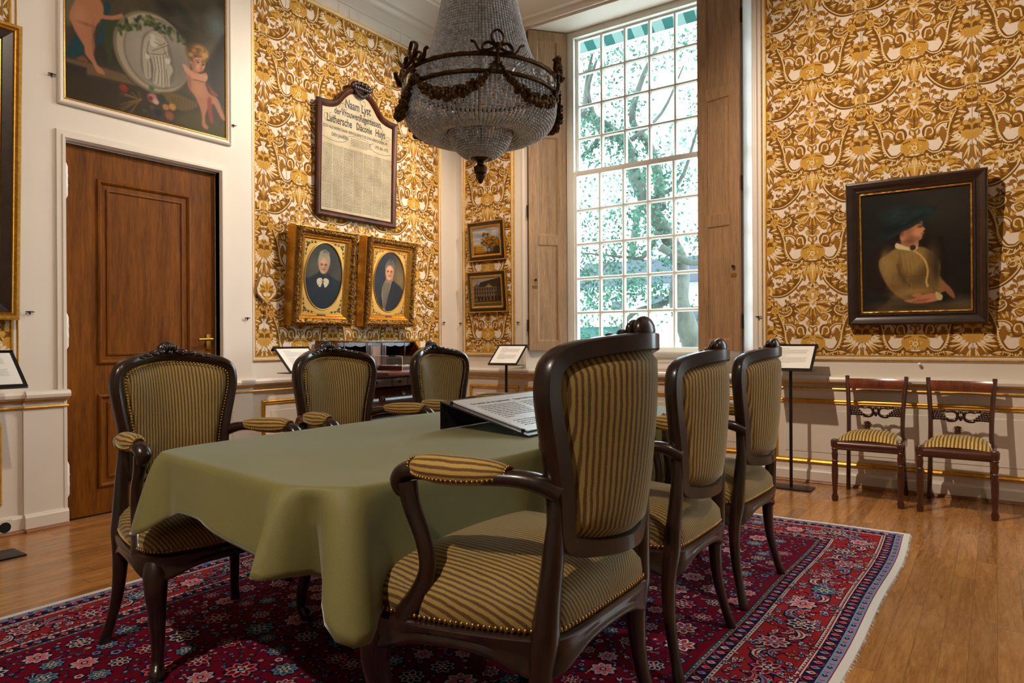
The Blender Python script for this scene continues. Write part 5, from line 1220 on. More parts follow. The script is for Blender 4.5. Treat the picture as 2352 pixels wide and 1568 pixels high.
C.spoly(pp(1215, 430, 1225, 290, 1280, 210, 1345, 190, 1400, 240, 1440, 310, 1450, 400, 1470, 470, 1440, 500, 1420, 640, 1420, 740, 1300, 700, 1310, 560, 1260, 400), ST, .006); pe(1385, 180, 30, 45, ST, .1); pe(1380, 140, 34, 18, SH_, .2); pe(1395, 195, 8, 6, SD_, .5); C.line(pp(1360, 150, 1395, 140), .004, SD_)
C.spoly(pp(1210, 420, 1240, 330, 1260, 330, 1250, 420, 1290, 640, 1230, 640), ST, .006); pe(1255, 450, 20, 30, SH_, .1); C.spoly(pp(1235, 490, 1270, 480, 1285, 560, 1270, 640, 1245, 640), ST, .006); pe(1440, 480, 24, 34, SH_, .1); C.spoly(pp(1420, 520, 1465, 510, 1490, 570, 1460, 640, 1460, 720, 1425, 720, 1425, 600), ST, .006)
pe(1305, 250, 22, 24, SH_, .1); C.spoly(pp(1280, 280, 1320, 270, 1350, 310, 1330, 350, 1290, 340), SH_, .006)
for q in ((1300, 390, 1400, 340, 1440, 320), (1290, 420, 1390, 420, 1430, 390), (1310, 440, 1330, 560, 1310, 690), (1340, 440, 1360, 580, 1350, 710), (1370, 440, 1385, 580, 1385, 730), (1400, 430, 1410, 600, 1415, 740), (1320, 300, 1370, 330, 1420, 300), (1270, 300, 1250, 380, 1260, 430), (1290, 480, 1300, 640, 1295, 690), (1425, 560, 1435, 640, 1440, 720), (1255, 500, 1262, 640), (1440, 320, 1450, 440), (1400, 350, 1440, 450)): C.line(pp(*q), .0028, SD_, .75)
for q in ((1325, 440, 1345, 580, 1330, 700), (1355, 430, 1372, 580, 1370, 720), (1385, 420, 1398, 590, 1400, 735), (1340, 250, 1400, 270)): C.line(pp(*q), .0025, SH_, .7)
for k in range(70):
    r_ = random.Random(k+500); f_ = k/69; x, y = (1000+600*f_, (230-260*f_ if f_ < .35 else 140+(f_-.5)*260) - 20); pe(x+r_.uniform(-40, 40), y+r_.uniform(-45, 45), 26, 14, ((52, 62, 32), (36, 44, 24), (80, 84, 46))[k % 3], .6, .9, r_.uniform(0, 3))
SK, SS, SL_ = (152, 98, 68), (104, 62, 42), (174, 122, 90)
C.spoly(pp(620, 150, 640, 60, 700, -60, 800, -80, 870, 0, 880, 100, 830, 200, 790, 250, 700, 220), SK, .008); C.spoly(pp(615, 150, 640, 240, 680, 330, 725, 410, 735, 480, 790, 560, 830, 640, 890, 655, 870, 610, 830, 570, 800, 480, 810, 400, 800, 300, 810, 220, 700, 150), SK, .008); C.spoly(pp(665, 530, 715, 500, 760, 550, 700, 545), SS, .006); C.spoly(pp(790, 30, 870, 100, 960, 100, 1030, 70, 1040, 110, 960, 140, 860, 140, 800, 110), SK, .006); pe(690, 150, 50, 90, SL_, .9, .5); pe(800, 330, 14, 120, SS, .8, .6); pe(740, 210, 60, 16, SS, .8, .5)
pe(1720, 370, 100, 95, (84, 58, 32), .3); pe(1770, 340, 75, 60, (138, 98, 48), .4); pe(1810, 370, 30, 40, (160, 120, 60), .5); C.spoly(pp(1672, 440, 1700, 415, 1760, 408, 1805, 425, 1812, 480, 1790, 540, 1750, 560, 1690, 540, 1665, 470), SL_, .006); pe(1690, 490, 35, 60, SS, .8, .5); pe(1665, 450, 14, 30, (160, 104, 76), .3)
for k in range(40):
    r_ = random.Random(k+900); a_ = r_.uniform(2.6, 6.9); pe(1745+88*cos(a_)*r_.uniform(.55, 1), 400+95*sin(a_)*r_.uniform(.45, 1), 20, 15, ((150, 108, 52), (120, 84, 40), (96, 66, 34), (172, 130, 68))[k % 4], .6, .9)
for (x, y) in ((1737, 458), (1792, 478)): pe(x, y, 15, 9, (96, 64, 48), .5); pe(x, y, 8, 8, (40, 28, 22), .5); C.line(pp(x-24, y-20, x+18, y-24), .003, (120, 80, 52), .8)
pe(1775, 492, 10, 16, SS, .7, .7); pe(1762, 522, 24, 8, (150, 70, 58), .5); pe(1770, 548, 22, 8, SS, .8, .6); pe(1735, 510, 20, 18, (206, 140, 112), .8, .6)
C.spoly(pp(1640, 570, 1700, 540, 1760, 580, 1820, 560, 1835, 620, 1810, 660, 1840, 760, 1900, 820, 1830, 860, 1740, 850, 1690, 790, 1640, 720, 1628, 640), SK, .008); C.spoly(pp(1585, 490, 1620, 505, 1660, 545, 1720, 580, 1800, 575, 1835, 600, 1810, 655, 1720, 650, 1650, 610, 1600, 550), SL_, .008); pe(1740, 720, 60, 90, SL_, .9, .6); C.line(pp(1690, 640, 1800, 660), .004, SS, .7); pe(1650, 700, 16, 90, SS, .8, .5)
C.spoly(pp(1720, 830, 1800, 840, 1840, 900, 1810, 1000, 1810, 1080, 1840, 1130, 1820, 1150, 1775, 1110, 1775, 1020, 1755, 930), SK, .008); C.spoly(pp(1820, 820, 1900, 800, 1950, 850, 1990, 960, 2022, 1030, 2020, 1060, 1975, 1030, 1930, 940, 1890, 880, 1850, 920), SK, .008); C.spoly(pp(1830, 850, 1870, 820, 1880, 960, 1895, 1080, 1850, 1050), (126, 50, 42), .008); C.spoly(pp(1830, 660, 1870, 720, 1945, 790, 1880, 790), (118, 46, 42), .008)
C.spoly(pp(1360, 800, 1500, 790, 1640, 840, 1720, 880, 1700, 940, 1560, 960, 1470, 900), (88, 68, 28), .010)
for k in range(8): C.line(pp(1480+30*k, 830+4*k, 1500+28*k, 940), .0025, (56, 42, 16), .8)
for x, y, r_, c_ in ((1300, 850, 46, (146, 96, 84)), (1280, 855, 22, (100, 36, 34)), (1330, 885, 28, (170, 130, 116)), (1045, 770, 36, (128, 38, 32)), (1420, 935, 30, (150, 98, 40)), (1482, 930, 34, (160, 108, 44)), (1455, 1020, 42, (116, 66, 34)), (1225, 975, 20, (46, 64, 48)), (1290, 940, 20, (50, 66, 54)), (1350, 990, 34, (24, 28, 40)), (1380, 850, 40, (34, 40, 30)), (1290, 755, 26, (62, 88, 48))): pe(x, y, r_, r_, c_, .35)
for k in range(26):
    r_ = random.Random(k+77); C.line(pp(1190+r_.uniform(-20, 20), 870, 1000+r_.uniform(-20, 200), 780+r_.uniform(0, 220)), .002, ((120, 94, 36), (90, 70, 26))[k % 2], .8)
pe(1000, 900, 200, 120, (50, 36, 24), .9, .3)
C.build('canvas', lambda x, y: (x, y, .006), O)

# --- big gilt frame cut by the left edge
Q = hang('gilt_framed_painting', 'big painting in a heavy gilt and dark wood frame at the left edge', 'D', .43, 1.235, radians(2.2), .05); W_, H_ = 1.15, 1.66
b = MB(); b.frame(0, 0, W_, H_, [(0, -.03), (0, .03), (.010, .046), (.022, .046), (.030, .036), (.040, .040), (.046, .030)], I3, sub=20); b.build('gilt_rim', M['gilt'], Q, 30)
b = MB(); b.frame(.044, .044, W_-.044, H_-.044, [(0, .03), (.004, .034), (.050, .026), (.054, .018)], I3); b.build('dark_wood_band', M['ebony'], Q, 30)
b = MB(); b.frame(.096, .096, W_-.096, H_-.096, [(0, .018), (.006, .026), (.014, .024), (.022, .010), (.026, .004)], I3); b.build('gilt_slip', M['gilt'], Q, 30)
C = Canvas(W_-.24, H_-.24, .02, (50, 40, 30)).cloud(4, .5, 3); C.build('canvas', lambda x, y: (.12+x, .12+y, .004), Q); wires(Q, (.25, 1.10), 1.6, 1.2, .05, radians(2.2))

# --- small shield of the same damask, hung on the wall
Sh = thing('damask_shield', 'small pointed shield covered in gold damask with a tassel, left of the oval portraits', 'shield', (XL+.030, 3.283, 1.40))
sp = [(0, 0), (.085, .078), (.092, .12), (.060, .20), (.028, .222), (0, .212), (-.028, .222), (-.060, .20), (-.092, .12), (-.085, .078)]
b = MB(); b.prism(sp, lambda u, v: (-.022, u, v), lambda u, v: (.002, u, v)); b.build('board', plain('shield_ground', lin(220, 196, 160), .8), Sh, 0)
b = MB(); b.tube([(.001, u, v) for u, v in sp], .0065, 8, 0, True); b.build('braid_edge', plain('braid', lin(128, 96, 44), .7, var=.4, scale=120), Sh)
A = Art()
for sx in (-1, 1):
    for k, a in enumerate((1.2, .75, .3, -.1)): A.petal(.008*sx, .10, .085-.008*k, .014, (a if sx > 0 else pi-a), (GOLD, BROWN, GOLD, BROWN)[k], .0006+.0002*k)
    A.stroke([(0, .05), (.03*sx, .06), (.045*sx, .09), (.03*sx, .095)], .005, BROWN, .001); A.petal(0, .06, .07, .012, -pi/2+.6*sx, GOLD, .001)
A.petal(0, .08, .11, .018, pi/2, GOLD, .0016); A.petal(0, .10, .07, .006, pi/2, BROWN, .002); A.petal(0, .07, .06, .014, -pi/2, GOLD, .0016)
b = MB(); b.col = []
for p, c, l in A.p:
    if abs(p[:, 0]).max() < .086: b._add([(.002+l, x, y) for x, y in p], [tuple(range(len(p)))]); b.col.append(c)
b.build('damask_motif', M['vcloth'], Sh, 0, False)
b = MB(); b.tube([(-.008, 0, -.002), (-.008, .002, -.035)], .002, 6); b.lathe([(.003, -.115), (.0085, -.112), (.0075, -.05), (.004, -.04), (.0065, -.034), (.003, -.028)], 10, (-.008, .002, 0)); b.build('tassel', plain('tassel_silk', lin(190, 138, 88), .7), Sh)

# --- little pegs on the panelling
def peg(name, loc, wall, label, turn=True):
    b = MB(); b.tube([(0, 0, 0), (0, .012, 0), (0, .020, 0)], [.0035, .003, .004], 8)
    if turn: b.box((-.024, .014, -.003), (.020, .020, .004), bev=.002); b.ball((0, .02, -.004), .006, 8, 5, sc=(1, 1, 1.8))
    else: b.ball((0, .022, 0), .012, 10, 7); b.tube([(0, 0, 0), (0, .02, 0)], .006, 8)
    o = b.build(name, M['iron'] if turn else M['white'], smooth=40); o.location = loc; o.rotation_euler = (0, 0, pi if wall == 'W' else -pi/2)
    tag(o, label, 'peg', 'small pegs on the panelling'); return o
for loc, wl, lb in (((XD, 1.774, 2.717), 'L', 'small iron turn peg left of the cherub painting'), ((XD, 2.974, 2.713), 'L', 'small iron turn peg right of the cherub painting, high up'), ((XD, 1.652, 1.285), 'L', 'small iron turn peg left of the oak door, above the stand'),
    ((XD, 3.081, 1.284), 'L', 'small iron turn peg between the oak door and the gilt panel moulding'), ((XL, 5.41, 1.297), 'L', 'small iron turn peg right of the oval portraits, next to the room corner'), ((-4.64, YW, 1.291), 'W', 'small iron turn peg in the room corner, left of the canal picture'),
    ((-3.899, YW, 1.286), 'W', 'small iron turn peg between the canal picture and the left shutter'), ((-1.555, YW, 1.285), 'W', 'small iron turn peg right of the right shutter')):
    peg('turn_peg', loc, wl, lb)
peg('knob_peg', (-.443, YW, .921), 'W', 'small white knob on the wall below the portrait of the seated woman', False)
# ------------------------------------------------------------------ wooden shutters, each a pair of folded leaves
def shutter(hx, hy, ang, mirror, label):
    """hinge line at (hx,hy); the leaves run along +u; h points into the room"""
    t = thing('shutter', label, 'shutter', (hx, hy, 0), group='folding oak shutters of the window')
    d = Vector((cos(ang), sin(ang), 0)); nrm = Vector((sin(ang), -cos(ang), 0))
    if nrm.y > 0: nrm = -nrm
    f = lambda u, v, h: tuple(d*u+nrm*h+Vector((0, 0, v)))
    WD, Z0, Z1 = .392, 1.008, 4.165
    def leaf(h0, name, mat, side):
        b = MB(); th = .026
        def slab(u0, z0, u1, z1, ha, hb):
            b._add([f(u, v, h) for h in (ha, hb) for u, v in ((u0, z0), (u1, z0), (u1, z1), (u0, z1))], [(0, 3, 2, 1), (4, 5, 6, 7), (0, 1, 5, 4), (1, 2, 6, 5), (2, 3, 7, 6), (3, 0, 4, 7)])
        slab(0, Z0, .088, Z1, h0, h0+th); slab(WD-.088, Z0, WD, Z1, h0, h0+th)
        zs = [(Z0, 1.095), (2.055, 2.145), (3.12, 3.205), (4.075, Z1)]
        for a, c in zs: slab(.088, a, WD-.088, c, h0, h0+th-.0005)
        for (a, c) in ((1.095, 2.055), (2.145, 3.12), (3.205, 4.075)):
            slab(.088, a, WD-.088, c, h0+.004, h0+th-.012)
            b.frame(.088, a, WD-.088, c, [(0, h0+th-.001), (.006, h0+th-.002), (.012, h0+th-.010), (.018, h0+th-.012)], f)
        return b.build(name, mat, t, 20)
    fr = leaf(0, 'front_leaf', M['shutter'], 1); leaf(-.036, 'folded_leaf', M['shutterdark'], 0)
    for z in (1.25, 2.38, 3.75):
        b = MB(); b.tube([f(-.008, z-.06, -.004), f(-.008, z+.06, -.004)], .009, 8); b.build('hinge', M['iron'], t)
    ku = .035 if mirror else .06
    b = MB(); p = f(ku if not mirror else .05, 1.70, .028); q = f(ku if not mirror else .05, 1.70, .05); b.tube([f(ku if not mirror else .05, 1.70, .024), p, q], [.012, .007, .013], 10); b.build('knob', M['iron'], t)
    b = MB(); u0 = .03; b._add([f(u, v, h) for h in (.0262, .030) for u, v in ((u0, 1.615), (u0+.05, 1.615), (u0+.05, 1.645), (u0, 1.645))], [(0, 3, 2, 1), (4, 5, 6, 7), (0, 1, 5, 4), (1, 2, 6, 5), (2, 3, 7, 6), (3, 0, 4, 7)]); b.build('latch_plate', M['brass'], t, 0)
    return t
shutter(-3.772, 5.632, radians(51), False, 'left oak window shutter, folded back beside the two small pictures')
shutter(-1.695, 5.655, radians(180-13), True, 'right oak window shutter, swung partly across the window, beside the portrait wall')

# ------------------------------------------------------------------ slant-front desk with open leaf
D = thing('writing_desk', 'open mahogany slant-front desk with pigeonholes under the oval portraits', 'desk', (-4.672, 3.748, 0))
DW = .952; mh = M['mahogany']; dk = M['darkmahogany']
b = MB(); xs = .252
for y in (0, DW-.022):
    b.prism([(0, .06), (.51, .06), (.51, .80), (.470, .85), (xs, 1.095), (0, 1.095)], lambda u, v, y=y: (u, y, v), lambda u, v, y=y: (u, y+.022, v))
b.box((0, .022, .06), (.02, DW-.022, 1.09)); b.box((0, 0, 1.094), (xs+.006, DW, 1.110), bev=.003); b.box((.02, .022, .80), (.50, DW-.022, .832)); b.box((.02, .022, .05), (.51, DW-.022, .09))
b.build('carcass', mh, D, 20)
b = MB(); b.box((.455, -.012, .836), (.875, DW+.012, .862), bev=.004); b.build('writing_leaf', wood('leaf_mahogany', lin(64, 26, 16), lin(120, 60, 36), .3, 2, 1, .4, .02), D, 30)
b = MB(); F_ = xs-.02
for y in (.115, .36, .575+.012, .83):
    vb = MB(); vb.box((.03, y, .862), (F_, y+.008, 1.09)); vb.build('divider', dk, D, 0)
for ya, yb in ((.03, .36), (.59, .92)):
    vb = MB(); vb.box((.03, ya, .95), (F_-.01, yb, .956)); vb.build('shelf', dk, D, 0)
for (ya, yb) in ((.03, .115), (.123, .36), (.595, .83), (.838, .922)):
    n = 16; pts = [(ya, 1.09)]+[(ya+(yb-ya)*k/n, 1.068-.012*abs(sin(2*pi*k/n))) for k in range(n+1)]+[(yb, 1.09)]
    vb = MB(); vb.prism(pts, lambda u, v: (F_-.012, u, v), lambda u, v: (F_-.004, u, v)); vb.build('valance', mh, D, 0)
    P = [(ya+(yb-ya)*.5+.0, .862), (ya+(yb-ya)*.5+.008, .862), (ya+(yb-ya)*.5+.030, 1.02), (ya+(yb-ya)*.5+.022, 1.07), (ya+(yb-ya)*.5, 1.07)]
for y in (.372, .545):
    b = MB(); b.box((F_-.03, y, .862), (F_+.004, y+.042, 1.088))
    for k in range(4): b.tube([(F_+.004, y+.008+.0085*k, .88), (F_+.004, y+.008+.0085*k, 1.07)], .0025, 6)
    b.build('pilaster', mh, D, 30)
b = MB(); b.box((F_-.03, .414, .862), (F_-.004, .545, 1.088)); cd_ = b.build('centre_door', wood('figured_panel', lin(104, 62, 36), lin(158, 106, 70), .4, 6, 2, .2, .02, 5), D, 0)
b = MB(); b.frame(.414, .862, .545, 1.088, [(0, .001), (.018, .001)], lambda u, v, h: (F_-.004+h, u, v))
for k in range(17):
    z = .885+.183*k/16
    for y, s_ in ((.432, 1), (.527, -1)): b._add([(F_-.002, y, z-.005), (F_-.002, y+.006*s_, z), (F_-.002, y, z+.005)], [(0, 1, 2)])
for k in range(9):
    y = .436+.087*k/8; b._add([(F_-.002, y-.005, 1.07), (F_-.002, y, 1.063), (F_-.002, y+.005, 1.07)], [(0, 1, 2)])
b.build('dogtooth_inlay', M['blackframe'], cd_, 0, False)
for (y0, y1) in ((.024, .38), (.385, .567), (.572, .928)):
    b = MB(); b.box((.495, y0, .722), (.517, y1, .796), bev=.003); dr = b.build('drawer', dk, D, 20); k = MB(); k.ball((.525, (y0+y1)/2, .758), .010, 8, 6); k.build('knob', M['bronze'], dr)
for (z0, z1, bow) in ((.50, .712, .06), (.30, .49, .06), (.10, .29, .06)):
    b = MB(); b.loft([[(.50, y, z0), (.515, y, z0+.004)]+[(.515+bow*sin(pi*k/10), y, z0+.004+(z1-z0-.008)*k/10) for k in range(1, 10)]+[(.515, y, z1-.004), (.50, y, z1)] for y in np.linspace(.022, DW-.022, 4)]); dr = b.build('drawer', dk, D, 30)
    for y in (.215, DW-.215):
        k = MB(); zc = (z0+z1)/2+.02; xk = .515+bow*.97; R_ = Matrix.Rotation(pi/2, 4, 'Y')
        k.lathe([(.030, 0), (.030, .004), (.024, .007), (.018, .004), (.010, .006), (.006, .012), (.001, .013)], 18, (xk-.002, y, zc), M=R_); k.tube([(xk+.012, y+.022*cos(a), zc-.004+.022*sin(a)) for a in np.linspace(0, 2*pi, 16, endpoint=False)], .003, 6, 0, True)
        k.build('ring_handle', M['bronze'], dr)
    k = MB(); k.lathe([(.024, 0), (.024, .004), (.016, .006), (.001, .006)], 18, (.515+bow*.62, DW/2, z1-.045), M=Matrix.Rotation(pi/2-.5, 4, 'Y')); k.build('keyhole_plate', M['bronze'], dr)
for (x, y) in ((.06, .06), (.46, .06), (.06, DW-.06), (.46, DW-.06)):
    b = MB(); b.lathe([(.025, 0), (.035, .015), (.035, .035), (.022, .06)], 12, (x, y, 0)); b.build('foot', dk, D)
V = thing('display_case', 'clear acrylic display case standing on the desk leaf', 'display case', (-4.33, 4.06, .862))
t_ = NT('acrylic'); o_ = t_.t.nodes['Material Output']; a_ = t_.n('ShaderNodeBsdfTransparent'); a_.inputs[0].default_value = (.96, .97, .97, 1); g_ = t_.n('ShaderNodeBsdfGlossy'); g_.inputs['Roughness'].default_value = .03
x_ = t_.n('ShaderNodeMixShader'); x_.inputs[0].default_value = .07; t_.l(a_.outputs[0], x_.inputs[1]); t_.l(g_.outputs[0], x_.inputs[2]); t_.l(x_.outputs[0], o_.inputs['Surface'])
b = MB(); L_, W_, H_ = .365, .36, .118
for lo, hi in (((0, 0, 0), (L_, .003, H_)), ((0, W_-.003, 0), (L_, W_, H_)), ((0, .003, 0), (.003, W_-.003, H_)), ((L_-.003, .003, 0), (L_, W_-.003, H_)), ((.003, .003, H_-.003), (L_-.003, W_-.003, H_))): b.box(lo, hi)
b.build('clear_hood', t_.m, V, 0)
b = MB()
for p, q in (((0, 0, 0), (0, 0, H_)), ((L_, 0, 0), (L_, 0, H_)), ((0, 0, H_), (L_*.55, 0, H_)), ((L_*.8, 0, H_), (L_, 0, H_))): b.tube([p, q], .0022, 6)
b.build('edge_glints', M['white'], V)  # white rods imitate glints along the near edges of the hood
bk = thing('book_box', 'open red case with white insert of round medals inside the clear display case', 'case', (-4.285, 4.10, .8625))
b = MB(); b.box((0, 0, 0), (.285, .27, .034), bev=.002); b.build('red_case', plain('red_leather', lin(92, 26, 24), .5, var=.4, scale=200), bk, 20)
b = MB(); b.box((.012, .012, .034), (.273, .258, .038)); b.build('white_insert', M['paper'], bk, 0)
for i in range(2):
    for j in range(2):
        b = MB(); b.lathe([(.040, 0), (.040, .002), (.034, .003), (.001, .003)], 20, (.08+.125*i, .075+.12*j, .038)); b.build('medal', M['iron'], bk)

# ------------------------------------------------------------------ chandelier
CH = thing('chandelier', 'crystal bead chandelier with bronze bows and garlands, hanging above the table', 'chandelier', (-1.779, 2.295, 0))
t_ = NT('crystal_beads'); gt = t_.n('ShaderNodeNewGeometry'); o_ = t_.t.nodes['Material Output']
t_.color(t_.ramp(gt.outputs['Random Per Island'], [(0, lin(150, 156, 164)), (.5, lin(214, 222, 232)), (1, lin(250, 253, 255))])).set(Roughness=.2)
gl_ = t_.n('ShaderNodeBsdfGlossy'); gl_.inputs['Roughness'].default_value = .10; gl_.inputs['Color'].default_value = (.95, .97, 1, 1); tp_ = t_.n('ShaderNodeBsdfTransparent'); tp_.inputs[0].default_value = (.93, .95, .97, 1); tr_ = t_.n('ShaderNodeBsdfTranslucent'); tr_.inputs[0].default_value = (.95, .96, .98, 1)
def mixsh(f, a, c):
    m_ = t_.n('ShaderNodeMixShader'); m_.inputs[0].default_value = f; t_.l(a, m_.inputs[1]); t_.l(c, m_.inputs[2]); return m_.outputs[0]
t_.l(mixsh(.36, mixsh(.26, mixsh(.45, t_.b.outputs[0], tr_.outputs[0]), tp_.outputs[0]), gl_.outputs[0]), o_.inputs['Surface']); M['crystal'] = t_.m
def beads(name, pts, r, parent):
    """pts: (N,3) bead centres"""
    P = np.array(pts); rnd = np.random.RandomState(1); seg = 6
    base = [(0, 0, 1)]+[(cos(2*pi*k/seg)*.90, sin(2*pi*k/seg)*.90, .45) for k in range(seg)]+[(cos(2*pi*k/seg+.5)*.90, sin(2*pi*k/seg+.5)*.90, -.45) for k in range(seg)]+[(0, 0, -1)]
    B = np.array(base); F = [(0, 1+k, 1+(k+1) % seg) for k in range(seg)]+[(1+k, 1+seg+k, 1+(k+1) % seg) for k in range(seg)]+[(1+(k+1) % seg, 1+seg+k, 1+seg+(k+1) % seg) for k in range(seg)]+[(13, 1+seg+(k+1) % seg, 1+seg+k) for k in range(seg)]
    F = np.array(F); N = len(P); a = rnd.rand(N)*2*pi; ca, sa = np.cos(a), np.sin(a); rr = (r if np.isscalar(r) else np.array(r))*np.ones(N)
    X = (B[None, :, 0]*ca[:, None]-B[None, :, 1]*sa[:, None])*rr[:, None]+P[:, None, 0]; Y = (B[None, :, 0]*sa[:, None]+B[None, :, 1]*ca[:, None])*rr[:, None]+P[:, None, 1]; Zz = B[None, :, 2]*rr[:, None]*1.05+P[:, None, 2]
    V_ = np.stack([X, Y, Zz], -1).reshape(-1, 3); FF = (F[None]+np.arange(N)[:, None, None]*14).reshape(-1, 3)
    me = bpy.data.meshes.new(name); me.vertices.add(len(V_)); me.vertices.foreach_set('co', V_.ravel().astype(np.float32)); me.loops.add(FF.size); me.loops.foreach_set('vertex_index', FF.ravel().astype(np.int32)); me.polygons.add(len(FF)); me.polygons.foreach_set('loop_start', np.arange(0, FF.size, 3).astype(np.int32))
    me.update(calc_edges=True); me.materials.append(M['crystal']); o = bpy.data.objects.new(name, me); COL.objects.link(o); o.parent = parent; o['kind'] = 'stuff'; return o
def strands(prof, n, step, ph=0.0):
    P = catmull([(r, 0, z) for r, z in prof], 12); out = []; acc = 0
    dd = [P[0]]
    for a, c in zip(P[:-1], P[1:]):
        L = (c-a).length; s = step-acc
        while s <= L: dd.append(a+(c-a)*(s/L)); s += step
        acc = L-(s-step)
    for k in range(n):
        a = 2*pi*(k+ph)/n
        for q in dd: out.append((q.x*cos(a), q.x*sin(a), q.z))
    return out
beads('bead_tent', strands([(.292, 2.185), (.268, 2.212), (.238, 2.252), (.212, 2.305), (.190, 2.38), (.168, 2.47), (.150, 2.56), (.132, 2.67), (.116, 2.80), (.100, 2.95), (.088, 3.10)], 96, .0128), .0070, CH)
beads('bead_basket', strands([(.312, 2.105), (.318, 2.075), (.314, 2.04), (.298, 2.005), (.268, 1.978), (.230, 1.962), (.190, 1.960), (.160, 1.972), (.138, 1.988)], 104, .0120), .0072, CH)
beads('bead_bowl', strands([(.132, 1.985), (.130, 1.965), (.120, 1.938), (.100, 1.908), (.072, 1.884), (.044, 1.872)], 60, .0112), .0066, CH)
# flat glass rosettes between the two rings
for k in range(26):
    a = 2*pi*k/26; b = MB(); c = Vector((.318*cos(a), .318*sin(a), 2.148)); tq = Vector((-sin(a), cos(a), 0)); out = Vector((cos(a), sin(a), 0))
    for q in range(9):
        th = 2*pi*q/9; dq = tq*cos(th)+Vector((0, 0, 1))*sin(th); pq = tq*-sin(th)+Vector((0, 0, 1))*cos(th)
        b._add([c+out*.006, c+dq*.018+pq*.009, c+dq*.031+out*.004, c+dq*.018-pq*.009], [(0, 1, 2), (0, 2, 3)])
    b.ball(tuple(c+out*.006), .0075, 8, 5); b.build('glass_rosette', M['crystal'], CH, 0)
for name, r, z, rt, n in (('upper_ring', .322, 2.182, .0085, 72), ('lower_ring', .324, 2.116, .0085, 72), ('bowl_ring', .137, 1.986, .0065, 48), ('crown_ring', .09, 3.11, .012, 40)):
    b = MB(); b.tube([(r*cos(2*pi*k/n), r*sin(2*pi*k/n), z+.0012*(k % 2)) for k in range(n)], [rt*(1+.16*(k % 2)) for k in range(n)], 8, 0, True); b.build(name, M['bronze'], CH, 60)
b = MB(); b.lathe([(.004, 1.766), (.010, 1.772), (.012, 1.782), (.020, 1.79), (.022, 1.80), (.018, 1.806), (.026, 1.812), (.030, 1.834), (.022, 1.840), (.013, 1.846), (.016, 1.852), (.013, 1.858), (.036, 1.870), (.040, 1.878), (.030, 1.884)], 16); b.build('finial', M['bronze'], CH, 40)
b = MB(); b.tube([(0, 0, 1.88), (0, 0, 3.3), (0, 0, 3.9), (0, 0, ZC)], .008, 8); b.lathe([(.02, 3.08), (.095, 3.10), (.10, 3.14), (.06, 3.2), (.02, 3.24)], 20); b.lathe([(.09, ZC), (.08, ZC-.03), (.02, ZC-.07)], 20); b.build('stem', M['bronze'], CH, 40)
angs = [radians(-90+35.2+q) for q in (-48, 14, 76, 138, 200, 262)]
angs = [radians(-54.8+14+62*k) if k < 6 else 0 for k in range(-1, 5)]
rnd = random.Random(2)
for k, a in enumerate(angs):
    R_ = .335; c = Vector((R_*cos(a), R_*sin(a), 2.205)); tq = Vector((-sin(a), cos(a), 0)); out = Vector((cos(a), sin(a), 0)); up = Vector((0, 0, 1))
    b = MB(); loc = lambda u, v, h=0: c+tq*u+up*v+out*h
    for loop in ([(0, 0), (-.022, .022), (-.020, .050), (0, .062), (.020, .050), (.022, .022), (0, 0)], [(0, 0), (-.035, .012), (-.055, .002), (-.058, -.016), (-.036, -.014), (0, 0)], [(0, 0), (.035, .012), (.055, .002), (.058, -.016), (.036, -.014), (0, 0)],
                 [(0, 0), (-.04, -.022), (-.07, -.018), (-.088, .006), (-.10, .012)], [(0, 0), (.04, -.022), (.07, -.018), (.088, .006), (.10, .012)]):
        P = catmull([loc(u, v, .006*(i % 2)) for i, (u, v) in enumerate(loop)], 4); b.tube(P, [(.0045, .009)]*len(P), 8)
    b.ball(tuple(c+out*.008), .014, 10, 7); b.tube([loc(0, 0), loc(0, -.05), loc(0, -.09)], .006, 8); b.build('bow', M['bronze'], CH, 50)
    a2 = angs[(k+1) % 6] if k < 5 else angs[0]+2*pi; b = MB(); n = 60
    for q in range(n):
        f = q/(n-1); aa = a+(a2-a)*f; sag = 4*f*(1-f); z = 2.185-.155*sag**.62; rr_ = .335+.004*sag
        wdt = .0075+.013*sag
        for _ in range(3): b.ball((rr_*cos(aa)+rnd.uniform(-1, 1)*wdt*.5, rr_*sin(aa)+rnd.uniform(-1, 1)*wdt*.5, z+rnd.uniform(-1, 1)*wdt*.8), wdt*rnd.uniform(.5, .8), 6, 4)
    b.build('garland', M['bronze'], CH, 60)

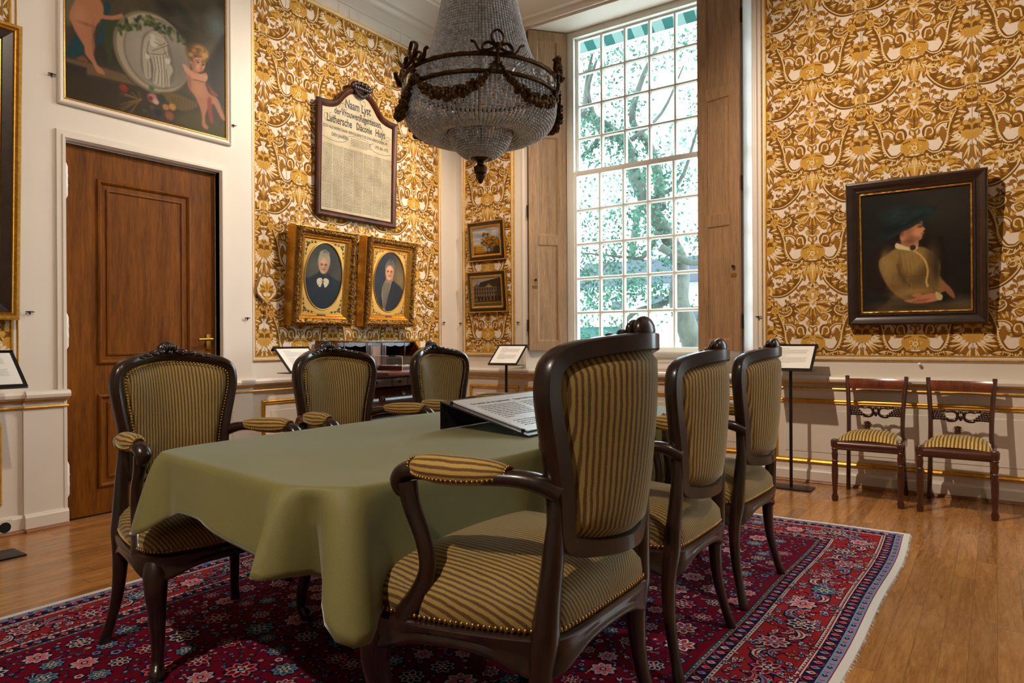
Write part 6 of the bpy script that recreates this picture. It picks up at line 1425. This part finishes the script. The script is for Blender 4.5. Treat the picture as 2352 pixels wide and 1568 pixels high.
# ------------------------------------------------------------------ rug
RX0, RX1, RY0, RY1 = -3.24, -.396, .28, 4.41
CR, NV, CM, LB, RD, PK, TL, MG, OR = lin(104, 12, 32), lin(24, 25, 56), lin(186, 170, 162), lin(112, 130, 160), lin(142, 34, 38), lin(186, 100, 112), lin(40, 88, 92), lin(108, 16, 54), lin(172, 96, 62)
def rug():
    A = Art(); rnd = random.Random(12)
    def rect(d, col, lay): A.poly([(RX0+d, RY0+d), (RX1-d, RY0+d), (RX1-d, RY1-d), (RX0+d, RY1-d)], col, lay)
    for k, (d, c) in enumerate(((0, lin(206, 202, 196)), (.030, RD), (.034, LB), (.066, NV), (.112, CM), (.117, RD), (.121, CM), (.131, NV), (.134, RD), (.338, NV), (.341, CM), (.356, NV), (.404, OR), (.407, TL), (.420, NV), (.423, CR))): rect(d, c, .0001*k)
    L = .0018
    def along(d, step, fn):
        for (x0, y0, x1, y1, a) in ((RX0+d, RY0+d, RX1-d, RY0+d, 0), (RX1-d, RY0+d, RX1-d, RY1-d, pi/2), (RX1-d, RY1-d, RX0+d, RY1-d, pi), (RX0+d, RY1-d, RX0+d, RY0+d, -pi/2)):
            n = max(1, int(math.hypot(x1-x0, y1-y0)/step))
            for k in range(n): t = (k+.5)/n; fn(x0+(x1-x0)*t, y0+(y1-y0)*t, a, k)
    along(.050, .034, lambda x, y, a, k: (A.ell(x, y, .009, .009, PK, L, n=7) if k % 2 else A.flower(x, y, .010, 4, (NV, CM), L, a)))
    def navy(x, y, a, k):
        s = 1 if k % 2 else -1; n_ = Vector((-sin(a), cos(a)))*s; t_v = Vector((cos(a), sin(a)))
        A.petal(x-n_.x*.014, y-n_.y*.014, .032, .011, atan2(n_.y, n_.x), (CM, LB, PK)[k % 3], L+.0001); A.petal(x-n_.x*.010, y-n_.y*.010, .018, .005, atan2(n_.y, n_.x), RD, L+.0003)
        A.stroke([(x-t_v.x*.022-n_.x*.016, y-t_v.y*.022-n_.y*.016), (x-n_.x*.018, y-n_.y*.018), (x+t_v.x*.022+n_.x*.016, y+t_v.y*.022+n_.y*.016)], .0022, RD, L, 2)
    along(.089, .044, navy); along(.380, .044, navy)
    along(.1225, .020, lambda x, y, a, k: A.ell(x, y, .0042, .0042, (NV, RD)[k % 2], L, n=6)); along(.3485, .022, lambda x, y, a, k: A.ell(x, y, .0048, .0048, (RD, NV)[k % 2], L, n=6)); along(.4135, .026, lambda x, y, a, k: A.ell(x, y, .0045, .0045, (OR, CM, PK)[k % 3], L, n=6))
    def palm(x, y, r, a, s):
        pal = [(NV, CM, RD), (CM, PK, NV), (LB, CM, NV), (PK, CM, NV), (CM, LB, RD)][s % 5]
        for k in range(9): A.petal(x, y, r*1.14, r*.36, a+2*pi*k/9, NV, L+.0001+.00001*k, 4, 1.0)
        for k in range(8): A.petal(x, y, r, r*.27, a+2*pi*k/8, pal[0] if pal[0] != NV else CM, L+.0003+.00001*k, 4, 1.0)
        for k in range(8): A.petal(x, y, r*.86, r*.18, a+2*pi*k/8, (RD, NV, PK, TL, CR)[(s+1) % 5], L+.00045+.00001*k, 4, .9)
        for k in range(6): A.petal(x, y, r*.58, r*.13, a+2*pi*k/6+.2, pal[1] if pal[0] != pal[1] else PK, L+.0006+.00001*k, 4)
        A.ell(x, y, r*.26, r*.26, pal[2], L+.0008, n=9); A.ell(x, y, r*.15, r*.15, CM, L+.001, n=7)
    def sickle(x, y, r, a, col):
        P = [(x+r*cos(a+t), y+r*sin(a+t)) for t in np.linspace(0, 2.6, 6)]
        A.stroke(P, [.2*r, .34*r, .40*r, .30*r, .10*r], NV, L+.0001, 2); A.stroke(P, [.10*r, .22*r, .28*r, .18*r, .03*r], col, L+.0003, 2); A.stroke(P, [.02*r, .07*r, .09*r, .05*r, .01*r], RD, L+.0005, 2)
    def bud(x, y, r, a, s):
        A.petal(x, y, r*1.25, r*.5, a, NV, L+.0001, 3); A.petal(x, y, r*1.05, r*.34, a, (CM, PK, LB, OR, CM)[s % 5], L+.0003, 3); A.petal(x, y, r*.6, r*.16, a, (RD, NV, TL)[s % 3], L+.0005, 3)
    def small(x, y, r, s):
        A.flower(x, y, r*1.15, 5, (NV, NV), L+.0001, s, .8); A.flower(x, y, r*.92, 5, ((CM, RD), (PK, CM), (LB, NV), (OR, CM), (RD, CM), (TL, CM))[s % 6], L+.0003, s, .6)
    # main border: palmettes joined by a waving vine with sickle leaves and buds
    def border(x, y, a, k):
        n_ = Vector((-sin(a), cos(a))); t_v = Vector((cos(a), sin(a))); s = 1 if k % 2 else -1
        A.stroke([(x-t_v.x*.15-n_.x*.05*s, y-t_v.y*.15-n_.y*.05*s), (x-t_v.x*.075+n_.x*.06*s, y-t_v.y*.075+n_.y*.06*s), (x, y), (x+t_v.x*.075-n_.x*.06*s, y+t_v.y*.075-n_.y*.06*s), (x+t_v.x*.15+n_.x*.05*s, y+t_v.y*.15+n_.y*.05*s)], .0035, NV, L, 4)
        palm(x+n_.x*.02*s, y+n_.y*.02*s, .055, a+k, k); sickle(x+t_v.x*.10, y+t_v.y*.10, .048, a+k*pi+.6, (CM, LB, CM)[k % 3]); sickle(x-t_v.x*.09-n_.x*.03*s, y-t_v.y*.09-n_.y*.03*s, .036, a+k*pi+3.4, (LB, CM, PK)[k % 3])
        for q in range(58):
            u, v = rnd.uniform(-.105, .105), rnd.uniform(-.090, .090)
            if abs(u) < .05 and abs(v) < .05: v += .06 if v > 0 else -.06
            px, py = x+t_v.x*u+n_.x*v, y+t_v.y*u+n_.y*v
            (bud(px, py, rnd.uniform(.011, .022), rnd.uniform(0, 6), q) if q % 2 else small(px, py, rnd.uniform(.008, .014), q))
    along(.236, .21, border)
    # field: mirrored arabesque of flowers on crimson
    fx0, fx1, fy0, fy1 = RX0+.44, RX1-.44, RY0+.44, RY1-.44; cx, cy = (fx0+fx1)/2, (fy0+fy1)/2; pts = []
    tries = 0
    while tries < 22000:
        tries += 1; r = rnd.choice((.030, .022, .017, .013, .010, .009)) if tries > 900 else rnd.choice((.058, .046, .038)); x, y = rnd.uniform(cx+.01, fx1-r), rnd.uniform(fy0+r, fy1-r)
        if all((x-p[0])**2+(y-p[1])**2 > (1.04*(r+p[2])+.002)**2 for p in pts) and (x-cx) > r*.5: pts.append((x, y, r))
    for k, (x, y, r) in enumerate(pts):
        near = sorted(pts, key=lambda p: (p[0]-x)**2+(p[1]-y)**2)[1:3]
        for sx in (1, -1):
            X = cx+(x-cx)*sx
            if r >= .038: palm(X, y, r*.98, k*.7*sx, k)
            elif r >= .030: sickle(X, y, r*.95, k*1.3*sx, (CM, LB, PK, TL)[k % 4]) if k % 2 else palm(X, y, r, k*.4, k+2)
            elif r >= .015: bud(X-.3*r, y, r*1.2, k*1.7*sx, k) if k % 2 else small(X, y, r, k)
            else: small(X, y, r*.9, k) if k % 3 else A.petal(X, y, r*1.3, r*.4, k, (TL, LB)[k % 2], L+.0002)
            for p in near:
                px = cx+(p[0]-cx)*sx; mx, my = (X+px)/2+(p[1]-y)*.25*sx, (y+p[1])/2-(p[0]-x)*.25
                A.stroke([(X, y), (mx, my), (px, p[1])], .0020, ((CM, LB, TL)[k % 3] if r > .02 else NV) if k % 4 else NV, L-.0001, 2)
    b = MB(); b.col = []
    def wv(x, y, z):
        ex = .014*sin(1.9*y+.6)+.006*sin(5.3*y); ey = .010*sin(2.2*x+1)+.004*sin(7*x)
        kx = min(1, max(0, (x-RX0)/(RX1-RX0))); return (x+ex*kx, y+ey, z+.0006*sin(9*x)*sin(7*y))
    N = 40
    top = [[wv(RX0+(RX1-RX0)*i/N, RY0+(RY1-RY0)*j/N, .010) for i in range(N+1)] for j in range(N+1)]
    b.v = [p for r in top for p in r]; b.su = [0]*len(b.v); b.f = [(j*(N+1)+i, j*(N+1)+i+1, (j+1)*(N+1)+i+1, (j+1)*(N+1)+i) for j in range(N) for i in range(N)]; b.mi = [0]*len(b.f); b.col = [CM]*len(b.f)
    rim = [top[0][i] for i in range(N)]+[top[j][N] for j in range(N)]+[top[N][i] for i in range(N, 0, -1)]+[top[j][0] for j in range(N, 0, -1)]
    n = len(rim); b._add(rim+[(x, y, .0) for x, y, z in rim], [(i, n+i, n+(i+1) % n, (i+1) % n) for i in range(n)]); b.col += [lin(200, 196, 190)]*n
    for p, c, l in A.p:
        if len(p) == 4 and abs(p[:, 0].max()-p[:, 0].min()) > 1.5:     # big nested rectangles: rebuild as strips that follow the wavy edge
            x0, y0 = p.min(0); x1, y1 = p.max(0); base = len(b.v); K = 36
            b.v += [wv(x0+(x1-x0)*i/K, y0+(y1-y0)*j/K, .0106+l) for j in range(K+1) for i in range(K+1)]; b.su += [0]*((K+1)**2)
            fs = [(base+j*(K+1)+i, base+j*(K+1)+i+1, base+(j+1)*(K+1)+i+1, base+(j+1)*(K+1)+i) for j in range(K) for i in range(K)]; b.f += fs; b.mi += [0]*len(fs); b.col += [c]*len(fs)
        else:
            b._add([wv(x, y, .0108+l) for x, y in p], [tuple(range(len(p)))]); b.col.append(c)
    o = b.build('rug', M['vrug'], smooth=0, fixn=False); tag(o, 'red and navy floral oriental rug with pale edges under the table', 'rug')
    f = MB()
    for k in range(420):
        x = rnd.uniform(RX0, RX1); yy = RY1+.010*sin(2.2*x+1)+.004*sin(7*x)-.004; dx = rnd.uniform(-.012, .012); ln = rnd.uniform(.008, .030)
        f.tube([(x, yy, .008), (x+dx*.5, yy+ln*.6, .006), (x+dx, yy+ln, .002)], [.002, .0014, .0006], 5)
    for k in range(520):
        y = rnd.uniform(RY0, RY1); xx = RX1+.014*sin(1.9*y+.6)+.006*sin(5.3*y)-.004; ln = rnd.uniform(.006, .016)
        f.tube([(xx, y, .008), (xx+ln*.6, y+rnd.uniform(-.004, .004), .006), (xx+ln, y+rnd.uniform(-.006, .006), .002)], [.0022, .0016, .0006], 5)
    fr = f.build('fringe', plain('rug_fringe', lin(206, 202, 196), .9), o, 60); fr['kind'] = 'stuff'
rug()

# ------------------------------------------------------------------ outside the window
struct(MB().box((-40, 6.1, -.45), (30, 60, -.35)).build('ground_outside', plain('pale_paving', lin(206, 206, 200), .8), smooth=0))
AW = MB(); AW.col = []
n = 30
for k in range(n):
    x0, x1 = -4.9+.118*k, -4.9+.118*(k+1)
    for j in range(6):
        a, c = j/6, (j+1)/6; z = lambda q: 5.3-.87*q-.10*sin(pi*q); y = lambda q: 6.2+.8*q
        AW._add([(x0, y(a), z(a)), (x1, y(a), z(a)), (x1, y(c), z(c)), (x0, y(c), z(c))], [(0, 1, 2, 3)]); AW.col.append(lin(0, 62, 58) if k % 2 else lin(84, 108, 102))
aw = thing('awning', 'green and white striped awning outside above the window', 'awning'); t_ = NT('awning_canvas'); a_ = t_.n('ShaderNodeVertexColor', layer_name='Col'); tr = t_.n('ShaderNodeBsdfTranslucent'); ad = t_.n('ShaderNodeMixShader'); ad.inputs[0].default_value = .3
t_.color(a_.outputs['Color']).set(Roughness=.8); t_.l(a_.outputs['Color'], tr.inputs['Color']); t_.l(t_.b.outputs[0], ad.inputs[1]); t_.l(tr.outputs[0], ad.inputs[2]); t_.l(ad.outputs[0], t_.t.nodes['Material Output'].inputs['Surface'])
AW.build('striped_canvas', t_.m, aw, 0, False); b = MB(); b.tube([(-4.9, 7.0, 4.43), (-1.36, 7.0, 4.43)], .014, 8); b.tube([(-4.6, 7.0, 4.43), (-4.6, 6.1, 3.9)], .012, 8); b.build('front_bar', M['white'], aw)
bark = plain('bark', lin(66, 70, 62), .9, var=.45, scale=5, bump=.6, stretch=(1, 1, .4))
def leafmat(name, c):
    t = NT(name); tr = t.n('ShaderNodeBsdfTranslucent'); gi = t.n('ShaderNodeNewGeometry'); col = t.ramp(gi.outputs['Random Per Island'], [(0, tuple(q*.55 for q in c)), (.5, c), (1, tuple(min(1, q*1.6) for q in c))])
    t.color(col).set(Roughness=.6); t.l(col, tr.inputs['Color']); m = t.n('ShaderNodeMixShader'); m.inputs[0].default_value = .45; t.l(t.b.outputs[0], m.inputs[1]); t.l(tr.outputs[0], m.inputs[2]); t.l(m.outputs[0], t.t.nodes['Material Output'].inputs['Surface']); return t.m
TR = thing('tree', 'leafy tree with leaning grey trunk right outside the window', 'tree', (-3.7, 10, -.4))
W_ = lambda x, z, dy=0: (x+3.7, dy, z+.4)
b = MB()
def limb(pts, r0, r1, dy=0):
    P = catmull([W_(x, z, dy+.25*sin(i*1.3)) for i, (x, z) in enumerate(pts)], 4); b.tube(P, list(np.linspace(r0, r1, len(P))), 10)
limb([(-3.66, -.42), (-3.70, .5), (-3.74, .9), (-3.78, 1.37), (-3.86, 1.7), (-3.94, 2.03), (-4.04, 2.37), (-4.16, 2.72), (-4.36, 3.21), (-4.57, 3.65), (-4.8, 4.13), (-5.06, 4.46), (-5.42, 4.77), (-5.9, 5.05), (-6.6, 5.6)], .185, .06)
limbs = [([(-4.36, 3.21), (-4.50, 3.8), (-4.62, 4.3), (-4.76, 4.64), (-4.57, 5.22), (-4.42, 5.8)], .10, .03), ([(-4.0, 2.0), (-4.22, 1.78), (-4.4, 1.65), (-4.62, 1.56), (-4.9, 1.3)], .07, .03), ([(-4.12, 2.5), (-3.87, 2.31), (-3.6, 2.24), (-3.2, 2.25)], .065, .03), ([(-4.9, 4.3), (-5.26, 4.53), (-5.42, 5.13), (-5.1, 5.5)], .07, .02), ([(-4.16, 2.72), (-4.51, 2.41), (-4.81, 2.42), (-5.4, 2.5)], .045, .012), ([(-5.68, 2.44), (-5.48, 2.19), (-5.4, 2.04)], .012, .008), ([(-5.0, 2.35), (-5.36, 2.11), (-5.54, 1.98), (-5.59, 1.5)], .022, .01), ([(-4.36, 3.21), (-3.93, 3.49), (-3.65, 4.04), (-3.4, 4.4)], .04, .012), ([(-5.06, 4.46), (-5.5, 4.2), (-5.9, 4.1)], .05, .015), ([(-4.6, 4.2), (-4.2, 4.6), (-3.8, 5.2)], .04, .012), ([(-5.42, 4.77), (-5.5, 5.4), (-5.3, 5.9)], .05, .015)]
for l in limbs: limb(*l, dy=random.Random(len(l[0])).uniform(-.5, .5))
b.build('trunk', bark, TR, 60)
def foliage(name, mat, parent, clumps, n, size, seed):
    r = np.random.RandomState(seed); V_ = []; F = []
    for (cx, cy, cz, rx, rz, dens) in clumps:
        for k in range(int(n*dens)):
            d = r.normal(0, .45, 3); p = np.array([cx+d[0]*rx, cy+d[1]*.7, cz+d[2]*rz]); a = r.normal(0, 1, 3); a /= np.linalg.norm(a); u = np.cross(a, r.normal(0, 1, 3)); u /= np.linalg.norm(u)+1e-9; s = size*r.uniform(.6, 1.3); q = len(V_)
            V_ += [p, p+a*s*.5+u*s*.32, p+a*s, p+a*s*.5-u*s*.32]; F.append((q, q+1, q+2, q+3))
    me = bpy.data.meshes.new(name); me.from_pydata([tuple(v) for v in V_], [], F); me.materials.append(mat); o = bpy.data.objects.new(name, me); COL.objects.link(o); o.parent = parent; return o
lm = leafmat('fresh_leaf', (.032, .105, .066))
cl = []
rr = random.Random(31)
for (x, z, rx, rz, dn) in ((-5.7, 2.3, .45, .4, 1), (-5.2, 2.6, .5, .5, 1.2), (-4.7, 2.55, .45, .4, 1.0), (-5.4, 1.75, .5, .35, 1.3), (-4.75, 1.9, .5, .4, 1.4), (-4.3, 1.9, .3, .3, .6), (-5.6, 1.3, .3, .25, .5), (-4.75, 1.35, .35, .2, .5), (-4.2, 3.1, .3, .4, .5), (-5.2, 3.0, .5, .3, .5), (-4.5, 3.9, .5, .4, .9), (-5.0, 4.2, .5, .4, .8), (-5.6, 4.6, .5, .5, 1.0), (-5.9, 5.2, .4, .5, .8), (-5.4, 5.6, .6, .4, .9), (-4.6, 5.5, .5, .4, .7), (-3.7, 5.6, .6, .4, .8), (-3.6, 4.6, .3, .4, .4), (-3.9, 3.6, .3, .3, .35), (-3.6, 2.6, .3, .3, .4), (-4.9, 5.9, .9, .3, 1.0), (-3.9, 1.6, .2, .3, .3), (-5.9, 3.6, .3, .4, .5), (-5.3, 2.2, .6, .4, .8), (-4.1, 2.35, .3, .25, .4)):
    cl.append((x+3.7, 0, z+.4, rx, rz, dn))
cl += [(x+3.7, -.3, z+.4, .28, .32, .7) for x, z in ((-4.2, 2.8), (-4.45, 3.5), (-4.75, 4.3), (-5.2, 4.5), (-4.65, 4.8), (-4.0, 3.4), (-4.55, 3.05), (-5.45, 4.1), (-5.6, 3.2))]
foliage('foliage', lm, TR, cl, 330, .068, 3)
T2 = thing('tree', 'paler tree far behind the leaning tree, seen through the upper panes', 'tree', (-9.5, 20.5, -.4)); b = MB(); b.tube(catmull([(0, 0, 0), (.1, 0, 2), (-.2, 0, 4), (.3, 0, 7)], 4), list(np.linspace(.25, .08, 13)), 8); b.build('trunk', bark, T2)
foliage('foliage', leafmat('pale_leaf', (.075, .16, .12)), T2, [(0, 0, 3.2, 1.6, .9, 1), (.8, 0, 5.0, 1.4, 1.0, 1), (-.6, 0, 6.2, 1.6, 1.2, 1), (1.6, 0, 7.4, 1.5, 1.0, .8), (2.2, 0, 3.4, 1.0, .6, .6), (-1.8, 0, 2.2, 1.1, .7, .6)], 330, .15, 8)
sd = thing('garden_shed', 'low green planked shed outside the lower left panes', 'shed', (-7.15, 11.0, -.4)); b = MB()
for k in range(9): b.box((0, 0, .0+.195*k), (1.75, .05, .188+.195*k), bev=.008)
b.box((0, .05, 0), (1.75, 1.0, 1.74)); b.build('plank_wall', plain('green_planks', lin(8, 74, 70), .6, var=.1), sd, 20); b = MB(); b.box((-.05, -.06, 1.745), (1.80, 1.05, 1.79)); b.build('roof', plain('pale_roof', lin(210, 214, 214), .7), sd, 0)
um = thing('parasol', 'white garden parasol behind the green shed', 'parasol', (-6.55, 13, -.4)); b = MB(); b.lathe([(.02, 2.10), (.25, 2.03), (.42, 1.93), (.55, 1.78), (.54, 1.77), (.40, 1.90), (.02, 2.05)], 16); b.build('canopy', plain('white_canvas', lin(240, 240, 236), .8), um); b = MB(); b.tube([(0, 0, 0), (0, 0, 2.05)], .025, 8); b.build('pole', M['white'], um)
sc_ = thing('garden_screen', 'plain white garden screen outside, left of the tree trunk', 'screen', (-5.30, 12, -.4)); b = MB(); b.box((0, 0, 0), (.52, .05, 2.06), bev=.01); b.build('white_board', plain('white_board', lin(244, 244, 240), .7), sc_, 20)
hs = thing('house', 'white house front with dark window across the garden', 'house', (-9, 16, -.4)); b = MB(); b.box((0, 0, 0), (6.5, .3, 2.9)); b.build('wall', plain('white_render', lin(150, 158, 162), .8), hs, 0)
for (x0, z0, x1, z1) in ((2.72, 1.45, 2.95, 2.25), (3.05, 1.2, 3.25, 2.3), (.9, 1.5, 1.3, 2.5), (1.9, 1.9, 2.3, 2.6)):
    b = MB(); b.box((x0, -.03, z0), (x1, 0, z1)); wf = b.build('window', plain('dark_window', lin(40, 48, 60), .3), hs, 0); k = MB(); k.frame(x0-.06, z0-.06, x1+.06, z1+.06, [(0, 0), (.0, .05), (.05, .05), (.05, .03)], lambda u, v, h: (u, -h, v)); k.build('window_frame', M['white'], wf, 0)
rf = MB(); rf.prism([(-.2, 2.9), (6.7, 2.9), (6.3, 3.5), (.2, 3.5)], lambda u, v: (u, -.2, v), lambda u, v: (u, .4, v)); rf.build('roof', plain('slate', lin(56, 64, 74), .7), hs, 0)
